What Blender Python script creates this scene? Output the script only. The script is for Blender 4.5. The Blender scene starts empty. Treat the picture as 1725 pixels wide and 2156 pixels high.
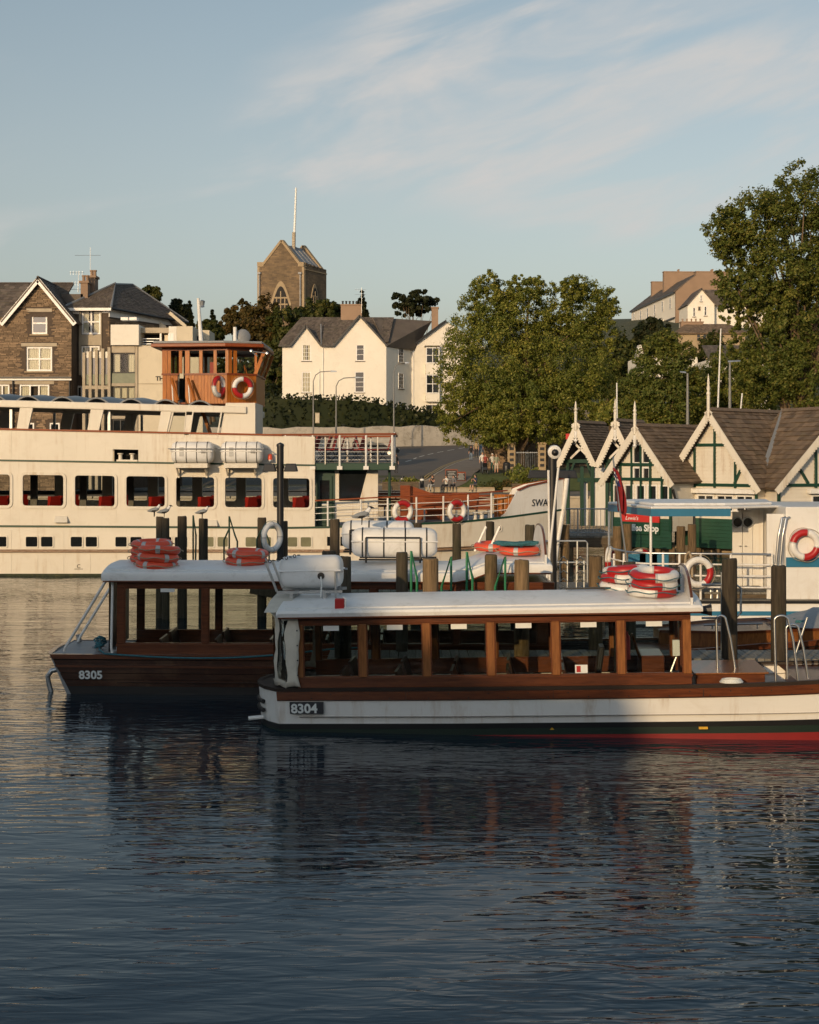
import bpy, bmesh, math, random
import numpy as np
from mathutils import Vector, Matrix

R = math.radians
rnd = random.Random(7)
scene = bpy.context.scene
C = scene.collection
F_PX, CX, HZ, CAMZ = 3000.0, 862.5, 959.0, 4.1   # calibration of the photograph (1725 x 2156 working pixels)
def X(u, Y): return (u - CX) * Y / F_PX
def Z(v, Y): return CAMZ - (v - HZ) * Y / F_PX
def P(u, v, Y): return Vector((X(u, Y), Y, Z(v, Y)))

# ------------------------------------------------------------------ camera
cam = bpy.data.cameras.new('camera')
cam.sensor_fit = 'VERTICAL'; cam.sensor_height = 36.0; cam.lens = 36.0 * F_PX / 2156.0
cam.shift_y = -(1078.0 - HZ) / 2156.0
cam.clip_start = 0.1; cam.clip_end = 6000
camo = bpy.data.objects.new('camera', cam); C.objects.link(camo)
camo.location = (0, 0, CAMZ); camo.rotation_euler = (R(90), 0, 0)
scene.camera = camo

# ------------------------------------------------------------------ sky and sun
SUN_AZ, SUN_EL = 24.0, 12.5     # light travels towards (+sin az, +cos az): low evening sun behind the camera, to the left
world = bpy.data.worlds.new('World'); scene.world = world; world.use_nodes = True
wn, wl = world.node_tree.nodes, world.node_tree.links
wn.clear()
def N(nodes, t, **kw):
    n = nodes.new(t)
    for k, v in kw.items():
        if k in n.inputs.keys() if isinstance(k, str) else False: n.inputs[k].default_value = v
        else: setattr(n, k, v)
    return n
out = N(wn, 'ShaderNodeOutputWorld'); bg = N(wn, 'ShaderNodeBackground')
sky = N(wn, 'ShaderNodeTexSky', sky_type='NISHITA', sun_disc=False, sun_elevation=R(SUN_EL),
        sun_rotation=R(180 + SUN_AZ), altitude=50.0, air_density=1.0, dust_density=2.2, ozone_density=2.0)
hs = N(wn, 'ShaderNodeHueSaturation'); hs.inputs['Saturation'].default_value = 0.50; hs.inputs['Hue'].default_value = 0.478
hs.inputs['Value'].default_value = 1.0
wl.new(sky.outputs[0], hs.inputs['Color'])
tc = N(wn, 'ShaderNodeTexCoord'); sep = N(wn, 'ShaderNodeSeparateXYZ'); wl.new(tc.outputs['Generated'], sep.inputs[0])
def wmath(op, a, b=None, clamp=False):
    n = wn.new('ShaderNodeMath'); n.operation = op; n.use_clamp = clamp
    for i, x in enumerate((a, b)):
        if x is None: continue
        if isinstance(x, (int, float)): n.inputs[i].default_value = x
        else: wl.new(x, n.inputs[i])
    return n.outputs[0]
az = wmath('ARCTAN2', sep.outputs['X'], sep.outputs['Y']); el = wmath('ARCSINE', sep.outputs['Z'])
# cirrus streaks climb to the right
a_ = R(17)
ca = wmath('ADD', wmath('MULTIPLY', az, math.cos(a_)), wmath('MULTIPLY', el, math.sin(a_)))
cb = wmath('SUBTRACT', wmath('MULTIPLY', el, math.cos(a_)), wmath('MULTIPLY', az, math.sin(a_)))
def cloud(sx, sy, off, lo, hi, detail, rough):
    cmb = wn.new('ShaderNodeCombineXYZ'); wl.new(wmath('MULTIPLY', ca, sx), cmb.inputs[0]); wl.new(wmath('MULTIPLY', cb, sy), cmb.inputs[1])
    cmb.inputs[2].default_value = off
    n = wn.new('ShaderNodeTexNoise'); n.inputs['Scale'].default_value = 1.0; n.inputs['Detail'].default_value = detail
    n.inputs['Roughness'].default_value = rough; n.inputs['Distortion'].default_value = 0.5
    wl.new(cmb.outputs[0], n.inputs['Vector'])
    mr = wn.new('ShaderNodeMapRange'); mr.interpolation_type = 'SMOOTHSTEP'
    mr.inputs[1].default_value = lo; mr.inputs[2].default_value = hi
    wl.new(n.outputs['Fac'], mr.inputs[0]); return mr.outputs[0]
streak = cloud(4.6, 19.0, 13.29, 0.44, 0.63, 6, 0.52)
fine = cloud(16.0, 60.0, 1.3, 0.25, 0.75, 5, 0.6)
mask = cloud(2.6, 6.5, 28.12, 0.42, 0.62, 2, 0.5)
fac = wmath('MULTIPLY', wmath('MULTIPLY', wmath('MULTIPLY', streak, mask), wmath('ADD', wmath('MULTIPLY', fine, 0.5), 0.5)), 0.9, True)
mixc = wn.new('ShaderNodeMix'); mixc.data_type = 'RGBA'
tint = wn.new('ShaderNodeValToRGB'); wl.new(wmath('MULTIPLY', el, 2.0, True), tint.inputs[0])
for i_, (p_, c_) in enumerate(((0.0, (1.14, 1.03, 0.88)), (0.40, (1.04, 1.01, 0.97)), (1.0, (0.80, 0.96, 1.08)))):
    e_ = tint.color_ramp.elements[i_] if i_ < 2 else tint.color_ramp.elements.new(p_)
    e_.position = p_; e_.color = (*c_, 1)
tmx = wn.new('ShaderNodeMix'); tmx.data_type = 'RGBA'; tmx.blend_type = 'MULTIPLY'; tmx.inputs[0].default_value = 1.0
wl.new(hs.outputs[0], tmx.inputs[6]); wl.new(tint.outputs[0], tmx.inputs[7])
wl.new(fac, mixc.inputs[0]); wl.new(tmx.outputs[2], mixc.inputs[6]); mixc.inputs[7].default_value = (4.9, 4.75, 4.6, 1)
wl.new(mixc.outputs[2], bg.inputs['Color']); bg.inputs['Strength'].default_value = 0.14
wl.new(bg.outputs[0], out.inputs[0])
CLOUDMIX = mixc

sl = bpy.data.lights.new('sun', 'SUN'); sl.energy = 3.2; sl.angle = R(0.5); sl.color = (1.0, 0.70, 0.38)
so = bpy.data.objects.new('sun', sl); C.objects.link(so)
sd = Vector((math.sin(R(SUN_AZ)) * math.cos(R(SUN_EL)), math.cos(R(SUN_AZ)) * math.cos(R(SUN_EL)), -math.sin(R(SUN_EL))))
so.rotation_euler = sd.to_track_quat('-Z', 'Y').to_euler(); so.location = (-30, -60, 40)
vs = scene.view_settings
vs.view_transform = 'Standard'; vs.look = 'None'; vs.exposure = -0.15; vs.gamma = 1.0; vs.use_curve_mapping = False

# ------------------------------------------------------------------ mesh helpers
I4 = Matrix.Identity(4)
WM = {}                                    # world matrix of each thing root
def frame(o, xd, zd=(0, 0, 1)):            # matrix with x along xd, z up, y into the wall
    x = Vector(xd).normalized(); z = Vector(zd).normalized(); y = z.cross(x)
    m = Matrix((x, y, z)).transposed().to_4x4(); m.translation = Vector(o); return m
class MB:
    def __init__(s, M=None):
        s.v = []; s.f = []; s.m = []; s.M = M or I4; s.mi = 0; s.fn = None
    def add(s, vs, fs):
        b = len(s.v)
        for p in vs:
            p = Vector(p)
            if s.fn: p = Vector(s.fn(p.x, p.y, p.z))
            s.v.append(s.M @ p)
        for f in fs: s.f.append([b + i for i in f]); s.m.append(s.mi)
        return s
    def quad(s, a, b, c, d): return s.add((a, b, c, d), ((0, 1, 2, 3),))
    def box(s, x0, x1, y0, y1, z0, z1):
        if x1 < x0: x0, x1 = x1, x0
        if y1 < y0: y0, y1 = y1, y0
        if z1 < z0: z0, z1 = z1, z0
        return s.add([(x, y, z) for z in (z0, z1) for y in (y0, y1) for x in (x0, x1)],
                     ((0, 2, 3, 1), (4, 5, 7, 6), (0, 1, 5, 4), (2, 6, 7, 3), (0, 4, 6, 2), (1, 3, 7, 5)))
    def hexa(s, p):   # 8 points: bottom 4 ccw, top 4 ccw
        return s.add(p, ((3, 2, 1, 0), (4, 5, 6, 7), (0, 1, 5, 4), (1, 2, 6, 5), (2, 3, 7, 6), (3, 0, 4, 7)))
    def bar(s, p, q, w, h, up=(0, 0, 1)):
        p, q = Vector(p), Vector(q); d = (q - p).normalized(); up = Vector(up)
        sx = d.cross(up)
        if sx.length < 1e-4: sx = d.cross(Vector((1, 0, 0)))
        sx.normalize(); u = sx.cross(d)
        a, b = sx * w / 2, u * h / 2
        return s.hexa([p - a - b, p + a - b, q + a - b, q - a - b, p - a + b, p + a + b, q + a + b, q - a + b])
    def tube(s, pts, r, n=8, closed=False, cap=True):
        pts = [Vector(p) for p in pts]; k = len(pts)
        rs = r if isinstance(r, (list, tuple)) else [r] * k
        prev = None; rings = []
        for i, p in enumerate(pts):
            if closed: d = pts[(i + 1) % k] - pts[i - 1]
            else: d = pts[min(i + 1, k - 1)] - pts[max(i - 1, 0)]
            d.normalize()
            if prev is None:
                a = d.orthogonal().normalized()
            else:
                a = prev - d * prev.dot(d)
                if a.length < 1e-5: a = d.orthogonal()
                a.normalize()
            prev = a; b = d.cross(a)
            rings.append([p + (a * math.cos(t) + b * math.sin(t)) * rs[i] for t in (2 * math.pi * j / n for j in range(n))])
        vs = [p for rg in rings for p in rg]; fs = []
        for i in range(k if closed else k - 1):
            i2 = (i + 1) % k
            for j in range(n):
                fs.append((i * n + j, i * n + (j + 1) % n, i2 * n + (j + 1) % n, i2 * n + j))
        if cap and not closed:
            fs.append(tuple(range(n - 1, -1, -1))); fs.append(tuple((k - 1) * n + j for j in range(n)))
        return s.add(vs, fs)
    def lathe(s, prof, o=(0, 0, 0), n=16, axis=(0, 0, 1)):
        ax = Vector(axis).normalized(); a = ax.orthogonal().normalized(); b = ax.cross(a); o = Vector(o)
        vs = [o + ax * z + (a * math.cos(2 * math.pi * j / n) + b * math.sin(2 * math.pi * j / n)) * r for r, z in prof for j in range(n)]
        k = len(prof); fs = [(i * n + j, i * n + (j + 1) % n, (i + 1) * n + (j + 1) % n, (i + 1) * n + j) for i in range(k - 1) for j in range(n)]
        fs.append(tuple(range(n - 1, -1, -1))); fs.append(tuple((k - 1) * n + j for j in range(n)))
        return s.add(vs, fs)
    def torus(s, o, R_, r, axis=(0, 0, 1), n=32, m=10, a0=0.0, a1=2 * math.pi):
        ax = Vector(axis).normalized(); a = ax.orthogonal().normalized(); b = ax.cross(a); o = Vector(o)
        full = abs(a1 - a0 - 2 * math.pi) < 1e-6; k = n if full else n + 1
        vs = []; fs = []
        for i in range(k):
            t = a0 + (a1 - a0) * i / n; d = a * math.cos(t) + b * math.sin(t)
            for j in range(m):
                q = 2 * math.pi * j / m; vs.append(o + d * (R_ + r * math.cos(q)) + ax * r * math.sin(q))
        for i in range(n):
            i2 = (i + 1) % k
            for j in range(m): fs.append((i * m + j, i2 * m + j, i2 * m + (j + 1) % m, i * m + (j + 1) % m))
        return s.add(vs, fs)
    def prism(s, poly, y0, y1):      # polygon in xz (ccw seen from -y), extruded along y
        k = len(poly); vs = [(x, y0, z) for x, z in poly] + [(x, y1, z) for x, z in poly]
        fs = [tuple(range(k)), tuple(range(2 * k - 1, k - 1, -1))] + [(i, i + k, (i + 1) % k + k, (i + 1) % k) for i in range(k)]
        return s.add(vs, fs)
    def prismz(s, poly, z0, z1):     # polygon in xy, extruded along z
        k = len(poly); vs = [(x, y, z0) for x, y in poly] + [(x, y, z1) for x, y in poly]
        fs = [tuple(range(k - 1, -1, -1)), tuple(range(k, 2 * k))] + [(i, (i + 1) % k, (i + 1) % k + k, i + k) for i in range(k)]
        return s.add(vs, fs)
    def loft(s, rows, closed=False):
        n = len(rows[0]); vs = [p for r_ in rows for p in r_]; fs = []
        for i in range(len(rows) - 1):
            for j in range(n if closed else n - 1):
                fs.append((i * n + j, i * n + (j + 1) % n, (i + 1) * n + (j + 1) % n, (i + 1) * n + j))
        return s.add(vs, fs)
    def wall(s, x0, x1, z0, z1, th, holes=(), y=0.0):   # slab at y..y+th with rectangular openings
        xs = sorted({x0, x1, *[min(max(h[i], x0), x1) for h in holes for i in (0, 1)]})
        zs = sorted({z0, z1, *[min(max(h[i], z0), z1) for h in holes for i in (2, 3)]})
        def solid(i, j):
            if i < 0 or j < 0 or i >= len(xs) - 1 or j >= len(zs) - 1: return False
            cx, cz = (xs[i] + xs[i + 1]) / 2, (zs[j] + zs[j + 1]) / 2
            return not any(h[0] < cx < h[1] and h[2] < cz < h[3] for h in holes)
        for i in range(len(xs) - 1):
            for j in range(len(zs) - 1):
                if not solid(i, j): continue
                a, b, c, d = xs[i], xs[i + 1], zs[j], zs[j + 1]
                s.quad((a, y, c), (b, y, c), (b, y, d), (a, y, d)); s.quad((b, y + th, c), (a, y + th, c), (a, y + th, d), (b, y + th, d))
                if not solid(i - 1, j): s.quad((a, y + th, c), (a, y, c), (a, y, d), (a, y + th, d))
                if not solid(i + 1, j): s.quad((b, y, c), (b, y + th, c), (b, y + th, d), (b, y, d))
                if not solid(i, j - 1): s.quad((a, y, c), (a, y + th, c), (b, y + th, c), (b, y, c))
                if not solid(i, j + 1): s.quad((a, y, d), (b, y, d), (b, y + th, d), (a, y + th, d))
        return s
    def mesh(s, name, mats):
        me = bpy.data.meshes.new(name); me.from_pydata([tuple(p) for p in s.v], [], s.f)
        for m in (mats if isinstance(mats, (list, tuple)) else [mats]): me.materials.append(m)
        if any(s.m): me.polygons.foreach_set('material_index', s.m)
        me.update(); return me
    def build(s, name, mats, parent=None, smooth=False, bevel=0.0, label=None, kind=None):
        me = s.mesh(name, mats)
        o = bpy.data.objects.new(name, me); C.objects.link(o)
        if parent: o.parent = parent
        if smooth: shade(me, smooth)
        if bevel:
            b = o.modifiers.new('bevel', 'BEVEL'); b.width = bevel; b.segments = 2; b.limit_method = 'ANGLE'; b.angle_limit = R(40)
        if label: o['label'] = label
        if kind: o['kind'] = kind
        return o
def shade(me, ang=40):
    if ang is True: ang = 40
    me.polygons.foreach_set('use_smooth', [True] * len(me.polygons))
    bm = bmesh.new(); bm.from_mesh(me)
    bmesh.ops.recalc_face_normals(bm, faces=bm.faces)
    for e in bm.edges:
        if len(e.link_faces) == 2 and e.calc_face_angle(0) > R(ang): e.smooth = False
    bm.to_mesh(me); bm.free()
def thing(name, label, cat, loc=(0, 0, 0), rotz=0.0, group=None, roty=0.0):
    o = bpy.data.objects.new(name, None); C.objects.link(o); o.empty_display_size = 0.2
    o.location = loc; o.rotation_euler = (0, roty, rotz)
    o['label'] = label; o['category'] = cat
    if group: o['group'] = group
    WM[o] = Matrix.Translation(Vector(loc)) @ Matrix.Rotation(rotz, 4, 'Z') @ Matrix.Rotation(roty, 4, 'Y')
    return o
def inv(root): return WM[root].inverted()
def tag(o, label, cat, group=None):
    o['label'] = label; o['category'] = cat
    if group: o['group'] = group
    return o
def struct(o): o['kind'] = 'structure'; return o
def copy_tree(o, parent=None):
    c = o.copy(); C.objects.link(c); c.parent = parent
    for ch in o.children: copy_tree(ch, c)
    return c
def piece(name, me, parent, loc=(0, 0, 0), rot=(0, 0, 0), sc=(1, 1, 1)):
    o = bpy.data.objects.new(name, me); C.objects.link(o); o.parent = parent; o.location = loc; o.rotation_euler = rot; o.scale = sc; return o
def text(name, s, h, M, mat_, parent, ext=0.003, off=0.0, align='LEFT', sx=1.0, shear=0.0):
    cu = bpy.data.curves.new(name, 'FONT'); cu.body = s; cu.size = h / 0.70; cu.extrude = ext; cu.offset = off; cu.align_x = align; cu.shear = shear
    cu.resolution_u = 3
    t = bpy.data.objects.new('tmp', cu); C.objects.link(t)
    dg = bpy.context.evaluated_depsgraph_get()
    me = bpy.data.meshes.new_from_object(t.evaluated_get(dg)); bpy.data.objects.remove(t)
    me.transform(M @ Matrix.Rotation(R(90), 4, 'X') @ Matrix.Diagonal((sx, 1, 1, 1)))
    me.materials.clear(); me.materials.append(mat_)
    me.name = name
    o = bpy.data.objects.new(name, me); C.objects.link(o); o.parent = parent; return o

# ------------------------------------------------------------------ materials
def nodes_of(name):
    m = bpy.data.materials.new(name); m.use_nodes = True
    nt = m.node_tree; b = nt.nodes['Principled BSDF']; return m, nt, b
def link(nt, a, b): nt.links.new(a, b)
def pos(nt, scale=(1, 1, 1), rot=(0, 0, 0)):
    g = nt.nodes.new('ShaderNodeNewGeometry'); mp = nt.nodes.new('ShaderNodeMapping')
    mp.inputs['Scale'].default_value = scale; mp.inputs['Rotation'].default_value = rot
    link(nt, g.outputs['Position'], mp.inputs['Vector']); return mp.outputs[0], g
def noise(nt, vec, sc, det=4, rough=0.55, dist=0.0):
    n = nt.nodes.new('ShaderNodeTexNoise'); n.inputs['Scale'].default_value = sc; n.inputs['Detail'].default_value = det
    n.inputs['Roughness'].default_value = rough; n.inputs['Distortion'].default_value = dist; link(nt, vec, n.inputs['Vector']); return n.outputs['Fac']
def ramp(nt, f, stops):
    r = nt.nodes.new('ShaderNodeValToRGB'); e = r.color_ramp.elements
    while len(e) < len(stops): e.new(0.5)
    for i, (p, c) in enumerate(stops): e[i].position = p; e[i].color = (*c, 1) if len(c) == 3 else c
    link(nt, f, r.inputs[0]); return r.outputs[0]
def mixrgb(nt, f, a, b, mode='MIX'):
    n = nt.nodes.new('ShaderNodeMix'); n.data_type = 'RGBA'; n.blend_type = mode
    for i, x in ((0, f), (6, a), (7, b)):
        if isinstance(x, (int, float)): n.inputs[i].default_value = x
        elif isinstance(x, tuple): n.inputs[i].default_value = (*x, 1) if len(x) == 3 else x
        else: link(nt, x, n.inputs[i])
    return n.outputs[2]
def sc_(c, k): return tuple(min(1.0, x * k) for x in c)
def mat(name, col, rough=0.6, var=0.18, vs=2.0, metal=0.0, bump=0.0, bs=25.0, stretch=(1, 1, 1), coat=0.0, island=0.0, dirt=None, dirt_amt=0.35, spec=0.5):
    m, nt, b = nodes_of(name)
    vec, g = pos(nt, stretch)
    f = noise(nt, vec, vs, 5, 0.6)
    c = ramp(nt, f, ((0.25, sc_(col, 1 - var)), (0.75, sc_(col, 1 + var))))
    if island:
        mr = nt.nodes.new('ShaderNodeMapRange'); mr.inputs[3].default_value = 1 - island; mr.inputs[4].default_value = 1 + island
        link(nt, g.outputs['Random Per Island'], mr.inputs[0]); c = mixrgb(nt, 1.0, c, mr.outputs[0], 'MULTIPLY')
    if dirt:
        d = noise(nt, vec, vs * 1.7 + 0.3, 8, 0.7, 0.6)
        dm = ramp(nt, d, ((0.52, (0, 0, 0)), (0.74, (dirt_amt,) * 3)))
        c = mixrgb(nt, dm, c, dirt)
    link(nt, c, b.inputs['Base Color'])
    b.inputs['Roughness'].default_value = rough; b.inputs['Metallic'].default_value = metal
    b.inputs['Specular IOR Level'].default_value = spec
    if coat: b.inputs['Coat Weight'].default_value = coat; b.inputs['Coat Roughness'].default_value = 0.12
    if bump:
        bn = nt.nodes.new('ShaderNodeBump'); bn.inputs['Strength'].default_value = 1.0; bn.inputs['Distance'].default_value = bump
        link(nt, noise(nt, vec, bs, 5, 0.65), bn.inputs['Height']); link(nt, bn.outputs[0], b.inputs['Normal'])
    return m
def wood(name, dark, light, stretch, sc=6.0, rough=0.4, coat=0.0, bump=0.002, island=0.12, wear=None):
    m, nt, b = nodes_of(name)
    vec, g = pos(nt, stretch)
    f = noise(nt, vec, sc, 7, 0.62, 0.35)
    c = ramp(nt, f, ((0.30, dark), (0.50, tuple((x + y) / 2 for x, y in zip(dark, light))), (0.72, light)))
    if island:
        mr = nt.nodes.new('ShaderNodeMapRange'); mr.inputs[3].default_value = 1 - island; mr.inputs[4].default_value = 1 + island
        oi = nt.nodes.new('ShaderNodeObjectInfo')
        link(nt, oi.outputs['Random'], mr.inputs[0]); c = mixrgb(nt, 1.0, c, mr.outputs[0], 'MULTIPLY')
    if wear:
        v2, _ = pos(nt, (1, 1, 1)); d = noise(nt, v2, 1.6, 8, 0.72, 0.8)
        c = mixrgb(nt, ramp(nt, d, ((0.5, (0, 0, 0)), (0.75, (0.6,) * 3))), c, wear)
    link(nt, c, b.inputs['Base Color']); b.inputs['Roughness'].default_value = rough; b.inputs['Specular IOR Level'].default_value = 0.3
    if coat: b.inputs['Coat Weight'].default_value = coat; b.inputs['Coat Roughness'].default_value = 0.15
    if bump:
        bn = nt.nodes.new('ShaderNodeBump'); bn.inputs['Strength'].default_value = 1.0; bn.inputs['Distance'].default_value = bump
        link(nt, f, bn.inputs['Height']); link(nt, bn.outputs[0], b.inputs['Normal'])
    return m
def streaked(name, col, rough=0.42):
    mt_ = mat(name, col, rough, 0.05, 0.9, bump=0.006, bs=1.3, dirt=(0.42, 0.33, 0.22), dirt_amt=0.22); nt = mt_.node_tree; b = nt.nodes['Principled BSDF']
    src = b.inputs['Base Color'].links[0].from_socket
    v, _ = pos(nt, (2.2, 2.2, .16)); f = noise(nt, v, 2.0, 6, 0.7, 0.2); v2, _ = pos(nt, (.5, .5, 1.4)); f2 = noise(nt, v2, 1.0, 3)
    k = mixrgb(nt, 1.0, ramp(nt, f, ((0.52, (0, 0, 0)), (0.76, (1, 1, 1)))), ramp(nt, f2, ((0.38, (0, 0, 0)), (0.66, (.85,) * 3))), 'MULTIPLY')
    link(nt, mixrgb(nt, k, src, (0.36, 0.22, 0.10)), b.inputs['Base Color']); return mt_
def glass(name, tint=(0.75, 0.8, 0.8), refl=1.0, rough=0.01):
    m = bpy.data.materials.new(name); m.use_nodes = True; nt = m.node_tree; nt.nodes.clear()
    o = nt.nodes.new('ShaderNodeOutputMaterial'); mx = nt.nodes.new('ShaderNodeMixShader')
    t = nt.nodes.new('ShaderNodeBsdfTransparent'); t.inputs[0].default_value = (*tint, 1)
    gl = nt.nodes.new('ShaderNodeBsdfGlossy'); gl.inputs['Roughness'].default_value = rough; gl.inputs['Color'].default_value = (refl,) * 3 + (1,)
    fr = nt.nodes.new('ShaderNodeFresnel'); fr.inputs[0].default_value = 1.33
    vec, _ = pos(nt); bn = nt.nodes.new('ShaderNodeBump'); bn.inputs['Distance'].default_value = 0.002
    link(nt, noise(nt, vec, 2.5, 2), bn.inputs['Height']); link(nt, bn.outputs[0], gl.inputs['Normal'])
    link(nt, fr.outputs[0], mx.inputs[0]); link(nt, t.outputs[0], mx.inputs[1]); link(nt, gl.outputs[0], mx.inputs[2]); link(nt, mx.outputs[0], o.inputs[0])
    return m
def leafmat(name, c1, c2, c3, trans=0.45):
    m, nt, b = nodes_of(name)
    vec, g = pos(nt)
    c = ramp(nt, g.outputs['Random Per Island'], ((0.0, c1), (0.55, c2), (1.0, c3)))
    big = noise(nt, vec, 0.35, 3)
    c = mixrgb(nt, 1.0, c, ramp(nt, big, ((0.3, (0.72, 0.78, 0.75)), (0.7, (1.25, 1.12, 0.9)))), 'MULTIPLY')
    link(nt, c, b.inputs['Base Color']); b.inputs['Roughness'].default_value = 0.55; b.inputs['Specular IOR Level'].default_value = 0.25
    tr = nt.nodes.new('ShaderNodeBsdfTranslucent'); link(nt, c, tr.inputs[0])
    mx = nt.nodes.new('ShaderNodeMixShader'); mx.inputs[0].default_value = trans
    o = nt.nodes['Material Output']; link(nt, b.outputs[0], mx.inputs[1]); link(nt, tr.outputs[0], mx.inputs[2]); link(nt, mx.outputs[0], o.inputs[0])
    return m

m = {}
m['cream'] = streaked('cream_paint', (0.68, 0.635, 0.545))
m['white'] = streaked('white_paint', (0.76, 0.75, 0.72), 0.4)
m['white2'] = mat('white_fibreglass', (0.74, 0.74, 0.73), 0.42, 0.05, 2.0, bump=0.003, bs=4, dirt=(0.40, 0.38, 0.33), dirt_amt=0.5)
m['render'] = mat('white_render', (0.74, 0.70, 0.61), 0.85, 0.05, 0.5, bump=0.02, bs=4, dirt=(0.5, 0.46, 0.38), dirt_amt=0.3)
m['render2'] = mat('cream_render', (0.60, 0.53, 0.40), 0.85, 0.08, 0.6, dirt=(0.35, 0.3, 0.22), dirt_amt=0.35)
m['concrete'] = mat('concrete', (0.40, 0.34, 0.25), 0.85, 0.16, 1.2, bump=0.01, bs=8, dirt=(0.2, 0.17, 0.13))
m['brownrender'] = mat('brown_render', (0.27, 0.185, 0.125), 0.9, 0.12, 0.4)
m['green'] = mat('dark_green_paint', (0.008, 0.045, 0.026), 0.4, 0.15, 2)
m['greenpaint'] = mat('bottle_green_boards', (0.008, 0.052, 0.028), 0.5, 0.2, 3)
m['gate'] = mat('bright_green_steel', (0.01, 0.17, 0.075), 0.45, 0.2, 4)
m['slate'] = mat('slate', (0.105, 0.085, 0.070), 0.75, 0.25, 0.8, island=0.35, dirt=(0.16, 0.15, 0.08), dirt_amt=0.5)
m['slate_s'] = mat('slate_shop', (0.155, 0.108, 0.070), 0.8, 0.25, 0.8, island=0.35, dirt=(0.20, 0.16, 0.09), dirt_amt=0.6)
m['lead'] = mat('lead', (0.25, 0.26, 0.27), 0.55, 0.15, 1, metal=0.3)
m['stone'] = mat('slate_stone', (0.215, 0.150, 0.092), 0.9, 0.2, 1.2, island=0.42, bump=0.01, bs=9)
m['mortar'] = mat('mortar', (0.085, 0.062, 0.045), 0.95, 0.2, 2)
m['sandstone'] = mat('sandstone', (0.34, 0.26, 0.16), 0.9, 0.15, 1.0, bump=0.01)
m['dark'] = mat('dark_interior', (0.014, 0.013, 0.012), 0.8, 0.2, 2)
m['inner'] = mat('saloon_lining', (0.17, 0.155, 0.13), 0.7, 0.2, 2)
m['pane'] = mat('window_pane', (0.012, 0.014, 0.016), 0.06, 0.3, 1.5, spec=0.8)
m['curtain'] = mat('curtain', (0.62, 0.56, 0.42), 0.9, 0.15, 6, stretch=(8, 1, .4))
m['glass'] = glass('boat_glass', (0.90, 0.92, 0.90), 0.8)
m['glassd'] = glass('tinted_glass', (0.86, 0.89, 0.89), 0.9)
m['perspex'] = glass('scratched_perspex', (0.30, 0.32, 0.31), 0.6, 0.3)
m['black'] = mat('black_steel', (0.010, 0.010, 0.011), 0.45, 0.2, 4)
m['blackp'] = mat('black_paint', (0.012, 0.012, 0.013), 0.4, 0.2, 3)
m['steel'] = mat('galvanised_steel', (0.42, 0.44, 0.45), 0.4, 0.12, 5, metal=0.85)
m['chrome'] = mat('stainless_steel', (0.55, 0.56, 0.57), 0.34, 0.05, 5, metal=1.0)
m['greyp'] = mat('grey_deck_paint', (0.24, 0.25, 0.26), 0.55, 0.15, 3, dirt=(0.1, 0.09, 0.08))
m['lampgrey'] = mat('grey_lamp_paint', (0.20, 0.20, 0.19), 0.6, 0.1, 3)
m['red'] = mat('red_plastic', (0.40, 0.014, 0.014), 0.4, 0.12, 4, dirt=(0.3, 0.05, 0.04))
m['redseat'] = mat('red_leather', (0.34, 0.018, 0.011), 0.45, 0.15, 4)
m['chairred'] = mat('dark_red_slats', (0.20, 0.012, 0.010), 0.6, 0.2, 5)
m['orange'] = mat('orange_plastic', (0.68, 0.082, 0.034), 0.45, 0.12, 4, dirt=(0.5, 0.12, 0.06))
m['silver'] = mat('reflective_tape', (0.45, 0.45, 0.44), 0.4, 0.1, 9)
m['rope'] = mat('natural_rope', (0.36, 0.29, 0.2), 0.9, 0.25, 30, bump=0.004, bs=60)
m['ropeb'] = mat('blue_rope', (0.03, 0.13, 0.16), 0.8, 0.35, 30, bump=0.004, bs=60)
m['blue'] = mat('blue_paint', (0.022, 0.155, 0.27), 0.45, 0.1, 2)
m['redpaint'] = mat('red_antifoul', (0.21, 0.006, 0.006), 0.5, 0.15, 2)
m['antigreen'] = mat('green_boot_top', (0.003, 0.015, 0.009), 0.5, 0.2, 2)
m['signred'] = mat('sign_red', (0.52, 0.03, 0.025), 0.5, 0.05, 2)
m['ink'] = mat('sign_black', (0.015, 0.015, 0.015), 0.6, 0.1, 2)
m['paper'] = mat('white_label', (0.72, 0.74, 0.72), 0.5, 0.05, 5)
m['yellow'] = mat('yellow_paint', (0.62, 0.34, 0.02), 0.6, 0.1, 3)
m['canvas'] = mat('cream_canvas', (0.58, 0.54, 0.46), 0.85, 0.12, 3, bump=0.012, bs=9, dirt=(0.3, 0.26, 0.2))
m['weed'] = mat('weedy_waterline', (0.022, 0.03, 0.012), 0.8, 0.5, 6, dirt=(0.25, 0.2, 0.05))
m['rust'] = mat('worn_strake', (0.26, 0.17, 0.11), 0.85, 0.35, 5, stretch=(1, 1, 6), dirt=(0.6, 0.54, 0.45), dirt_amt=0.9)
m['varn'] = wood('varnished_wheelhouse', (0.26, 0.066, 0.007), (0.47, 0.160, 0.018), (3, 3, .35), 8, 0.4, 0.10)
m['varnx'] = wood('varnished_rail', (0.15, 0.028, 0.006), (0.27, 0.062, 0.012), (.4, 3, 3), 8, 0.4, 0.12)
m['launch'] = wood('launch_mahogany', (0.070, 0.020, 0.008), (0.16, 0.048, 0.017), (.35, 4, 5), 7, 0.3, 0.5, wear=(0.05, 0.02, 0.012))
m['darkdeck'] = mat('dark_stained_deck', (0.032, 0.022, 0.017), 0.6, 0.25, 4, spec=0.25)
m['launchp'] = wood('launch_post', (0.14, 0.048, 0.013), (0.31, 0.122, 0.036), (5, 5, .5), 6, 0.35, 0.4)
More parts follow.
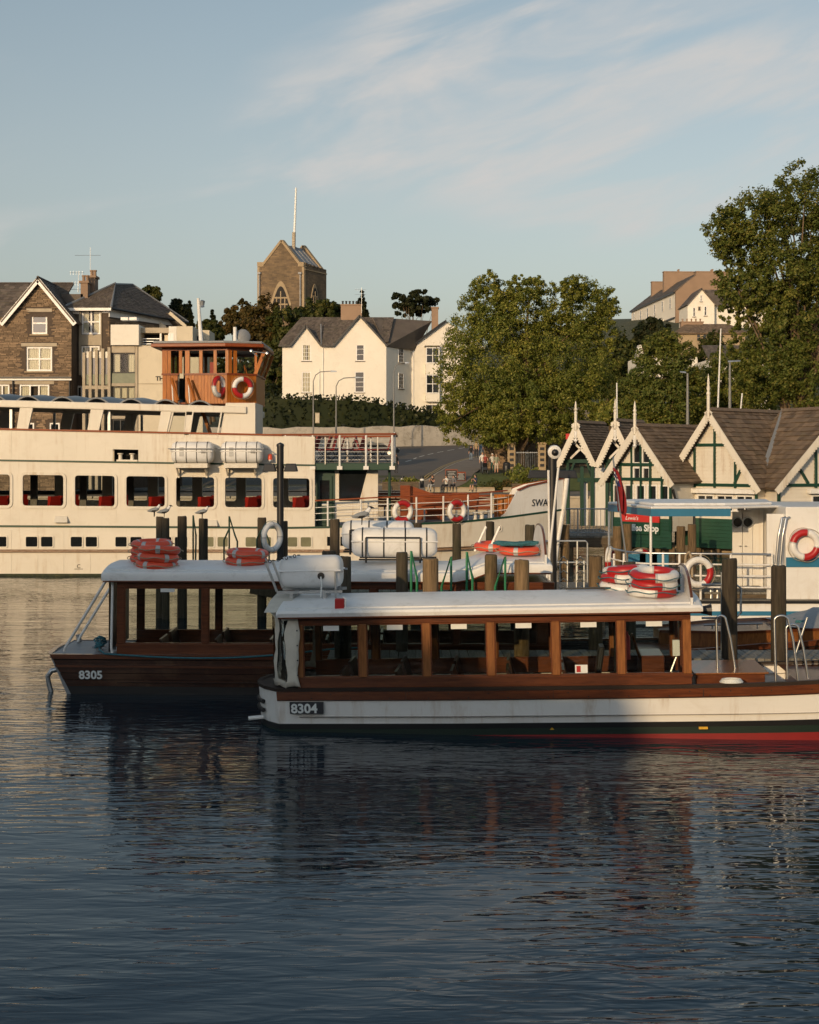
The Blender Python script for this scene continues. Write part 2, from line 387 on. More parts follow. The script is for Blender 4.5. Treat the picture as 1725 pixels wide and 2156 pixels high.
m['hullwood'] = wood('hull_planking', (0.022, 0.008, 0.0045), (0.064, 0.022, 0.010), (.3, 4, 6), 6, 0.35, 0.4, wear=(0.16, 0.09, 0.05))
m['jetty'] = wood('weathered_planks', (0.12, 0.115, 0.10), (0.24, 0.225, 0.195), (6, .5, 4), 6, 0.85, 0, 0.004, 0.25)
m['jettybeam'] = wood('jetty_beam', (0.07, 0.052, 0.034), (0.15, 0.115, 0.075), (.5, 5, 5), 5, 0.9, 0, 0.004)
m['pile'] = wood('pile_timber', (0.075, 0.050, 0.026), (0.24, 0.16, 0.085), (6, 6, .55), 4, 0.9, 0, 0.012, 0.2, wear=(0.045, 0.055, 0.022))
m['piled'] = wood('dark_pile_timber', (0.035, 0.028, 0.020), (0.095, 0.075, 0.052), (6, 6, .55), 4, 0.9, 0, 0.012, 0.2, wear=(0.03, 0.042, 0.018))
m['bark'] = wood('bark', (0.07, 0.05, 0.03), (0.2, 0.14, 0.085), (2, 2, .4), 3, 0.95, 0, 0.03, 0)
m['leaf1'] = leafmat('maple_leaves', (0.090, 0.118, 0.020), (0.190, 0.225, 0.042), (0.37, 0.35, 0.10))
m['leaf2'] = leafmat('ash_leaves', (0.075, 0.105, 0.021), (0.148, 0.182, 0.040), (0.26, 0.24, 0.066))
m['leaf3'] = leafmat('dark_leaves', (0.034, 0.050, 0.012), (0.078, 0.096, 0.025), (0.14, 0.132, 0.040))
m['leaf4'] = leafmat('conifer_needles', (0.014, 0.024, 0.010), (0.032, 0.042, 0.016), (0.055, 0.055, 0.022))
m['leaf5'] = leafmat('autumn_leaves', (0.045, 0.04, 0.010), (0.10, 0.080, 0.022), (0.16, 0.10, 0.035))
m['hedge'] = leafmat('hedge_leaves', (0.010, 0.016, 0.006), (0.022, 0.032, 0.011), (0.05, 0.056, 0.018), 0.2)
m['grass'] = mat('grass', (0.075, 0.095, 0.022), 0.9, 0.3, 3, bump=0.03, bs=20)
m['earth'] = mat('hillside_ground', (0.05, 0.055, 0.022), 0.95, 0.35, 0.3, bump=0.1, bs=2)
m['asphalt'] = mat('asphalt', (0.105, 0.088, 0.072), 0.85, 0.14, 0.6, bump=0.004, bs=60)
m['paving'] = mat('paving', (0.19, 0.155, 0.12), 0.85, 0.15, 1.0)
m['roadwhite'] = mat('road_white', (0.6, 0.57, 0.5), 0.8, 0.15, 8)
m['roadyellow'] = mat('road_yellow', (0.42, 0.30, 0.12), 0.8, 0.15, 8)
m['skin'] = mat('skin', (0.50, 0.28, 0.19), 0.6, 0.05, 10)
m['gullw'] = mat('gull_white', (0.72, 0.72, 0.72), 0.7, 0.05, 9)
m['gullg'] = mat('gull_grey', (0.22, 0.24, 0.26), 0.7, 0.1, 9)
_cl = {}
def cloth(c):
    k = tuple(round(x, 3) for x in c)
    if k not in _cl: _cl[k] = mat('cloth_%d' % len(_cl), c, 0.9, 0.15, 8)
    return _cl[k]
# ------------------------------------------------------------------ water, ground, road
def water_mat():
    w, nt, b = nodes_of('lake_water')
    b.inputs['Base Color'].default_value = (0.0006, 0.014, 0.026, 1); b.inputs['Roughness'].default_value = 0.025; b.inputs['IOR'].default_value = 1.333
    def layer(scale, rot, amp, det, sc=1.0, dist=0.0):
        v, _ = pos(nt, scale, (0, 0, R(rot))); f = noise(nt, v, sc, det, 0.5, dist)
        mm = nt.nodes.new('ShaderNodeMath'); mm.operation = 'MULTIPLY'; mm.inputs[1].default_value = amp; link(nt, f, mm.inputs[0]); return mm.outputs[0]
    def addn(a, c):
        mm = nt.nodes.new('ShaderNodeMath'); mm.operation = 'ADD'; link(nt, a, mm.inputs[0]); link(nt, c, mm.inputs[1]); return mm.outputs[0]
    h = addn(addn(layer((0.7, 2.2, 1), 6, 0.022, 2, 1.0, 0.4), layer((1.9, 7.0, 1), -5, 0.0150, 2, 1.0, 0.6)), layer((0.22, 0.5, 1), 14, 0.035, 1))
    v, _ = pos(nt, (0.10, 0.17, 1), (0, 0, R(20))); cf = ramp(nt, noise(nt, v, 1.0, 3, 0.5, 0.8), ((0.36, (0.32,) * 3), (0.64, (1.3,) * 3)))
    mm = nt.nodes.new('ShaderNodeMath'); mm.operation = 'MULTIPLY'; link(nt, h, mm.inputs[0]); link(nt, cf, mm.inputs[1]); h = mm.outputs[0]
    b.inputs['Specular IOR Level'].default_value = 0.42; b.inputs['Specular Tint'].default_value = (0.80, 0.97, 1.0, 1)
    bn = nt.nodes.new('ShaderNodeBump'); bn.inputs['Strength'].default_value = 1.0; bn.inputs['Distance'].default_value = 1.0
    link(nt, h, bn.inputs['Height']); link(nt, bn.outputs[0], b.inputs['Normal']); return w
mb = MB(); mb.quad((-600, -300, 0), (600, -300, 0), (600, 240, 0), (-600, 240, 0))
struct(mb.build('water', water_mat()))

def interp(x, pts):
    if x <= pts[0][0]: return pts[0][1]
    for (a, p), (b, q) in zip(pts, pts[1:]):
        if x <= b: return p + (q - p) * (x - a) / (b - a)
    return pts[-1][1]
TZ = [(104, 1.0), (121, 1.05), (126, 2.3), (128, 2.46), (186, 5.6), (190, 7.6), (215, 9.5), (260, 14), (330, 24), (460, 36), (900, 60), (2500, 70)]
def gz(x, y):
    h = interp(y, TZ)
    if y > 190:   # the hill stands higher on the right, lower on the left
        k = min(1.0, (y - 190) / 80.0)
        h += k * (max(0.0, min(1.0, (x - 12) / 45.0)) * 12.0 - max(0.0, min(1.0, (-x - 12) / 40.0)) * 5.0)
    if x < -8 and y < 150: h = min(h, interp(y, [(104, 1.0), (115, 1.6), (150, 3.2)]))
    return h
def terrain():
    xs = [-900, -500, -300, -200, -150] + list(range(-120, 121, 4)) + [150, 200, 300, 500, 900]
    ys = [104, 106, 112, 118, 121, 123, 126, 128, 135, 142, 150, 158, 166, 174, 182, 186, 190, 196, 204, 215, 230, 245, 260, 280, 300, 330, 370, 420, 460, 600, 900, 1500, 2500]
    mb = MB(); vs = [(x, y, gz(x, y) - 0.02) for y in ys for x in xs]; n = len(xs)
    mb.add(vs, [(j * n + i, j * n + i + 1, (j + 1) * n + i + 1, (j + 1) * n + i) for j in range(len(ys) - 1) for i in range(n - 1)])
    struct(mb.build('ground', m['earth'], smooth=80))
terrain()
# quay wall with coping blocks above the lake
mb = MB(); mb.box(-300, 300, 103.5, 104.3, -2, 0.98)
qw = struct(mb.build('quay_wall', m['concrete']))
mb = MB(); mb.box(-0.95, 0.95, 0, 0.7, 0, 0.16); cop = mb.mesh('coping_stone', m['concrete'])
for i in range(70): piece('coping_stone', cop, qw, (-70 + i * 2.0, 103.4, 0.985))
def drape(name, mt, left, right, dz, n=1, parent=None):
    mb = MB()
    L = [Vector((x, y, gz(x, y) + dz)) for x, y in left]; Rr = [Vector((x, y, gz(x, y) + dz)) for x, y in right]
    mb.loft([Rr, L]); return mb.build(name, mt, parent)
def line(pts, k=6):     # catmull-rom
    o = []
    q = [pts[0]] + list(pts) + [pts[-1]]
    for i in range(1, len(q) - 2):
        for s_ in range(k):
            t = s_ / k; r_ = []
            for d in (0, 1):
                a, b_, c, e = q[i - 1][d], q[i][d], q[i + 1][d], q[i + 2][d]
                r_.append(0.5 * (2 * b_ + (c - a) * t + (2 * a - 5 * b_ + 4 * c - e) * t * t + (3 * b_ - a - 3 * c + e) * t ** 3))
            o.append(tuple(r_))
    o.append(tuple(pts[-1])); return o
kerb = line([(-60, 121.5), (-20, 122.0), (-4, 122.6), (1.2, 124.0), (2.6, 129), (3.8, 138), (6.2, 150), (10.5, 163), (18, 176), (34, 190)], 8)
def offset(pl, d):
    o = []
    for i, p in enumerate(pl):
        a, b_ = pl[max(i - 1, 0)], pl[min(i + 1, len(pl) - 1)]; t = Vector((b_[0] - a[0], b_[1] - a[1])).normalized(); o.append((p[0] - t.y * d, p[1] + t.x * d))
    return o
wall_line = line([(-70, 172), (-30, 174), (-12, 176), (2, 180), (12, 186), (20, 192), (34, 204)], 8)
grid_l = []
mb = MB(); vs = []; nU = 24
kk = [kerb[int(i * (len(kerb) - 1) / 71)] for i in range(72)]; ww = [wall_line[int(i * (len(wall_line) - 1) / 71)] for i in range(72)]
rows = []
for j in range(nU + 1):
    t = j / nU
    rows.append([Vector((a[0] * (1 - t) + b_[0] * t, a[1] * (1 - t) + b_[1] * t, gz(a[0] * (1 - t) + b_[0] * t, a[1] * (1 - t) + b_[1] * t) + 0.02)) for a, b_ in zip(kk, ww)])
mb.loft(rows[::-1]); road = struct(mb.build('road', m['asphalt'], smooth=80))
pv_out = offset(kerb, -0.15); pv_in = offset(kerb, -3.4)
pave = struct(drape('pavement', m['paving'], pv_out, pv_in, 0.09))
mb = MB()
kr = offset(kerb, -0.15)
mb.loft([[Vector((x, y, gz(x, y) - .1)) for x, y in kerb], [Vector((x, y, gz(x, y) + .11)) for x, y in kerb], [Vector((x, y, gz(x, y) + .115)) for x, y in kr], [Vector((x, y, gz(x, y) - .1)) for x, y in kr]])
struct(mb.build('kerb', m['concrete'])).parent = pave
for d in (0.35, 0.62): drape('yellow_line', m['roadyellow'], offset(kerb, d + 0.11), offset(kerb, d), 0.03, parent=road)
mid = line([P(u, 0, Y)[:2] for u, Y in ((770, 133), (854, 146), (883, 155), (921, 164), (966, 173), (1020, 184))], 10)
acc = 0.0
for i in range(0, len(mid) - 5, 5):
    seg = mid[i:i + 4]; drape('lane_dash', m['roadwhite'], offset(seg, 0.09), offset(seg, -0.09), 0.03, parent=road)
# lawn
lw = [(-3, 121.2), (2.4, 121.0), (9, 121.0), (16, 121.5), (16, 127), (9.5, 127.5), (5.6, 127), (4.2, 125.4), (1.8, 122.8)]
mb = MB(); vs = []
for i in range(17):
    for j in range(9):
        x = 1.4 + i * 1.2; y = 121.0 + j * 0.9; x += j * 0.35 * (1 - i / 16); vs.append((x, y, gz(x, y) + 0.06))
mb.add(vs, [(i * 9 + j, (i + 1) * 9 + j, (i + 1) * 9 + j + 1, i * 9 + j + 1) for i in range(16) for j in range(8)])
struct(mb.build('lawn', m['grass'], smooth=80))
mb = MB(); mb.quad((-60, 104.3, 1.02), (60, 104.3, 1.02), (60, 121.0, 1.06), (-60, 121.0, 1.06)); struct(mb.build('promenade', m['paving']))
# white retaining wall along the road
def retaining():
    t = thing('retaining_wall', 'long whitewashed retaining wall curving along the far side of the road', 'wall', (0, 178, 5))
    mb = MB(inv(t)); r0, r1, r2, r3 = [], [], [], []
    o2 = offset(wall_line, 0.5)
    for (x, y), (x2, y2) in zip(wall_line, o2):
        z = gz(x, y) - 0.4; h = 2.9 + 0.12 * math.sin(x * 1.3) + 0.05 * math.sin(x * 4.1)
        r0.append((x, y, z)); r1.append((x, y, z + h)); r2.append((x2, y2, z + h + .05)); r3.append((x2, y2, z))
    mb.loft([r3, r2, r1, r0]); mb.build('wall_face', mat('whitewashed_wall', (0.40, 0.37, 0.32), 0.9, 0.2, 0.5, bump=0.05, bs=3, dirt=(0.11, 0.10, 0.075), dirt_amt=0.85), t, smooth=50)
retaining()
# ------------------------------------------------------------------ building helpers
def window(root, Fm, x0, x1, z0, z1, y=0.0, fw=0.09, cols=1, rows=2, fm='white', pm='pane', sill='sandstone', curtain=False, bar=0.05, deep=0.12, meet=True):
    """a framed window set deep in the wall: window > pane, sill"""
    mb = MB(inv0(root) @ Fm)
    ya, yb = y + deep - 0.06, y + deep + 0.02
    mb.box(x0, x1, ya, yb, z0, z0 + fw); mb.box(x0, x1, ya, yb, z1 - fw, z1)
    mb.box(x0, x0 + fw, ya, yb, z0 + fw, z1 - fw); mb.box(x1 - fw, x1, ya, yb, z0 + fw, z1 - fw)
    ix0, ix1, iz0, iz1 = x0 + fw, x1 - fw, z0 + fw, z1 - fw
    for i in range(1, cols):
        c = ix0 + (ix1 - ix0) * i / cols; mb.box(c - bar / 2, c + bar / 2, ya + .012, yb - .01, iz0, iz1)
    for j in range(1, rows):
        c = iz0 + (iz1 - iz0) * j / rows; mb.box(ix0, ix1, ya + .008, yb - .012, c - bar / 2, c + bar / 2)
    w = mb.build('window', m[fm], root)
    for i in range(cols):
        for j in range(rows):
            a = ix0 + (ix1 - ix0) * i / cols; b_ = ix0 + (ix1 - ix0) * (i + 1) / cols
            c = iz0 + (iz1 - iz0) * j / rows; d = iz0 + (iz1 - iz0) * (j + 1) / rows
            q = MB(inv0(root) @ Fm); q.quad((a, yb - .022, c), (b_, yb - .022, c), (b_, yb - .022, d), (a, yb - .022, d))
            q.build('pane', m['glassd'] if curtain else m[pm], w)
    if curtain:
        xs = [ix0 + (ix1 - ix0) * k / 24 for k in range(25)]
        for rg in ((range(24),) if curtain == 'full' else (range(0, 8), range(16, 24))):
            q = MB(inv0(root) @ Fm)
            for k in rg:
                a, b_ = yb + .05 + .03 * (k % 2), yb + .05 + .03 * ((k + 1) % 2)
                q.quad((xs[k], a, iz0), (xs[k + 1], b_, iz0), (xs[k + 1], b_, iz1), (xs[k], a, iz1))
            q.build('curtain', m['curtain'], w)
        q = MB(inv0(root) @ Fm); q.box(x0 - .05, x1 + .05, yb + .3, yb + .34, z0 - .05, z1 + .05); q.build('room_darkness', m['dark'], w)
    if sill:
        q = MB(inv0(root) @ Fm); q.box(x0 - .12, x1 + .12, y - .07, y + deep - .062, z0 - .11, z0 - .003); q.build('sill', m[sill], w)
    return w
def inv0(root): return WM[root].inverted()
def slates(root, Fm, a, b, c, d, rows, cols, name='slates', mt='slate', th=0.02, parent=None, seed=1):
    """a roof plane: corners a (eave left), b (eave right), c (ridge right), d (ridge left); overlapping slates, one joined part"""
    r_ = random.Random(seed); a, b, c, d = map(Vector, (a, b, c, d)); nrm = (b - a).cross(d - a).normalized()
    mb = MB(inv0(root) @ Fm)
    for j in range(rows):
        t0, t1 = j / rows, min(1.0, (j + 1.35) / rows)
        sh = (j % 2) * 0.5
        for i in range(-1, cols):
            u0, u1 = max(0.0, (i + sh + .012) / cols), min(1.0, (i + 1 + sh - .012) / cols)
            if u1 - u0 < 0.15 / cols: continue
            lf = th * (1.0 + r_.uniform(-.3, .6)); dt = r_.uniform(-.06, .06) / rows
            L0, R0 = a.lerp(d, max(0, t0 + dt)), b.lerp(c, max(0, t0 + dt)); L1, R1 = a.lerp(d, t1), b.lerp(c, t1)
            p0, p1, p2, p3 = L0.lerp(R0, u0), L0.lerp(R0, u1), L1.lerp(R1, u1), L1.lerp(R1, u0)
            mb.add((p0 + nrm * lf * 1.6, p1 + nrm * lf * 1.6, p2 + nrm * .004, p3 + nrm * .004, p0, p1), ((0, 1, 2, 3), (4, 5, 1, 0)))
    return mb.build(name, m[mt], parent or root, kind='stuff')
def roofslab(root, Fm, a, b, c, d, th=0.1, name='roof', mt='slate'):
    a, b, c, d = map(Vector, (a, b, c, d)); n = (b - a).cross(d - a).normalized() * th
    mb = MB(inv0(root) @ Fm); mb.hexa([a - n, b - n, c - n, d - n, a, b, c, d]); return mb.build(name, m[mt], root)
def ridge(root, Fm, p, q, n, parent, r=0.11, mt='slate'):
    p, q = Vector(p), Vector(q); d = (q - p) / n; side = d.normalized().cross(Vector((0, 0, 1)))
    mb = MB(); h = d.length * .96
    mb.add([(0, -r, -r * .7), (0, 0, r * .35), (0, r, -r * .7), (h, -r, -r * .7), (h, 0, r * .35), (h, r, -r * .7)], ((0, 3, 4, 1), (1, 4, 5, 2), (0, 1, 2), (5, 4, 3), (0, 2, 5, 3)))
    me = mb.mesh('ridge_tile', m[mt]); G = inv0(root) @ Fm
    Mx = Matrix((d.normalized(), -side, Vector((0, 0, 1)))).transposed()
    for i in range(n):
        o = piece('ridge_tile', me, parent); o.matrix_local = G @ (Matrix.Translation(p + d * i) @ Mx.to_4x4())
def stones(root, Fm, inside, x0, x1, z0, z1, ch, lw, y=0.0, mt='stone', proud=0.035, seed=3, parent=None):
    """coursed rubble facing; inside(x,z) says whether a stone fits there"""
    r_ = random.Random(seed); mb = MB(inv0(root) @ Fm); z = z0
    while z < z1:
        h = ch * r_.uniform(.55, 1.5); x = x0 - r_.uniform(0, lw)
        while x < x1:
            w = lw * r_.uniform(.4, 1.7); a, b_ = max(x, x0), min(x + w * .97, x1); zz = z + h * r_.uniform(.86, .97)
            if b_ - a > .05 and zz < z1 and all(inside(p, q) for p in (a, b_, (a + b_) / 2) for q in (z, zz)):
                p = y - proud * r_.uniform(.2, 1.0); g = .012
                mb.add([(a, y + .02, z), (b_, y + .02, z), (b_, y + .02, zz), (a, y + .02, zz), (a + g, p, z + g * .6), (b_ - g, p, z + g * .6), (b_ - g, p, zz - g * .6), (a + g, p, zz - g * .6)],
                       ((4, 5, 6, 7), (0, 1, 5, 4), (1, 2, 6, 5), (2, 3, 7, 6), (3, 0, 4, 7)))
            x += w
        z += h
    return mb.build('rubble_stones', m[mt], parent or root, kind='stuff')
def chimney(root, Fm, x0, x1, y0, y1, z0, z1, pots, mt='brownrender', pot='brownrender', parent=None):
    mb = MB(inv0(root) @ Fm); mb.box(x0, x1, y0, y1, z0, z1); mb.box(x0 - .1, x1 + .1, y0 - .1, y1 + .1, z1 + .003, z1 + .18); c = mb.build('chimney', m[mt], root)
    for i in range(pots):
        q = MB(inv0(root) @ Fm); cx = x0 + (x1 - x0) * (i + .5) / pots
        q.lathe([(.13, 0), (.12, .35), (.16, .38), (.16, .5), (.11, .5)], (cx, (y0 + y1) / 2, z1 + .18), 8); q.build('chimney_pot', m[pot], c, smooth=40)
    return c
def aerial(name, label, base, h, arms):
    t = thing(name, label, 'aerial', base)
    mb = MB(); mb.tube([(0, 0, 0), (0, 0, h)], .022, 6); mb.build('mast', m['steel'], t)
    for z, w, n in arms:
        mb = MB(); mb.tube([(-w * .6, 0, z), (w * .4, 0, z)], .016, 5)
        for i in range(n): x = -w * .55 + w * i / max(1, n); mb.tube([(x, 0, z - .18), (x, 0, z + .14)], .009, 4)
        mb.build('antenna', m['steel'], t)
    return t

# ------------------------------------------------------------------ stone gabled house, far left
def stone_house():
    Y = 110.0; k = Y / F_PX
    t = thing('stone_house', 'brown slate-stone gabled house with white bargeboards at the left edge', 'house', (X(82, Y), Y, 1.4))
    F0 = frame((0, Y, 0), (1, 0, 0)); x0, x1 = X(-75, Y), X(151, Y); zt = Z(586, Y); ze = Z(667, Y); xa = X(82.6, Y)
    wins = [(66, 99.6, 657, 703.5, 1, 2), (55, 110, 729.7, 781.5, 2, 2), (40, 104, 809, 850, 3, 1), (-12, 20, 809, 850, 2, 1)]
    holes = [(X(a, Y), X(b_, Y), Z(d, Y), Z(c, Y)) for a, b_, c, d, _, _ in wins]
    holes += [(X(104, Y), X(126, Y), Z(925, Y), Z(890, Y)), (X(44, Y), X(72, Y), Z(925, Y), Z(890, Y))]
    mb = MB(inv(t) @ F0)
    mb.wall(x0, x1, 1.4, ze, .4, holes)
    lx = xa - (x1 - xa); 
    mb.prism([(lx, ze), (x1, ze), (xa, zt)], .03, .4)
    mb.box(x0, x1, .45, 9, 1.4, ze); mb.prism([(lx, ze), (x1, ze), (xa, zt)], .45, 9)
    wl_ = mb.build('wall', m['mortar'], t)
    mb = MB(inv(t) @ F0); mb.box(x0 - 7.8, x0 - .003, 1.7, 9, 1.4, Z(676, Y)); mb.build('side_wing', m['stone'], t)
    sl_ = (zt - ze) / (x1 - xa)
    def ins(x, z):
        if any(h[0] - .1 < x < h[1] + .1 and h[2] - .12 < z < h[3] + .3 for h in holes): return False
        return z < ze or abs(x - xa) < (zt - z) / sl_ - .08
    stones(t, F0, ins, x0, x1, 1.4, zt, .10, .42, parent=wl_)
    for a, b_, c, d, co, ro in wins:
        window(t, F0, X(a, Y), X(b_, Y), Z(d, Y), Z(c, Y), cols=co, rows=ro, fw=.14, bar=.12, curtain='full' if co == 2 and ro == 2 else None if co == 1 else 'side', deep=.16)
        q = MB(inv(t) @ F0); q.box(X(a - 10, Y), X(b_ + 10, Y), -.03, .1, Z(c, Y) + .01, Z(c - 7.5, Y)); q.build('lintel', m['concrete'], t)
    for h in holes[4:]: window(t, F0, *h, cols=2, rows=1, fw=.12, sill=None)
    # string course with gutter and downpipes
    q = MB(inv(t) @ F0); q.box(x0, X(152, Y), -.3, -.04, Z(797, Y), Z(793, Y)); q.build('gutter', m['black'], t)
    q = MB(inv(t) @ F0); q.box(x0, X(152, Y), -.22, -.035, Z(801, Y), Z(797.5, Y)); q.build('fascia', m['white'], t)
    for u in (28.5, 147.5):
        q = MB(inv(t) @ F0); q.tube([(X(u, Y), -.12, Z(800, Y)), (X(u, Y), -.12, 1.5)], .07, 8); q.build('downpipe', m['black'], t, smooth=50)
    # gable roof, depth 9 m, and bargeboards
    ov = .45
    for s_ in (-1, 1):
        ex = xa + s_ * ((x1 - xa) + .35); ez = ze - .35 * sl_
        a, b_, c, d = (ex, -ov, ez), (ex, 9, ez), (xa, 9, zt + .06), (xa, -ov, zt + .06)
        if s_ < 0: a, b_, c, d = b_, a, d, c
        rf = roofslab(t, F0, a, b_, c, d, .12)
        slates(t, F0, a, b_, c, d, 16, 26, parent=rf)
        q = MB(inv(t) @ F0); q.bar((ex, -ov + .04, ez - .22), (xa + s_ * .02, -ov + .04, zt - .2), .07, .36, (0, 0, 1)); q.build('bargeboard', m['white'], t)
        ridge(t, F0, (xa, -ov, zt + .12), (xa, 9, zt + .12), 16, rf)if s_ > 0 else None
    # main roof running left behind the gable
    zr = Z(594, Y + 4); a, b_, c, d = (x0 - 8, 1.2, Z(676, Y)), (xa + .5, 1.2, Z(676, Y)), (xa + 1.5, 5, zr), (x0 - 8, 5, zr)
    rf = roofslab(t, F0, a, b_, c, d, .12); slates(t, F0, a, b_, c, d, 14, 40, parent=rf, seed=5); ridge(t, F0, (x0 - 8, 5, zr + .08), (xa + 1.5, 5, zr + .08), 26, rf)
    q = MB(inv(t) @ F0); q.prism([(xa + 1, Z(660, Y + 3)), (X(175, Y + 3), Z(660, Y + 3)), (X(175, Y + 3), Z(619, Y + 3)), (xa + 1, Z(619, Y + 3))], 3, 8); q.build('rear_wing', m['slate'], t)
    chimney(t, F0, X(170, Y + 3), X(185, Y + 3), 3, 4, Z(640, Y), Z(596, Y + 3), 2); chimney(t, F0, X(185.5, Y + 4), X(199, Y + 4), 4.2, 5.4, Z(640, Y), Z(584, Y + 4), 2)
    return t
stone_house()
aerial('aerial', 'tall thin aerial with a cross arm above the left chimney', P(190.5, 588, 116), 2.6, [(1.95, 2.1, 0)])
aerial('aerial', 'short comb-shaped aerial left of the stone chimney', P(165.5, 616, 115), 1.75, [(1.6, 1.2, 5), (.75, .9, 4), (.25, 1.2, 4)])

# ------------------------------------------------------------------ hotel: hipped stone block plus concrete modern wing
def hotel():
    Y = 112.0
    t = thing('hotel', 'stone hotel block with hipped slate roof and a cream concrete wing with fins', 'hotel', (X(230, Y), Y, 1.5))
    F0 = frame((0, Y, 0), (1, 0, 0)); xl, xc, xr = X(152, Y), X(230.5, Y), X(306, Y); ze = Z(655, Y)
    win = [(172, 212, 651, 704, 2, 2), (171, 210, 728, 792, 2, 1), (161, 174, 812, 870, 1, 1)]
    holes = [(X(a, Y), X(b_, Y), Z(d, Y), Z(c, Y)) for a, b_, c, d, _, _ in win]
    mb = MB(inv(t) @ F0); mb.wall(xl, xc, 1.5, ze + .25, .4, holes); mb.box(xl, xc - .002, .45, 10, 1.5, ze + .2)
    w = mb.build('wall', m['mortar'], t)
    def ins(x, z): return not any(h[0] - .35 < x < h[1] + .35 and h[2] - 1.2 < z < h[3] + .2 for h in holes) and z < ze - .75
    stones(t, F0, ins, xl, xc, 1.5, ze, .10, .4, parent=w, seed=8)
    for (a, b_, c, d, co, ro), cu in zip(win, ('side', 'side', None)): window(t, F0, X(a, Y), X(b_, Y), Z(d, Y), Z(c, Y), cols=co, rows=ro, fw=.14, bar=.12, curtain=cu, sill=None)
    q = MB(inv(t) @ F0)
    q.box(X(167, Y), X(171.3, Y), -.1, .05, Z(790, Y), Z(650, Y)); q.box(X(212.6, Y), X(214.5, Y), -.1, .05, Z(790, Y), Z(650, Y)); q.box(X(171.3, Y), X(212.6, Y), -.07, .04, Z(727, Y), Z(705, Y)); q.build('bay_surround', m['concrete'], t)
    q = MB(inv(t) @ F0); q.box(xl - .1, X(168, Y), -.08, .1, Z(661, Y), ze + .3); q.box(X(214, Y), xc + .05, -.08, .1, Z(659, Y), ze + .3); q.build('frieze', m['white'], t)
    # receding right side
    pr = Vector((X(384, Y + 9), 9.0, 0)); F1 = frame((xc, Y, 0), (pr.x - xc, 9.0, 0)); L1 = math.hypot(pr.x - xc, 9)
    mb = MB(inv(t) @ F1); mb.box(0, L1, .003, .4, 1.5, ze + .2); mb.build('side_wall', m['mortar'], t)
    stones(t, F1, lambda x, z: z < ze - .5, .05, L1, ze - 4, ze - .3, .13, .5, seed=9)
    mb = MB(inv(t) @ F1); mb.box(-.02, L1, -.05, .05, ze - .45, ze + .22); mb.build('frieze', m['white'], t)
    # hipped roof
    e = .55; A = Vector((xl - .6, -e, ze + .22)); B = Vector((xc + .25, -e, ze + .22)); Cc = Vector((pr.x + .5, 9.0, ze + .0)); D = Vector((xl - .6, 10, ze + .22))
    r1 = Vector((X(244, Y + 3.5), 3.5, Z(598, Y + 3.5))); r2 = Vector((X(279, Y + 7), 7.0, Z(600, Y + 7)))
    q = MB(inv(t) @ F0); 
    for f in ((A, B, r1, r1), (B, Cc, r2, r1), (D, A, r1, r2), (Cc, D, r2, r2)): q.add([f[0], f[1], f[2]] + ([f[3]] if f[3] is not f[2] else []), ((0, 1, 2, 3),) if f[3] is not f[2] else ((0, 1, 2),))
    q.add([A, B, Cc, D], ((3, 2, 1, 0),)); rf = q.build('roof', m['slate'], t)
    slates(t, F0, A, B, r1 + Vector((.05, 0, 0)), r1, 18, 26, parent=rf, seed=21); slates(t, F0, B, Cc, r2, r1, 18, 34, parent=rf, seed=22)
    q = MB(inv(t) @ F0); q.tube([A + Vector((0, 0, .03)), r1 + Vector((0, 0, .08)), B + Vector((0, 0, .03))], .1, 6); q.tube([r1, r2 + Vector((0, 0, .05)), Cc], .09, 6); q.build('hip_flashing', m['lead'], rf)
    q = MB(inv(t) @ F0); q.box(A.x, B.x, -e - .02, -e + .06, ze - .02, ze + .2); q.build('fascia', m['white'], t)
    q = MB(inv(t) @ F0); q.tube([B + Vector((0, 0, -.05)), Cc + Vector((0, 0, -.05))], .1, 6); q.build('gutter', m['black'], t)
    # slanted lean-to roof on the right
    q = MB(inv(t) @ F0); pts = [P(x_ / 3.996, 526.3 + y_ / 3.996, Y + 6) for x_, y_ in ((1235, 515), (1395, 640), (1390, 700), (1225, 700))]
    q.add([(p.x, 6, p.z) for p in pts] + [(p.x, 6.4, p.z) for p in pts], ((3, 2, 1, 0), (4, 5, 6, 7), (0, 1, 5, 4), (1, 2, 6, 5), (2, 3, 7, 6), (3, 0, 4, 7))); q.build('gable_wall', m['render2'], t)
    q = MB(inv(t) @ F0); pts = [P(x_ / 3.996, 526.3 + y_ / 3.996, Y + 7) for x_, y_ in ((1270, 520), (1445, 535), (1560, 645), (1400, 645))]
    q.add([(p.x, 6.5 + i * .5, p.z) for i, p in enumerate(pts)], ((0, 1, 2, 3),)); q.build('lean_to_roof', m['slate'], t)
    q = MB(inv(t) @ F0); a = P(1440 / 3.996, 526.3 + 535 / 3.996, Y + 7); b_ = P(1575 / 3.996, 526.3 + 650 / 3.996, Y + 7); q.bar((a.x, 6.3, a.z), (b_.x, 6.3, b_.z), .3, .25); q.build('verge', m['render2'], t)
    # modern wing: Y = 107
    Yw = 106.0; F2 = frame((0, Yw, 0), (1, 0, 0))
    def ux(x_): return X(x_ / 3.996, Yw)
    def vz(y_): return Z(526.3 + y_ / 3.996, Yw)
    def bx(name, mt, a, b_, c, d, y0, y1, par=t):
        q = MB(inv(t) @ F2); q.box(ux(a), ux(b_), y0, y1, vz(d), vz(c)); return q.build(name, m[mt], par)
    bx('parapet', 'render', 932, 1168, 628, 800, .0, 4); bx('flat_roof_edge', 'concrete', 1170, 1424, 646, 690, .8, 4); bx('loggia_back', 'dark', 1170, 1424, 690, 800, 2.2, 4)
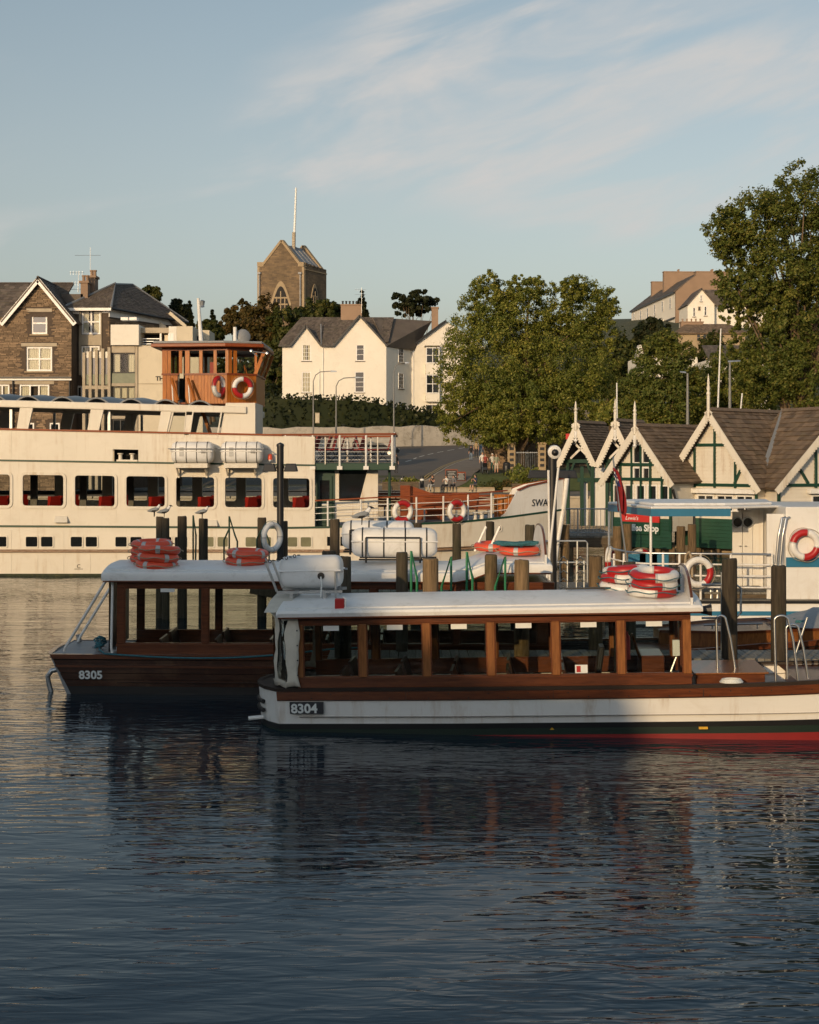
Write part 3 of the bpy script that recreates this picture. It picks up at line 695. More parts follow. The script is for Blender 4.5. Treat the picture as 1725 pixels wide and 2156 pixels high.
    bx('loggia_post', 'white', 1327, 1342, 690, 800, .9, 1.1); bx('loggia_panel', 'render2', 1362, 1420, 704, 800, 1.2, 1.6)
    for j in range(3): bx('loggia_rail', 'steel', 1172, 1330, 735 + j * 22, 741 + j * 22, .95, 1.0)
    bx('stair_tower', 'render', 1425, 1490, 645, 812, -.2, 3); bx('stair_tower_side', 'render2', 1490.4, 1625, 643, 830, -.18, 3)
    bx('stair_door', 'white', 1420, 1468, 705, 808, -.23, -.205)
    bx('end_wall', 'render2', 1140, 1700, 800, 1700, .4, 4.0); bx('end_pier', 'concrete', 1131, 1152, 795, 1700, .3, .9)
    bx('wall_band', 'concrete', 1153, 1380, 1120, 1126, .36, .41)
    bx('rear_block', 'render2', 1626, 1730, 655, 790, 2, 5); bx('rear_window', 'pane', 1628, 1680, 708, 785, 1.9, 1.95)
    for i, (c, d) in enumerate(((808, 862), (1120, 1145), (1395, 1420))): bx('floor_band', 'concrete', 934, 1130, c, d, .25, .9)
    for c, d, cu in ((865, 1030, 'side'), (1147, 1250, 'full'), (1425, 1560, None)):
        window(t, F2, ux(940), ux(1130), vz(d), vz(c), y=.35, cols=3, rows=1, fw=.06, bar=.06, fm='black', curtain=cu, sill=None)
    mt_ = m['leaf_tile'] = mat('green_tiles', (0.16, 0.18, 0.12), 0.5, 0.2, 3)
    for c in (1035, 1565): bx('spandrel_panel', 'leaf_tile', 934, 1130, c, c + 84, .3, .9)
    for i in range(5):      # fins stepping back to the left
        xx = 905 - i * 53; yy = .1 + i * .9; a = xx
        def ux(x_): return X(x_ / 3.996, Yw + yy)
        def vz(y_): return Z(526.3 + y_ / 3.996, Yw + yy)
        q = MB(inv(t) @ F2); q.box(ux(a), ux(a + 26), yy, yy + .9, 1.5, vz(818 + i * 11)); q.build('concrete_fin', m['concrete'], t, bevel=.03)
        if i < 4:
            q = MB(inv(t) @ F2); q.box(ux(a - 27), ux(a - 1), yy + .5, yy + .55, vz(1120), vz(905)); q.build('fin_pane', m['pane'], t)
            for c, d in ((852, 905), (1045, 1130)):
                q = MB(inv(t) @ F2); q.box(ux(a - 27), ux(a - 1), yy + .4, yy + .5, vz(d), vz(c)); q.build('fin_panel', m['leaf_tile' if c > 1000 else 'render'], t)
            q = MB(inv(t) @ F2); q.box(ux(a - 30), ux(a), yy + .1, yy + .4, vz(1170), vz(1140)); q.build('fin_beam', m['concrete'], t)
            q = MB(inv(t) @ F2); q.box(ux(a - 27), ux(a - 1), yy + .52, yy + .57, 1.5, vz(1172)); q.build('fin_pane', m['pane'], t)
    text('sign_letters', 'THE', Z(791, Yw) - Z(800, Yw), inv(t) @ Matrix.Translation((X(326, Yw), Yw + .38, Z(800.5, Yw))), m['ink'], t, .03, .01)
    text('sign_letters', 'ACD', Z(775, Yw) - Z(782, Yw), inv(t) @ Matrix.Translation((X(361, Yw), Yw + .38, Z(782, Yw))), m['ink'], t, .03, .01)
    for a in (1085, 1155): bx('air_unit', 'white', a, a + 60, 598, 622, .6, 1.4)
hotel()

# ------------------------------------------------------------------ white house on the hill
def white_house():
    Y = 197.0; zb = 7.6
    t = thing('white_house', 'large white rendered house with two street gables above the dark hedge', 'house', (X(750, Y), Y, zb))
    def ux(x_, Yq=Y): return X(500 + x_ / 3.642, Yq)
    def vz(y_, Yq=Y): return Z(379 + y_ / 3.642, Yq)
    F0 = frame((0, Y, 0), (1, 0, 0)); xl, xv, xr = ux(345), ux(742), ux(1142); ze = vz(1268)
    W = [(497, 565, 1258, 1388, 2, 4), (910, 975, 1248, 1388, 1, 3), (495, 565, 1470, 1630, 3, 4), (900, 975, 1468, 1630, 1, 4), (495, 560, 1700, 1760, 4, 2), (895, 970, 1705, 1765, 4, 2)]
    holes = [(ux(a), ux(b_), vz(d), vz(c)) for a, b_, c, d, _, _ in W]
    a1, z1 = ux(525), vz(1118); a2, z2 = ux(938), vz(1040)
    mb = MB(inv(t) @ F0); mb.wall(xl, xr, zb, ze, .35, holes); mb.box(xl, xr, .4, 11, zb, ze)
    mb.prism([(ux(410), ze), (ux(640), ze), (a1, z1)], .0, 5)
    # second gable holds the top of the window: split around it
    mb.prism([(ux(742), ze), (xr, ze), (a2, z2)], .002, 5)
    mb.build('wall', m['render'], t)
    for (a, b_, c, d, co, ro), cu in zip(W, ('side', None, 'full', None, None, None)):
        window(t, F0, ux(a), ux(b_), vz(d), vz(c), y=-.03 if c < 1268 else 0, cols=co, rows=ro, fw=.13, bar=.06, curtain=cu, sill='slate', deep=.1)
    q = MB(inv(t) @ F0); q.box(ux(340), ux(740), -.12, .05, vz(1668), vz(1658)); q.box(ux(335), ux(740), -.2, .05, vz(1705), vz(1696)); q.build('plinth_course', m['render'], t)
    # right return and right wing
    p2 = Vector((ux(1335, Y + 7), 7.0)); Fr = frame((xr, Y, 0), (p2.x - xr, 7.0, 0)); L = math.hypot(p2.x - xr, 7.0)
    mb = MB(inv(t) @ Fr); mb.box(.003, L, .003, .3, zb - 1, vz(1270, Y + 3)); mb.build('return_wall', m['render'], t)
    for c, d in ((1290, 1400), (1478, 1600), (1715, 1790)):
        window(t, Fr, L * .47, L * .66, vz(d, Y + 3.7), vz(c, Y + 3.7), y=-.14, cols=2, rows=4, fw=.09, bar=.04, sill='slate', deep=.12)
    Yw = Y + 7; F2 = frame((p2.x, Yw, 0), (1, .12, 0)); xw = ux(1640, Yw) - p2.x; ga = (ux(1600, Yw) - p2.x, vz(1075, Yw))
    mb = MB(inv(t) @ F2); mb.box(0, xw * 1.4, 0, 8, zb - 1, vz(1285, Yw)); mb.prism([(.1, vz(1285, Yw)), (xw * 1.9, vz(1285, Yw)), ga], .004, 6); mb.build('wing_wall', m['render'], t)
    mb = MB(inv(t) @ F2); b0 = ux(1440, Yw) - p2.x; b1 = ux(1545, Yw) - p2.x
    mb.box(b0, b1, -1.0, -.004, vz(1490, Yw), vz(1410, Yw)); mb.build('bay', m['render'], t); mb = MB(inv(t) @ F2); mb.box(b0, b1, -1.0, -.004, vz(1700, Yw), vz(1640, Yw)); mb.build('bay', m['render'], t); mb = MB(inv(t) @ F2); mb.box(b0 - .1, b1 + .1, -1.1, -.004, vz(1282, Yw), vz(1272, Yw)); mb.build('bay_roof', m['slate'], t)
    for c, d in ((1285, 1408), (1492, 1638)): window(t, F2, b0, b1, vz(d, Yw), vz(c, Yw), y=-1.05, cols=2, rows=2, fw=.14, bar=.1, sill=None)
    for c in (1720,): window(t, F2, b0 + .1, b1, vz(1840, Yw), vz(c, Yw), y=-.14, cols=2, rows=2, fw=.1, sill=None)
    for xx in (657, 630): 
        q = MB(inv(t) @ F0); q.tube([(ux(xx), -.1, vz(1290 if xx > 640 else 1450)), (ux(xx), -.1, vz(1660))], .06, 6); q.build('downpipe', m['white'], t)
    q = MB(inv(t) @ F2); q.tube([(.25, -.12, vz(1290, Yw)), (.25, -.12, zb)], .07, 6); q.build('downpipe', m['white'], t)
    # roofs
    zr = vz(1052, Y + 5); o = .45
    def pl(a, b_, c, d, rows, cols, s_):
        rf = roofslab(t, F0, a, b_, c, d, .12); slates(t, F0, a, b_, c, d, rows, cols, parent=rf, seed=s_); return rf
    pl((xl - .4, .12, ze + .5), (xr + .3, .12, ze + .5), (xr + 1, 5, zr), (ux(470), 5, zr), 16, 60, 31)
    pl((xl - .5, -.5, ze - .1), (ux(405), -.5, ze - .1), (ux(425), .6, ze + 1.0), (xl - .1, .6, ze + 1.0), 4, 8, 32); pl((ux(640), -.5, ze - .1), (ux(742), -.5, ze - .1), (ux(730), .6, ze + 1.0), (ux(650), .6, ze + 1.0), 4, 10, 33)
    pl((xr, -.2, ze - .12), (p2.x + .5, 7, ze - .12), (p2.x + 3, 8.6, zr - .2), (xr - 2, 4, zr - .1), 16, 26, 35)
    for (ax, az, lx, rx, dp) in ((a1, z1, ux(405), ux(645), 4.0), (a2, z2, ux(735), ux(1150), 5.2)):
        lz = ze - .02
        for s_ in (-1, 1):
            ex = lx if s_ < 0 else rx
            A, B, Cq, D = (ex, -o, lz), (ex, dp, lz), (ax, dp, az + .1), (ax, -o, az + .1)
            if s_ < 0: A, B, Cq, D = B, A, D, Cq
            rf = pl(A, B, Cq, D, 14, 18, 40 + int(ax) + s_)
            q = MB(inv(t) @ F0); q.bar((ex, -o - .03, lz - .12), (ax, -o - .03, az - .02), .06, .24); q.build('verge_board', m['blackp'], t)
    q = MB(inv(t) @ F0); q.tube([(ux(645), -.5, ze + .02), (ux(632), 2.6, vz(1105, Y + 2.6))], .09, 5); q.build('valley_flashing', m['lead'], t)
    q = MB(inv(t) @ F2)
    A, B, Cq, D = (-.4, -.5, vz(1285, Yw)), (-.4, 7, vz(1285, Yw)), (ga[0], 7, ga[1] + .1), (ga[0], -.5, ga[1] + .1)
    rf = roofslab(t, F2, B, A, D, Cq, .12); slates(t, F2, B, A, D, Cq, 14, 22, parent=rf, seed=52)
    q.bar((-.4, -.55, vz(1290, Yw)), (ga[0], -.55, ga[1] - .05), .06, .24); q.build('verge_board', m['blackp'], t)
    q = MB(inv(t) @ F0); q.box(xl - .5, ux(410), -.62, -.5, ze - .22, ze - .08); q.box(ux(645), ux(735), -.62, -.5, ze - .22, ze - .08); q.build('gutter', m['black'], t)
    chimney(t, F0, ux(795, Y + 5), ux(955, Y + 5), 4.4, 5.6, zr - 1, vz(965, Y + 5), 6, pot='blackp'); chimney(t, F0, ux(1490, Y + 9), ux(1540, Y + 9), 8.5, 10.5, zr - 3, vz(985, Y + 9), 0)
white_house()
aerial('aerial', 'aerial on the mast beside the white house chimney', P(500 + 953 / 3.642, 379 + 1020 / 3.642, 201), 3.6, [(3.3, 1.6, 6), (2.6, 1.6, 0)])

# ------------------------------------------------------------------ church tower
def tower():
    Y = 262.0
    t = thing('church_tower', 'square stone church tower with gabled saddleback top and a white flagpole', 'tower', (X(600, Y), Y, 12))
    def ux(x_, q=Y): return X(500 + x_ / 3.642, q)
    def vz(y_, q=Y): return Z(379 + y_ / 3.642, q)
    F0 = frame((0, Y, 0), (1, 0, 0)); xl, xr = ux(157), ux(511); W = xr - xl; D = 7.2
    pb = Vector((ux(683, Y + D), D)); Fs = frame((xr, Y, 0), (pb.x - xr, D, 0)); Ls = math.hypot(pb.x - xr, D)
    off = pb.x - xr
    zs = vz(650); za = vz(470); ax = ux(340)
    def sh(x, y, z): return (x + off * y / D, y, z)
    mb = MB(inv(t) @ F0); mb.fn = sh
    mb.box(xl, xr, 0, D, 10, zs); mb.prism([(ux(200), zs), (ux(480), zs), (ax, za)], 0, .7); mb.prism([(ux(200), zs), (ux(480), zs), (ax, za)], D - .7, D)
    tm, nt, b = nodes_of('tower_stone'); v, g = pos(nt, (1, 1, 1))
    br = nt.nodes.new('ShaderNodeTexBrick'); br.inputs['Scale'].default_value = 1.0; br.inputs['Brick Width'].default_value = .9; br.inputs['Row Height'].default_value = .26
    br.inputs['Color1'].default_value = (.20, .145, .085, 1); br.inputs['Color2'].default_value = (.12, .09, .06, 1); br.inputs['Mortar'].default_value = (.13, .1, .07, 1); br.inputs['Mortar Size'].default_value = .02
    cmb = nt.nodes.new('ShaderNodeCombineXYZ'); sp = nt.nodes.new('ShaderNodeSeparateXYZ'); link(nt, v, sp.inputs[0]); ad = nt.nodes.new('ShaderNodeMath'); link(nt, sp.outputs[0], ad.inputs[0]); link(nt, sp.outputs[1], ad.inputs[1])
    link(nt, ad.outputs[0], cmb.inputs[0]); link(nt, sp.outputs[2], cmb.inputs[1]); link(nt, cmb.outputs[0], br.inputs['Vector'])
    cc = mixrgb(nt, 1.0, br.outputs[0], ramp(nt, noise(nt, v, .5, 6), ((.3, (.7, .7, .7)), (.7, (1.3, 1.25, 1.2)))), 'MULTIPLY'); link(nt, cc, b.inputs['Base Color']); b.inputs['Roughness'].default_value = .95
    m['tower'] = tm
    mb.build('wall', tm, t)
    def part(name, mt, fn, sheared=True):
        q = MB(inv(t) @ F0)
        if sheared: q.fn = sh
        fn(q); return q.build(name, m[mt], t)
    for y0 in (-.12, D - .6):     # gable copings
        for s_ in (-1, 1): part('coping', 'sandstone', lambda q: q.bar((ax + s_ * (ux(480) - ax) * 1.02, y0 + .35, zs + .02), (ax, y0 + .35, za + .15), .75, .4))
    for a, b_ in ((157, 205), (470, 512)): part('corner_pinnacle', 'sandstone', lambda q: q.box(ux(a) - .04, ux(b_), -.15, .9, zs - .35, vz(630)))
    part('quoins', 'sandstone', lambda q: (q.box(ux(497), xr + .06, -.06, .4, 12, zs - .4), q.box(xl - .06, xl + .35, -.06, .4, 12, zs - .4)))
    for s_ in (-1, 1): part('roof', 'lead', lambda q: q.hexa([(ax + s_ * .02, .7, za - .6), (ax + s_ * 3.2, .7, zs + .1), (ax + s_ * 3.2, D - .7, zs + .1), (ax + s_ * .02, D - .7, za - .6), (ax + s_ * .02, .7, za - .45), (ax + s_ * 3.3, .7, zs + .25), (ax + s_ * 3.3, D - .7, zs + .25), (ax + s_ * .02, D - .7, za - .45)]))
    for i in range(4): part('roof_batten', 'lead', lambda q: q.bar((ax + .1, 1.2 + i * 1.5, za - .42), (ax + 3.2, 1.2 + i * 1.5, zs + .33), .12, .1))
    for i in range(6):      # battlements on the right side
        part('merlon', 'tower', lambda q: q.box(xr - .5, xr + .12, .3 + i * 1.18, 1.0 + i * 1.18, zs - .02, zs + .42 - .08 * i))
    part('parapet_course', 'sandstone', lambda q: q.box(xr - .1, xr + .14, .2, D, zs - .9, zs - .7))
    for a in (174, 488): part('downpipe', 'lead', lambda q: (q.tube([(ux(a), -.18, vz(725)), (ux(a), -.18, 12)], .13, 6), q.box(ux(a) - .3, ux(a) + .3, -.4, -.02, vz(722), vz(708))))
    # pointed louvre windows
    def arch(Fm, cx, zt, w, h, name='bell_window'):
        def prof(k, n=8):
            r_ = w * k; pts = []
            zsng = zt - w * 1.1
            for i in range(n + 1): a = i / n; pts.append((cx + r_ / 2 - r_ / 2 * a ** 1.0 * (1 - .0), zsng + (w * 1.1 * k) * math.sin(a * math.pi / 2)))
            return [(cx - r_ / 2, zt - h), (cx + r_ / 2, zt - h)] + pts + [(2 * cx - x, z) for x, z in reversed(pts[:-1])]
        q = MB(inv(t) @ Fm); q.prism(prof(1.28), -.12, .02); s = q.build(name, m['sandstone'], t)
        q = MB(inv(t) @ Fm); q.prism(prof(1.0), -.16, -.125); q.build('louvre_opening', m['dark'], s)
        for i in (-1, 0, 1):
            q = MB(inv(t) @ Fm); q.box(cx + i * w * .25 - .09, cx + i * w * .25 + .09, -.24, -.165, zt - h, zt - w * (.3 + .35 * abs(i))); q.build('mullion', m['sandstone'], s)
        for j in range(3):
            q = MB(inv(t) @ Fm); q.box(cx - w * .42, cx + w * .42, -.22, -.17, zt - w * (.75 + j * .4), zt - w * (.66 + j * .4)); q.build('transom', m['sandstone'], s)
    arch(F0, ux(333), vz(815), ux(398) - ux(272), 6.0); arch(Fs, Ls * .46, vz(825, Y + 3), 2.3, 6.0)
    f = thing('flagpole', 'bare white flagpole rising from the church tower roof', 'flagpole', (ux(432, Y + 3), Y + 3, vz(525, Y + 3)))
    q = MB(); q.tube([(0, 0, -.6), (.05, 0, (vz(400) - vz(525)))], .34, 8); q.build('socket', m['concrete'], f)
    h = vz(62) - vz(525); q = MB(); q.tube([(.05, 0, 1), (.24, 0, h * .5), (ux(450) - ux(432), 0, h)], [.24, .21, .17], 8); q.lathe([(.01, -.2), (.17, 0), (.01, .2)], (ux(450) - ux(432), 0, h + .1), 8); q.build('pole', m['paper'], f, smooth=50)
tower()

# ------------------------------------------------------------------ terrace and houses on the right-hand hill
def hill_houses():
    def ux(x_, q): return X(1289.6 + x_ / 3.901, q)
    def vz(y_, q): return Z(315.8 + y_ / 3.901, q)
    # terrace: near end (right) at Y=310, far end (left) at Y=352
    t = thing('terrace', 'pale terrace of tall houses with a brown gable end on the hilltop', 'house', (ux(512, 310), 310, 22))
    a = Vector((ux(515, 310), 310.0)); b = Vector((ux(157, 352), 352.0)); L = (b - a).length
    Fm = frame((b.x, b.y, 0), (a.x - b.x, a.y - b.y, 0)); zt = vz(1165, 310); zb = 20
    q = MB(inv(t) @ Fm); q.box(0, L, 0, 9, zb, zt); q.build('wall', m['render'], t)
    q = MB(inv(t) @ Fm); q.box(-.1, L, -.35, -.003, zt - 5.8, zt - 5.5); q.box(-.1, L + .2, -.5, -.003, zt - .3, zt); q.build('cornice', m['blackp'], t)
    for i in range(6):
        x = L * (i + .35) / 6
        for z0, z1 in ((zt - 3.3, zt - .9), (zt - 9.3, zt - 6.5), (zt - 14, zt - 11)):
            window(t, Fm, x, x + 1.5, z0, z1, y=-.2, cols=1, rows=2, fw=.14, fm='white', sill=None, deep=.1)
        if i % 2 == 0:
            q = MB(inv(t) @ Fm); q.box(x - 1.0, x + 3, -1.2, -.36, zt - 5.6, zt - 5.2); q.build('bay_roof', m['render'], t); q = MB(inv(t) @ Fm); q.box(x - .8, x + 2.8, -1.0, -.36, zb, zt - 5.62); q.build('bay', m['render'], t)
    # brown gable end, facing right-front, and tall stack
    q = MB(inv(t) @ Fm); q.add([(L + .02, 0, zb), (L + .02, 11, zb), (L + .02, 11, zt + .5), (L + .02, 5, zt + 4.0), (L + .02, 0, zt), (L + .6, 0, zb), (L + .6, 11, zb), (L + .6, 11, zt + .5), (L + .6, 5, zt + 4.0), (L + .6, 0, zt)],
        ((4, 3, 2, 1, 0), (5, 6, 7, 8, 9), (0, 1, 6, 5), (1, 2, 7, 6), (2, 3, 8, 7), (3, 4, 9, 8), (4, 0, 5, 9))); q.build('gable_end', m['brownrender'], t)
    pA, pB, pC, pD = (0, -.5, zt), (L, -.5, zt), (L, 5, zt + 4.2), (0, 5, zt + 4.2)
    rf = roofslab(t, Fm, pA, pB, pC, pD, .2); slates(t, Fm, pA, pB, pC, pD, 12, 60, parent=rf, seed=61)
    chimney(t, Fm, L - 1.4, L + .5, 4.5, 12.0, zt, vz(1012, 312), 6, 'brownrender')
    chimney(t, Fm, L * .55, L * .55 + 1.4, 2, 9, zt, zt + 6.6, 7, 'brownrender'); chimney(t, Fm, L * .18, L * .18 + 1.2, 3, 9, zt, zt + 6.2, 6, 'brownrender')
    # white gabled villa
    Y = 285.0; F0 = frame((0, Y, 0), (1, 0, 0))
    t = thing('white_villa', 'white gabled villa half hidden behind the big tree, right of the terrace', 'house', (ux(730, Y), Y, 20))
    xl, xr, xa = ux(618, Y), ux(838, Y), ux(730, Y); ze = vz(1265, Y); za = vz(1140, Y)
    q = MB(inv(t) @ F0); q.box(xl, xr, 0, 9, 16, ze); q.prism([(xl, ze), (xr, ze), (xa, za)], .002, 9); q.box(xr, ux(1300, Y), 2, 10, 14, vz(1275, Y)); q.build('wall', m['render'], t)
    for a_, b_, c, d in ((720, 737, 1190, 1245), (660, 682, 1292, 1370), (752, 775, 1282, 1362)): window(t, F0, ux(a_, Y), ux(b_, Y), vz(d, Y), vz(c, Y), y=-.14, cols=1, rows=2, fw=.13, sill='slate')
    window(t, F0, ux(703, Y), ux(725, Y), vz(1322, Y), vz(1285, Y), y=-.14, cols=1, rows=1, fw=.1, fm='concrete', sill=None)
    for a_ in (1085, 1200): window(t, F0, ux(a_, Y), ux(a_ + 25, Y), vz(1365, Y), vz(1290, Y), y=1.86, cols=1, rows=2, fw=.13, sill=None)
    for s_ in (-1, 1):
        ex = xl - .3 if s_ < 0 else xr + .3; A, B, Cq, D = (ex, -.5, ze - .2), (ex, 9, ze - .2), (xa, 9, za + .15), (xa, -.5, za + .15)
        if s_ < 0: A, B, Cq, D = B, A, D, Cq
        rf = roofslab(t, F0, A, B, Cq, D, .15); slates(t, F0, A, B, Cq, D, 10, 16, parent=rf, seed=70 + s_)
    A, B, Cq, D = (xr - .5, 1.6, vz(1270, Y)), (ux(1330, Y), 1.6, vz(1280, Y)), (ux(1300, Y), 6, vz(1115, Y)), (xa + 1, 6, vz(1120, Y))
    rf = roofslab(t, F0, A, B, Cq, D, .15); slates(t, F0, A, B, Cq, D, 10, 40, parent=rf, seed=73)
    q = MB(inv(t) @ F0); q.box(ux(905, Y), ux(945, Y), .8, 3, vz(1150, Y), vz(1095, Y)); q.build('dormer', m['render'], t)
    # lower brown roof with pots, in front
    Y = 230.0; F0 = frame((0, Y, 0), (1, 0, 0))
    t = thing('brick_house', 'house with hipped brown roof and a row of chimney pots below the white villa', 'house', (ux(720, Y), Y, 12))
    q = MB(inv(t) @ F0); q.box(ux(540, Y), ux(1090, Y), 0, 9, 10, vz(1500, Y)); q.build('wall', m['sandstone'], t)
    A, B, Cq, D = (ux(500, Y), -.6, vz(1505, Y)), (ux(1110, Y), -.6, vz(1505, Y)), (ux(1000, Y), 4, vz(1410, Y)), (ux(640, Y), 4, vz(1410, Y))
    rf = roofslab(t, F0, A, B, Cq, D, .15, mt='slate_s'); slates(t, F0, A, B, Cq, D, 10, 40, parent=rf, seed=74, mt='slate_s')
    chimney(t, F0, ux(600, Y), ux(785, Y), 3.6, 5, vz(1450, Y), vz(1400, Y), 5, 'brownrender'); 
    for a_ in (690, 740, 790): window(t, F0, ux(a_, Y), ux(a_ + 36, Y), vz(1570, Y), vz(1512, Y), y=-.14, cols=1, rows=2, fw=.12, fm='sandstone', sill=None)
    # white cottage behind the mid trees
    Y = 165.0; F0 = frame((0, Y, 0), (1, 0, 0))
    t = thing('white_cottage', 'white cottage with tapered white chimney glimpsed through the trees', 'house', (ux(300, Y), Y, 6))
    q = MB(inv(t) @ F0); q.box(ux(215, Y), ux(700, Y), 0, 8, 5, vz(1700, Y)); q.prism([(ux(250, Y), vz(1700, Y)), (ux(520, Y), vz(1700, Y)), (ux(385, Y), vz(1620, Y))], 0, 8); q.build('wall', m['render'], t)
    q = MB(inv(t) @ F0); a0, a1 = ux(208, Y), ux(280, Y); q.hexa([(a0, 1, vz(1720, Y)), (a1, 1, vz(1720, Y)), (a1, 3, vz(1720, Y)), (a0, 3, vz(1720, Y)), (a0 + .4, 1.2, vz(1592, Y)), (a1 - .4, 1.2, vz(1592, Y)), (a1 - .4, 2.8, vz(1592, Y)), (a0 + .4, 2.8, vz(1592, Y))]); q.build('chimney', m['render'], t)
    for s_, ex in ((-1, 235), (1, 540)):
        A, B, Cq, D = (ux(ex, Y), -.4, vz(1705, Y)), (ux(ex, Y), 8, vz(1705, Y)), (ux(385, Y), 8, vz(1612, Y)), (ux(385, Y), -.4, vz(1612, Y))
        if s_ < 0: A, B, Cq, D = B, A, D, Cq
        rf = roofslab(t, F0, A, B, Cq, D, .15); slates(t, F0, A, B, Cq, D, 10, 16, parent=rf, seed=80 + s_)
    for a_ in (330, 420, 560): window(t, F0, ux(a_, Y), ux(a_ + 40, Y), vz(1860, Y), vz(1790, Y), y=-.14, cols=2, rows=2, fw=.1, sill='slate')
    Y = 150.0; F0 = frame((0, Y, 0), (1, 0, 0))
    t = thing('white_bungalow', 'low white house with grey slate roof behind the lamp posts', 'house', (ux(980, Y), Y, 4))
    q = MB(inv(t) @ F0); q.box(ux(800, Y), ux(1320, Y), 0, 8, 3.6, vz(1718, Y)); q.build('wall', m['render'], t)
    A, B, Cq, D = (ux(790, Y), -.4, vz(1722, Y)), (ux(1330, Y), -.4, vz(1722, Y)), (ux(1330, Y), 4, vz(1580, Y)), (ux(800, Y), 4, vz(1580, Y))
    rf = roofslab(t, F0, A, B, Cq, D, .15); slates(t, F0, A, B, Cq, D, 12, 36, parent=rf, seed=83)
    for a_ in (1160, 1240): window(t, F0, ux(a_, Y), ux(a_ + 50, Y), vz(1860, Y), vz(1780, Y), y=-.14, cols=2, rows=2, fw=.1, sill='slate')
hill_houses()
# ------------------------------------------------------------------ trees and hedges
def leaf_mesh(name, cen, nrm, size, rs, mt, aspect=0.62):
    n = len(cen)
    r1 = rs.normal(size=(n, 3)); t = np.cross(nrm, r1); t /= np.linalg.norm(t, axis=1)[:, None] + 1e-9
    b = np.cross(nrm, t); s = (size * rs.uniform(.6, 1.35, n))[:, None]
    v = np.empty((n, 4, 3)); v[:, 0] = cen - t * s; v[:, 1] = cen - b * s * aspect + nrm * s * .12; v[:, 2] = cen + t * s; v[:, 3] = cen + b * s * aspect + nrm * s * .12
    me = bpy.data.meshes.new(name); me.vertices.add(4 * n); me.vertices.foreach_set('co', v.reshape(-1).astype(np.float32))
    me.loops.add(4 * n); me.loops.foreach_set('vertex_index', np.arange(4 * n, dtype=np.int32))
    me.polygons.add(n); me.polygons.foreach_set('loop_start', np.arange(0, 4 * n, 4, dtype=np.int32))
    me.materials.append(mt); me.update(calc_edges=True); me.validate(); return me
def tree(name, label, base, lobes, clumps, per, leaf, mt, tr=0.4, seed=1, rc=0.11, up=0.35, limbs=14, group=None, gap=0.0, bark='bark', droop=0.0, trunk=True):
    """lobes: ellipsoids (dx, dy, dz, rx, ry, rz) above the base; leaves gather in clumps near the lobes' shells"""
    rs = np.random.RandomState(seed); t = thing(name, label, 'tree', base, group=group)
    vol = np.array([l[3] * l[4] * l[5] for l in lobes]) ** .7; vol /= vol.sum(); cl = []; rad = []
    while len(cl) < clumps:
        k = rs.choice(len(lobes), p=vol); dx, dy, dz, rx, ry, rz = lobes[k]
        d = rs.normal(size=3); d /= np.linalg.norm(d); f = rs.uniform(.2, 1.0) ** .5
        f *= 1 + .13 * math.sin(d[0] * 7 + seed) * math.cos(d[2] * 6 + d[1] * 5 + seed)
        p = np.array([dx + d[0] * rx * f, dy + d[1] * ry * f, dz + d[2] * rz * f])
        cl.append(p); rad.append(rc * (rx + ry + rz) / 3 * rs.uniform(.6, 1.5))
    cl = np.array(cl); rad = np.array(rad); cen0 = np.mean([l[:3] for l in lobes], axis=0)
    idx = np.repeat(np.arange(clumps), per); g = rs.normal(size=(len(idx), 3)); g *= np.array([1, 1, .75]); g *= (np.abs(rs.normal(size=len(idx))) ** .35 / np.linalg.norm(g, axis=1))[:, None]
    cen = cl[idx] + g * rad[idx][:, None]; cen[:, 2] -= droop * rad[idx] * rs.uniform(0, 1, len(idx))
    nrm = g * .8 + (cen - cen0) / (np.linalg.norm(cen - cen0, axis=1)[:, None] + 1e-6) * .5 + rs.normal(size=cen.shape) * .55; nrm[:, 2] += up
    nrm /= np.linalg.norm(nrm, axis=1)[:, None]
    me = leaf_mesh('crown', cen, nrm, leaf, rs, m[mt]); piece('crown', me, t)
    if trunk:
        top = max(l[2] for l in lobes); mb = MB(); H = top * .95
        cx, cy = cen0[0] * .6, cen0[1] * .6
        tp = [Vector((cx * q + .12 * math.sin(q * 7 + seed) * tr * 2, cy * q, H * q - .3)) for q in (0, .04, .15, .3, .5, .7, .85, 1)]
        mb.tube(tp, [tr * 1.5, tr * 1.15, tr, tr * .9, tr * .68, tr * .45, tr * .28, tr * .12], 10)
        for i in range(limbs):
            e = Vector(cl[int(rs.randint(clumps))]); q = rs.uniform(.18, .75); j = min(6, int(q * 7)); s = tp[j].lerp(tp[j + 1], q * 7 - j)
            mid_ = s.lerp(e, .5) + Vector((rs.normal() * .3, rs.normal() * .3, .08 * (e - s).length)); w = tr * (.42 - .3 * q)
            mb.tube([s, s.lerp(mid_, .55) + Vector((0, 0, .1)), mid_, mid_.lerp(e, .6), e], [w, w * .8, w * .6, w * .38, w * .12], 6)
        mb.build('trunk', m[bark], t, smooth=60)
    return t
def gp(u, Y): return (X(u, Y), Y, gz(X(u, Y), Y))
def lob(u, v, Y, ru, rv, bu, dy=0, rd=None):      # lobe from its outline seen in the photograph, at depth Y + dy
    b = gp(bu, Y); k = Y / F_PX; return (X(u, Y) - b[0], dy, Z(v, Y) - b[2], ru * k, (rd or ru) * k, rv * k)
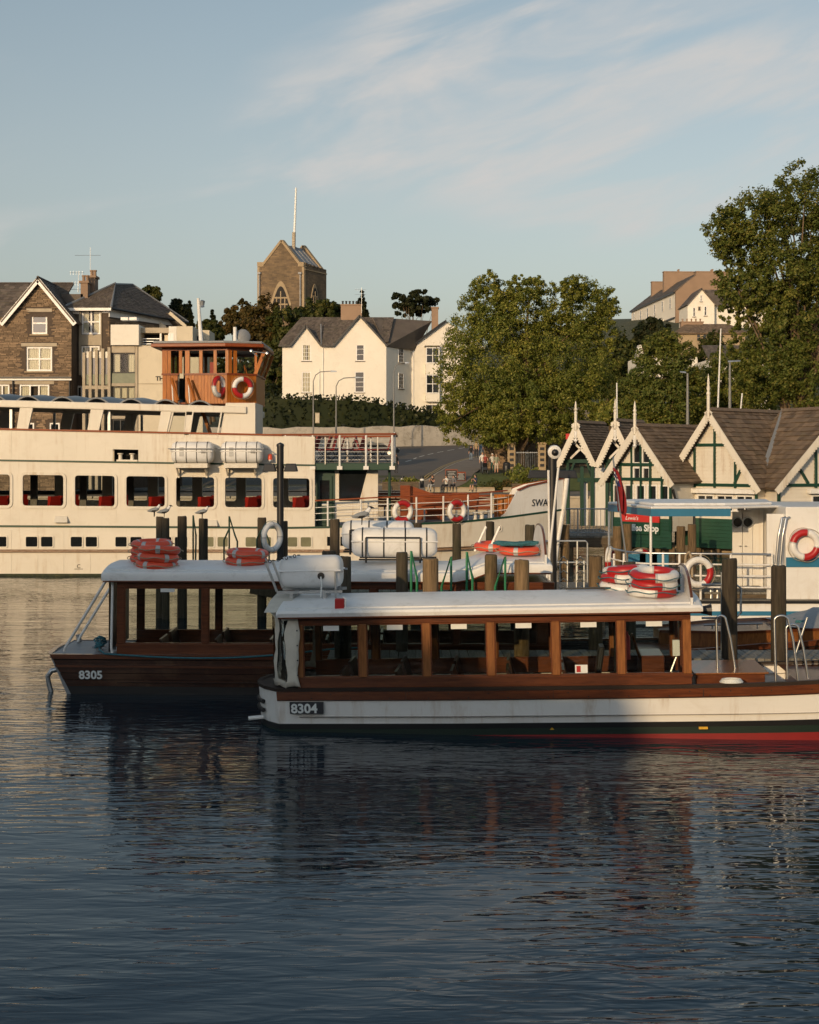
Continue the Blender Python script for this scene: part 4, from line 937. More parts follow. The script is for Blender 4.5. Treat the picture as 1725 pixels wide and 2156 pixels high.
# the broad maple on the green
Y = 130.0
tree('maple_tree', 'broad sunlit green maple with forked crown on the lawn beside the road', gp(1095, Y),
     [lob(1030, 760, Y, 108, 125, 1095), lob(1190, 765, Y, 110, 120, 1095, 1), lob(1030, 640, Y, 60, 65, 1095), lob(1105, 655, Y, 75, 70, 1095, 1), lob(1235, 655, Y, 68, 68, 1095, 1),
      lob(975, 865, Y, 60, 75, 1095, -1), lob(1085, 870, Y, 95, 70, 1095, -1.5), lob(1190, 850, Y, 80, 65, 1095), lob(1272, 690, Y, 36, 60, 1095), lob(1040, 905, Y, 60, 38, 1095, -2), lob(1150, 900, Y, 70, 40, 1095, -1), lob(1032, 606, Y, 26, 36, 1095), lob(1110, 605, Y, 40, 35, 1095), lob(1282, 640, Y, 26, 40, 1095), lob(1205, 612, Y, 45, 35, 1095)],
     2700, 62, .105, 'leaf1', .5, 11, .105, .3, 16)
for i, (u, v) in enumerate(((1030, 575), (1060, 592), (1095, 590), (1125, 588), (1160, 592), (1205, 585), (1243, 590), (1270, 588), (1300, 600))): pass
# big ash at the right edge
Y = 96.0
tree('ash_tree', 'huge ash tree with airy layered branches filling the right edge', gp(1700, Y),
     [lob(1585, 480, Y, 95, 85, 1700), lob(1690, 420, Y, 85, 85, 1700, 1), lob(1775, 480, Y, 90, 130, 1700), lob(1530, 490, Y, 55, 55, 1700, -1), lob(1640, 570, Y, 90, 70, 1700, -1),
      lob(1545, 585, Y, 50, 45, 1700), lob(1750, 650, Y, 100, 130, 1700, 1), lob(1650, 690, Y, 75, 85, 1700), lob(1600, 800, Y, 70, 60, 1700, -1), lob(1700, 800, Y, 80, 70, 1700, -1), lob(1545, 668, Y, 40, 40, 1700), lob(1560, 610, Y, 55, 50, 1700, -1), lob(1620, 640, Y, 70, 55, 1700), lob(1640, 770, Y, 90, 80, 1700, 1), lob(1560, 760, Y, 45, 55, 1700)],
     2300, 60, .095, 'leaf2', .45, 23, .11, .35, 34, droop=.7)
Y = 104.0
tree('lime_tree', 'rounded dark green tree behind the shop roofs, left of the lamp posts', gp(1400, Y), [lob(1400, 775, Y, 72, 75, 1400), lob(1340, 830, Y, 45, 60, 1400), lob(1460, 830, Y, 55, 60, 1400), lob(1395, 860, Y, 95, 60, 1400), lob(1395, 725, Y, 40, 32, 1400)], 900, 60, .10, 'leaf2', .3, 31, .12)
Y = 112.0
tree('lime_tree', 'shadowed leafy tree between the two lamp posts and the big ash', gp(1530, Y), [lob(1530, 800, Y, 60, 70, 1530), lob(1580, 850, Y, 70, 60, 1530), lob(1500, 860, Y, 60, 55, 1530)], 500, 60, .11, 'leaf2', .3, 33, .13)
Y = 112.0
tree('small_tree', 'low yellowish bush tree right of the maple above the first gables', gp(1275, Y), [lob(1275, 875, Y, 34, 30, 1275), lob(1310, 865, Y, 36, 34, 1275)], 90, 60, .15, 'leaf1', .15, 35, .16)
Y = 190.0
for i, (u, v, ru, rv, mt_, lb) in enumerate(((1330, 745, 40, 55, 'leaf3', 'dark rounded tree right of the maple crown below the terrace'), (1375, 700, 38, 32, 'leaf4', 'flat-topped dark conifer in front of the pale terrace'), (1500, 760, 55, 60, 'leaf3', 'dull green tree under the brown hipped roof'), (1290, 770, 60, 70, 'leaf3', 'dark tree mass just behind the maple on the right'))):
    tree('hillside_tree', lb, gp(u, Y - i), [lob(u, v, Y - i, ru, rv, u), lob(u + 8, v + rv * .6, Y - i, ru * 1.1, rv * .7, u)], 120, 60, .3, mt_, .3, 40 + i, .15, group='trees on the hillside')
# trees round the church and along the left
for i, (u, v, ru, rv, Y, mt_, lb) in enumerate((
        (505, 670, 38, 36, 235, 'leaf5', 'brownish rounded tree left of the church tower'), (560, 690, 52, 62, 225, 'leaf5', 'tall olive tree in front of the church tower'),
        (600, 700, 40, 60, 222, 'leaf3', 'dark tree directly below the church tower window'), (665, 660, 46, 34, 228, 'leaf3', 'dark bushy tree at the foot of the tower, above the white house roof'),
        (700, 665, 30, 30, 232, 'leaf4', 'small dark tree right of the tower foot'), (440, 700, 30, 32, 215, 'leaf3', 'dark tree behind the hotel, left of the wheelhouse'),
        (315, 625, 22, 24, 190, 'leaf3', 'dark tree top peeping over the hipped hotel roof'), (375, 655, 20, 26, 195, 'leaf4', 'small dark tree right of the hipped hotel roof'),
        (560, 790, 50, 60, 212, 'leaf3', 'deep green tree between the hotel and the white house'), (500, 800, 50, 60, 210, 'leaf3', 'deep green tree behind the wheelhouse'), (565, 850, 40, 50, 208, 'hedge', 'shadowy shrub mass left of the white house'))):
    tree('churchyard_tree', lb, gp(u, Y), [lob(u, v, Y, ru, rv, u), lob(u - ru * .3, v + rv * .5, Y, ru * .9, rv * .7, u), lob(u + ru * .4, v + rv * .3, Y, ru * .7, rv * .7, u)], 150, 60, .32, mt_, .35, 60 + i, .14, group='trees round the church')
def conifer(label, u, vt, vb, hw, Y, seed, flat=False):
    b = gp(u, Y); k = Y / F_PX; n = 9 if not flat else 6; L = []
    for i in range(n):
        f = i / (n - 1); v = vt + (vb - vt) * f
        w = hw * (.12 + .88 * f) if not flat else hw * (.45, .8, 1, .95, .8, .6)[i]
        L.append((0 if not flat else (-1) ** i * hw * .18 * k, 0, Z(v, Y) - b[2], w * k, w * k, (vb - vt) / n * .55 * k))
    tree('conifer', label, b, L, 130, 60, .28, 'leaf4', .35, seed, .17 if not flat else .12, .5, 10, group='conifers on the skyline', droop=.4 if not flat else 0)
conifer('pointed conifer behind the white house chimney', 762, 614, 675, 22, 232, 81)
conifer('spreading dark cedar on the skyline right of the white house', 870, 615, 660, 52, 236, 82, True)
conifer('narrow dark spruce at the hotel roof edge', 399, 636, 700, 12, 205, 83)
conifer('slim grey-green conifer left of the tower trees', 448, 655, 700, 11, 225, 84)
def hedge():
    t = thing('hedge', 'dense dark hedge on top of the whitewashed retaining wall', 'hedge', (X(720, 185), 185, 7.5)); rs = np.random.RandomState(5); cs = []
    for x, y in offset(wall_line, 1.6):
        if not -20 < x < 9: continue
        z = gz(x, y - 1.6) + 2.2; top = interp(x, [(-20, 4.6), (-6, 4.2), (2, 2.6), (6, 1.6), (9, 1.2)])
        for k in range(260): cs.append((x + rs.uniform(-1.1, 1.1), y + rs.uniform(-.9, 1.2), z + top * rs.uniform(-.15, 1) ** 1 + rs.normal() * .12))
    c = np.array(cs) - np.array(t.location)[None, :]; nr = rs.normal(size=c.shape); nr[:, 1] -= .5; nr[:, 2] += .4; nr /= np.linalg.norm(nr, axis=1)[:, None]
    piece('foliage', leaf_mesh('foliage', c, nr, .26, rs, m['hedge']), t)
    mb = MB(inv(t)); o1 = [p for p in offset(wall_line, 1.1) if -20 < p[0] < 9]; o2 = [p for p in offset(wall_line, 2.3) if -20 < p[0] < 9]; k = min(len(o1), len(o2))
    h = lambda x: interp(x, [(-20, 4.2), (-6, 3.8), (2, 2.2), (6, 1.2), (9, .9)])
    mb.loft([[(x, y, gz(x, y) + .3) for x, y in o1[:k]], [(x, y, gz(x, y - 1) + 2 + h(x)) for x, y in o1[:k]], [(x, y, gz(x, y - 1) + 2 + h(x)) for x, y in o2[:k]]][::-1]); mb.build('twig_core', m['hedge'], t)
hedge()
# low planting on the promenade: tall grasses and shrubs near the maple
def shrub(name, label, loc, r, h, mt_, n, leaf, seed):
    rs = np.random.RandomState(seed); t = thing(name, label, 'shrub', loc)
    d = rs.normal(size=(n, 3)); d /= np.linalg.norm(d, axis=1)[:, None]; c = d * (rs.uniform(.3, 1, n) ** .5)[:, None] * np.array([r, r, h * .5]); c[:, 2] += h * .5
    c *= 1 + .12 * np.sin(c[:, :1] * 5 + seed); nr = d + rs.normal(size=c.shape) * .5; nr /= np.linalg.norm(nr, axis=1)[:, None]
    piece('foliage', leaf_mesh('foliage', c, nr, leaf, rs, m[mt_]), t)
    mb = MB()
    for k in range(5): mb.tube([(0, 0, 0), (rs.normal() * r * .2, rs.normal() * r * .2, h * .4), (rs.normal() * r * .4, rs.normal() * r * .4, h * .8)], [.04, .03, .01], 5)
    mb.build('stems', m['bark'], t); return t
shrub('shrub', 'bright green shrub in the wooden planter near the lamp with the camera', P(1100, 1014, 112), 1.5, 1.3, 'leaf1', 700, .11, 3)
for i, (u, lb) in enumerate(((1040, 'dull green low shrub beside the lawn, left of the maple trunk'), (1075, 'weedy shrub at the foot of the maple trunk'), (1115, 'weedy shrub right of the maple trunk'))):
    shrub('shrub', lb, gp(u, 119.5), 1.5, 1.0, 'leaf5' if i else 'leaf3', 500, .11, 8 + i)
# ------------------------------------------------------------------ boat station with white and green gables
def gable_unit(t, u, v, ev, wpx, Y, yaw, depth, floor, seed, glazed=False, wpart=True, open_porch=False, fin=1.4):
    """one gabled bay: local frame x along the face, y along the ridge, origin under the apex"""
    ph = R(yaw); ap = P(u, v, Y); Fm = frame((ap.x, ap.y, 0), (math.cos(ph), -math.sin(ph), 0))
    W = wpx * Y / F_PX / math.cos(ph) / 2; zr = ap.z; ze = Z(ev, Y); sl_ = (zr - ze) / W; ov = .45; I = inv(t) @ Fm
    wx = W - .35; zw = zr - .18
    body = MB(I)
    if not open_porch:
        body.prism([(-wx, floor), (wx, floor), (wx, zw - wx * sl_), (0, zw), (-wx, zw - wx * sl_)], .03, depth)
        body.build('wall', m['cream'], t)
        # weatherboards, each board its own piece, with openings left for the windows
        z = ze - .2; bh = .155
        wins = []
        if glazed:
            for a in (-.42, .05): wins += [(a - .02, a + .42, zr - 1.55 - .05, zr - .75)]
            for a in (-.42, .05): wins += [(a, a + .4, zr - 2.28, zr - 1.72)]
            for i in range(5): wins += [(-wx + .06 + i * (2 * wx - .1) / 5, -wx + .06 + (i + .86) * (2 * wx - .1) / 5, ze - .98, ze - .1)]
        else:
            for i in range(3): wins += [(-wx * .42 + i * wx * .46, -wx * .42 + (i + .9) * wx * .46, ze - 1.0, ze - .28)]
        zz = ze - 1.3
        while zz < zr - .5:
            hw = min(wx, (zw - zz - bh) / sl_)
            if hw > .15:
                segs = [(-hw, hw)]
                for w in wins:
                    if w[2] - .02 < zz + bh and zz < w[3] + .02:
                        ns = []
                        for a, b_ in segs:
                            if w[1] <= a or w[0] >= b_: ns.append((a, b_)); continue
                            if w[0] - a > .05: ns.append((a, w[0]))
                            if b_ - w[1] > .05: ns.append((w[1], b_))
                        segs = ns
                for a, b_ in segs:
                    q = MB(I); q.hexa([(a, -.028, zz), (b_, -.028, zz), (b_, .028, zz), (a, .028, zz), (a, -.004, zz + bh), (b_, -.004, zz + bh), (b_, .028, zz + bh), (a, .028, zz + bh)]); q.build('weatherboard', m['cream'], t)
            zz += bh
        for w in wins: window(t, Fm, *w, y=-.1, cols=1 if w[1] - w[0] < .6 else 2, rows=1, fw=.07, bar=.05, sill=None, deep=.1)
        # green framing
        def gb(p, q_, w=.09): 
            b_ = MB(I); b_.bar(p, q_, w, .1, (0, -1, 0)) if abs(p[0] - q_[0]) < 1e-6 else b_.bar(p, q_, .1, w); b_.build('green_timber', m['green'], t)
        hz = [ze + .12, zr - 1.62 if glazed else zr - 1.45]
        for z in hz: hw = min(wx, (zw - z) / sl_ - .05); gb((-hw, -.055, z), (hw, -.055, z), .12)
        xs_ = (-.47, 0, .47, -1.05, 1.05) if glazed else (-.95, 0.02, 1.0)
        for x in xs_: zt = zw - abs(x) * sl_ - .12; gb((x, -.06, ze - (.98 if glazed else 0)), (x, -.06, zt), .08) if zt > ze + .25 else None
        if not glazed:
            for s_ in (-1, 1): gb((s_ * wx * .62, -.058, ze + .75), (s_ * (wx * .48), -.058, ze + .18), .1) 
            q = MB(I); q.box(-wx * .5, wx, -.3, -.035, ze - .24, ze - .04); q.build('shutter_box', m['white'], t, bevel=.03)
        for s_ in (-1, 1): gb((s_ * (wx - .04), -.06, floor), (s_ * (wx - .04), -.06, zw - wx * sl_), .1)
    # roof slopes, soffits, bargeboards with scalloped edge, finial
    for s_ in (-1, 1):
        A, B, Cq, D = (s_ * W, -ov, ze), (s_ * W, depth, ze), (0, depth, zr + .02), (0, -ov, zr + .02)
        if s_ < 0: A, B, Cq, D = B, A, D, Cq
        rf = roofslab(t, Fm, A, B, Cq, D, .1, mt='slate_s'); slates(t, Fm, A, B, Cq, D, 17, max(8, int(depth / .27)), parent=rf, seed=seed + s_, mt='slate_s', th=.024)
        if s_ > 0: ridge(t, Fm, (0, -ov, zr + .07), (0, depth, zr + .07), max(4, int(depth / .5)), rf, .13, 'slate_s')
        d = Vector((s_ * W, 0, ze - zr)).normalized(); L = math.hypot(W, zr - ze); n_ = Vector((-d.z * s_, 0, d.x * s_)); n_ = n_ if n_.z > 0 else -n_
        q = MB(I); o = Vector((0, -ov - .05, zr + .02))
        bw = .24; q.bar(o - n_ * bw / 2, o + d * (L + .12) - n_ * bw / 2, .05, bw, n_)
        bd = q.build('bargeboard', m['cream'], t)
        k = int(L / .13)
        for i in range(k):      # fretwork bosses along the lower edge
            c = o + d * (.12 + i * .13) - n_ * (bw + .01)
            q = MB(I); q.lathe([(.052, -.02), (.052, .02)], c, 8, (0, 1, 0)); q.build('scallop', m['cream'], bd)
    q = MB(I); h = fin; q.tube([(0, -ov - .06, zr - .35), (0, -ov - .06, zr + h * .42)], .07, 8); q.lathe([(.08, h * .42), (.09, h * .46), (.045, h * .52), (.085, h * .60), (.045, h * .68), (.06, h * .72), (.032, h * .9), (.005, h)], (0, -ov - .06, zr), 10)
    f = q.build('finial', m['cream'], t, smooth=50)
    if open_porch or glazed:
        q = MB(I); q.lathe([(.01, -.25), (.09, -.15), (.05, -.05), (.08, 0.0), (.08, .3)], (0, -ov - .06, zr - .7), 8); q.build('pendant', m['white'], t, smooth=50)
    if open_porch:
        for x in (-W + .35, W - .35):
            q = MB(I); q.box(x - .07, x + .07, 0, .14, floor, ze + .2); q.build('porch_post', m['green'], t)
            q = MB(I); q.bar((x, .07, ze - .8), (x * .45, .07, ze + .15), .09, .1); q.build('porch_brace', m['green'], t)
        q = MB(I); q.box(-W + .2, W - .2, 0, .12, ze + .05, ze + .22); q.build('porch_beam', m['green'], t)
        for s_ in (-1, 1): q = MB(I); q.bar((s_ * .5, .05, ze + .25), (-s_ * .35, .05, zr - .9), .06, .1); q.build('porch_lattice', m['white'], t)
    return Fm, W, ze
def shop():
    Y = 60.0; fl = 1.15; yaw = 44
    def u_(x): return 1131.6 + x / 2.908
    def v_(y): return 789.5 + y / 2.908
    t = thing('boat_station', 'white boarded lakeside shop with steep slate gables and dark green framing', 'shop', (X(1500, Y), Y, 0))
    F3, W3, e3 = gable_unit(t, u_(640), v_(312), v_(655), 134, Y, yaw, 5.0, fl - .2, 101, glazed=True, fin=1.05)
    F4, W4, e4 = gable_unit(t, u_(1088), v_(215), v_(690), 172, Y - .5, yaw, 5.7, fl, 111, fin=1.5)
    F5, W5, e5 = gable_unit(t, u_(1822), v_(205), v_(690), 300, Y - 1.5, -18, 3.9, fl, 121, fin=1.5)
    q = MB(inv(t)); a, b_ = P(u_(1512), v_(215), Y + 2.2), P(u_(1352), v_(690), Y - 1.9); q.bar(a, b_, .26, .06, (0, -1, .6)); q.build('valley_flashing', m['lead'], t)
    q = MB(inv(t)); c = P(u_(1350), v_(695), Y - 1.3); q.hexa([c + Vector(p) for p in ((-.18, -.15, -.55), (.18, -.15, -.55), (.18, .15, -.55), (-.18, .15, -.55), (-.3, -.2, 0), (.3, -.2, 0), (.3, .2, 0), (-.3, .2, 0))]); q.build('hopper', m['concrete'], t)
    for uu in (830, 1350):
        q = MB(inv(t)); c = P(u_(uu), v_(700), Y - 1.2); q.tube([c, c + Vector((.1, 0, -.4)), c + Vector((.9, .1, -.7)), c + Vector((.9, .1, -2.2))], .06, 8); q.build('downpipe', m['blackp'], t, smooth=50)
    # green boarded base with the coffee sign, white corner boards; the fascia under the windows
    for Fm, W, d0, n in ((F3, W3, -.03, 8), (F4, W4, -.03, 8), (F5, W5, -.03, 8)):
        for i in range(n):
            q = MB(inv(t) @ Fm); z = -.02 + i * .155 + .25; q.hexa([(-W + .42, d0 - .03, z), (W - .38, d0 - .03, z), (W - .38, .025, z), (-W + .42, .025, z), (-W + .42, d0, z + .15), (W - .38, d0, z + .15), (W - .38, .025, z + .15), (-W + .42, .025, z + .15)]); q.build('green_board', m['greenpaint'], t)
        for k in range(5):      # stub piles and rubble under the building
            q = MB(inv(t) @ Fm); x = -W + .5 + k * (2 * W - 1) / 4; q.tube([(x, .2, -.6), (x, .2, .28)], .13, 8); q.build('stub_pile', m['pile'], t)
        q = MB(inv(t) @ Fm); q.box(-W + .4, W - .4, .5, 3, -.5, .3); q.build('footing', m['sandstone'], t)
    s = thing('shop_sign', 'red and green sign board of the coffee shop on the lakeside wall', 'sign', (F3 @ Vector((0, -.12, .95))))
    G = inv(s) @ F3; z0, z1, z2 = .80, 1.30, 1.62; x0, x1 = -.95, .95
    q = MB(G); q.box(x0, x1, -.13, -.075, z1 + .003, z2); q.build('red_panel', m['signred'], s); q = MB(G); q.box(x0, x1, -.128, -.077, z0, z1); q.build('green_panel', m['greenpaint'], s)
    text('lettering', "Lewis's", .16, G @ Matrix.Translation((x0 + .2, -.135, z1 + .08)), m['paper'], s, .004, .0, shear=.25)
    text('lettering', 'Coffee Shop', .27, G @ Matrix.Translation((x0 + .05, -.135, z0 + .13)), m['paper'], s, .004, .012, sx=.95)
    # porch with two green open gables
    k = thing('pier_porch', 'dark green open timber porch with two small white bargeboarded gables', 'porch', (X(u_(300), Y + 5), Y + 5, 0))
    gable_unit(k, u_(262), v_(292), v_(545), 78, Y + 6, 30, 3.0, .9, 131, open_porch=True, fin=1.0)
    gable_unit(k, u_(503), v_(282), v_(545), 78, Y + 4, 30, 3.0, .9, 141, open_porch=True, fin=1.0)
    q = MB(inv(k)); a = P(u_(345), v_(660), Y + 5); b_ = P(u_(440), v_(800), Y + 5); q.box(a.x, b_.x, Y + 5, Y + 6, .9, Z(v_(570), Y + 5)); q.build('kiosk_wall', m['white'], k)
    q = MB(inv(k)); q.box(X(u_(245), Y + 5), X(u_(450), Y + 5), Y + 4.9, Y + 5.0, Z(v_(655), Y + 5), Z(v_(630), Y + 5)); q.build('kiosk_beam', m['green'], k)
    q = MB(inv(k)); q.box(X(u_(285), Y + 5), X(u_(312), Y + 5), Y + 5.2, Y + 6, .9, Z(v_(655), Y + 5)); q.build('door_panel', m['white'], k)
    for x in (262, 325, 452): q = MB(inv(k)); q.box(X(u_(x), Y + 5), X(u_(x + 20), Y + 5), Y + 4.85, Y + 5.05, .9, Z(v_(560), Y + 5)); q.build('porch_post', m['green'], k)
    # boarded landing stage in front with steel railing
    d = thing('landing_stage', 'boarded landing stage on piles in front of the green porch', 'pier', (X(1220, 57), 57, 0))
    q = MB(); q.box(-.11, .11, 0, 5.4, 0, .07); pl = q.mesh('plank', m['jetty'])
    for i in range(15): piece('plank', pl, d, (-2.0 + i * .235 , -1.2, .88 + .004 * (i % 3)))
    q = MB(); q.box(-2.2, 1.5, -1.22, -1.0, .5, .875); q.build('edge_beam', m['jettybeam'], d)
    for i in range(3): q = MB(); q.tube([(-2 + i * 1.5, -1.05, -1), (-2 + i * 1.5, -1.05, .9)], .15, 9); q.build('pile', m['pile'], d)
    r_ = thing('pier_railing', 'grey steel railing on the landing stage beside the bow', 'railing', (X(1225, 56), 56, .95))
    q = MB(); q.tube([(-1.5, 0, 1.05), (1.3, 0, 1.05)], .03, 6); q.tube([(-1.5, 0, .12), (1.3, 0, .12)], .025, 6); q.build('rail', m['steel'], r_)
    for i in range(19): q = MB(); q.tube([(-1.5 + i * .15, 0, 0 if i % 9 == 0 else .12), (-1.5 + i * .15, 0, 1.05)], .012 if i % 9 else .03, 5); q.build('baluster', m['steel'], r_)
shop()
def flagstaff():
    Y = 34.5; a = P(1320, 1185, Y); b_ = P(1291, 965, Y)
    t = thing('flagstaff', 'leaning steel flagstaff on the stern of the blue and white boat', 'flagstaff', a); d = b_ - a
    q = MB(); q.tube([(0, 0, 0), d], .022, 7); q.build('staff', m['steel'], t)
    q = MB(); q.lathe([(.005, -.03), (.035, 0), (.005, .03)], d * 1.005, 8); q.build('finial', m['steel'], t)
    f = thing('ensign', 'furled red ensign hanging from the leaning flagstaff', 'flag', P(1293, 990, Y)); q = MB()
    rows = []; n = 22
    for i in range(n + 1):
        s_ = i / n; row = []
        c = P(1293 + 14 * s_, 985 + 92 * s_, Y) - f.location
        w = .17 * (.45 + .75 * math.sin(math.pi * min(1, s_ * .8 + .12)))
        for j in range(13): a_ = j / 12; row.append(c + Vector((-.03 + w * a_ * 1.15 + .02 * math.sin(a_ * 9 + s_ * 5), -.07 * math.sin(a_ * 11 + s_ * 4) * (.5 + s_), -.12 * a_ * a_)))
        rows.append(row)
    q.loft(rows); o = q.build('cloth', [cloth((.22, .010, .014)), cloth((.02, .03, .14)), m['paper']], f, smooth=80)
    for p in o.data.polygons:
        i, j = divmod(p.index, 12)
        if 2 <= i <= 8 and j < 6: p.material_index = 2 if (abs(i - 5) == abs(j - 3) or j == 3 or i == 5) and (i + j) % 3 else 1
    sm = o.modifiers.new('thick', 'SOLIDIFY'); sm.thickness = .006
flagstaff()
# ------------------------------------------------------------------ lifebuoys, canisters, piles: prototypes
def lifebuoy(label, base_mt, band_mt, nb, M, R_=.29, r=.085, rope='rope', group=None, bandw=None):
    """ring lying in its own xy plane, axis z; M places it"""
    t = bpy.data.objects.new('lifebuoy', None); C.objects.link(t); t.empty_display_size = .1
    t['label'] = label; t['category'] = 'lifebuoy'
    if group: t['group'] = group
    t.matrix_world = M
    key = (base_mt, band_mt, nb, R_, r, bandw, rope)
    if key not in _ring:
        mb = MB(); mb.torus((0, 0, 0), R_, r, n=40, m=12); body = mb.mesh('ring', m[base_mt]); shade(body, 80)
        bw = bandw or (math.pi / nb)
        mb = MB(); mb.torus((0, 0, 0), R_, r * 1.018, n=max(5, int(bw * 7)), m=12, a0=-bw / 2, a1=bw / 2); band = mb.mesh('band', m[band_mt]); shade(band, 80)
        mb = MB(); mb.torus((0, 0, 0), R_, r * 1.03, n=2, m=12, a0=-.05, a1=.05); cuff = mb.mesh('cuff', m['silver']); shade(cuff, 80)
        pts = []
        for i in range(48):
            a = 2 * math.pi * i / 48; rr = R_ + r + .012 + .035 * abs(math.sin(a * 2)); pts.append((rr * math.cos(a), rr * math.sin(a), .012 * math.sin(a * 6)))
        mb = MB(); mb.tube(pts, .0075, 5, True); line_ = mb.mesh('grab_line', m[rope]); _ring[key] = (body, band, cuff, line_)
    body, band, cuff, line_ = _ring[key]
    piece('ring', body, t)
    for i in range(nb):
        a = 2 * math.pi * i / nb; piece('band', band, t, rot=(0, 0, a))
        if not bandw:
            for s_ in (-1, 1): piece('cuff', cuff, t, rot=(0, 0, a + s_ * math.pi / nb / 2))
    piece('grab_line', line_, t); return t
_ring = {}
def at(loc, rx=0, ry=0, rz=0): return Matrix.Translation(Vector(loc)) @ Matrix.Rotation(R(rz), 4, 'Z') @ Matrix.Rotation(R(ry), 4, 'Y') @ Matrix.Rotation(R(rx), 4, 'X')
def canister(label, M, L, d, bands=3, mt='white2', group=None, txt=None):
    """liferaft canister along local x, centred, resting at z = 0"""
    t = bpy.data.objects.new('liferaft_canister', None); C.objects.link(t); t['label'] = label; t['category'] = 'liferaft'; t.matrix_world = M
    if group: t['group'] = group
    def sec(x, k, n=20):
        row = []
        for j in range(n):
            a = 2 * math.pi * j / n; c, s_ = math.cos(a), math.sin(a); e = .62
            row.append((x, d / 2 * k * math.copysign(abs(c) ** e, c), d / 2 + d / 2 * k * math.copysign(abs(s_) ** e, s_)))
        return row
    xs = [(-L / 2, .60), (-L / 2 + .012 * L, .74), (-L / 2 + .035 * L, .87), (-L / 2 + .07 * L, .95), (-L / 2 + .12 * L, 1), (L / 2 - .12 * L, 1), (L / 2 - .07 * L, .95), (L / 2 - .035 * L, .87), (L / 2 - .012 * L, .74), (L / 2, .60)]
    mb = MB(); rows = [sec(*q) for q in xs]; mb.loft(rows, True); n = 20
    mb.add(rows[0], (tuple(range(n)),)); mb.add(rows[-1], (tuple(range(n - 1, -1, -1)),)); sh = mb.build('shell', m[mt], t); bm = bmesh.new(); bm.from_mesh(sh.data); bmesh.ops.remove_doubles(bm, verts=bm.verts, dist=1e-5); bmesh.ops.recalc_face_normals(bm, faces=bm.faces); bm.to_mesh(sh.data); bm.free(); shade(sh.data, 50)
    mb = MB(); rows = [sec(x, 1.03) for x in (-L * .46, L * .46)]
    mb.box(-L / 2 - .012, L / 2 + .012, -d / 2 - .014, d / 2 + .014, d * .53, d * .575); mb.build('seam_flange', m[mt], t, bevel=.01)
    for i in range(bands):
        x = -L / 2 + L * (.5 + i) / bands; mb = MB(); mb.loft([sec(x - .012, 1.006), sec(x - .012, 1.022), sec(x + .012, 1.022), sec(x + .012, 1.006)], True); mb.build('strap', m['blackp'], t)
    if txt: text('lettering', txt, .05, Matrix.Translation((L * .04, -d * .447, d * .80)) @ Matrix.Rotation(R(-29), 4, 'X'), m['ink'], t, .001, .002)
    return t
def pile(label, u, vt, Y, w, mt='pile', zb=-1.0, seed=0, group=None, lean=0.0):
    r_ = random.Random(int(u * 7 + seed)); x = X(u, Y); z = Z(vt, Y); t = None
    mb = MB(); n = 14; rad = w / 2; prof = []
    irr = [1 + r_.uniform(-.05, .05) for _ in range(n)]
    rows = []
    for zz, k in ((zb, 1.06), (0.05, 1.04), (.5, 1.02), (z * .6, 1.0), (z - .04, .98), (z - .012, .95), (z, .88)):
        rows.append([(rad * k * irr[j] * math.cos(2 * math.pi * j / n) + lean * zz, rad * k * irr[j] * math.sin(2 * math.pi * j / n), zz + (r_.uniform(-.01, .01) if zz > z - .03 else 0)) for j in range(n)])
    mb.loft(rows, True); mb.add(rows[-1], (tuple(range(n)),))
    o = mb.build('mooring_pile', m[mt], smooth=55); o.location = (x, Y, 0); o['label'] = label; o['category'] = 'pile'
    if group: o['group'] = group
    return o
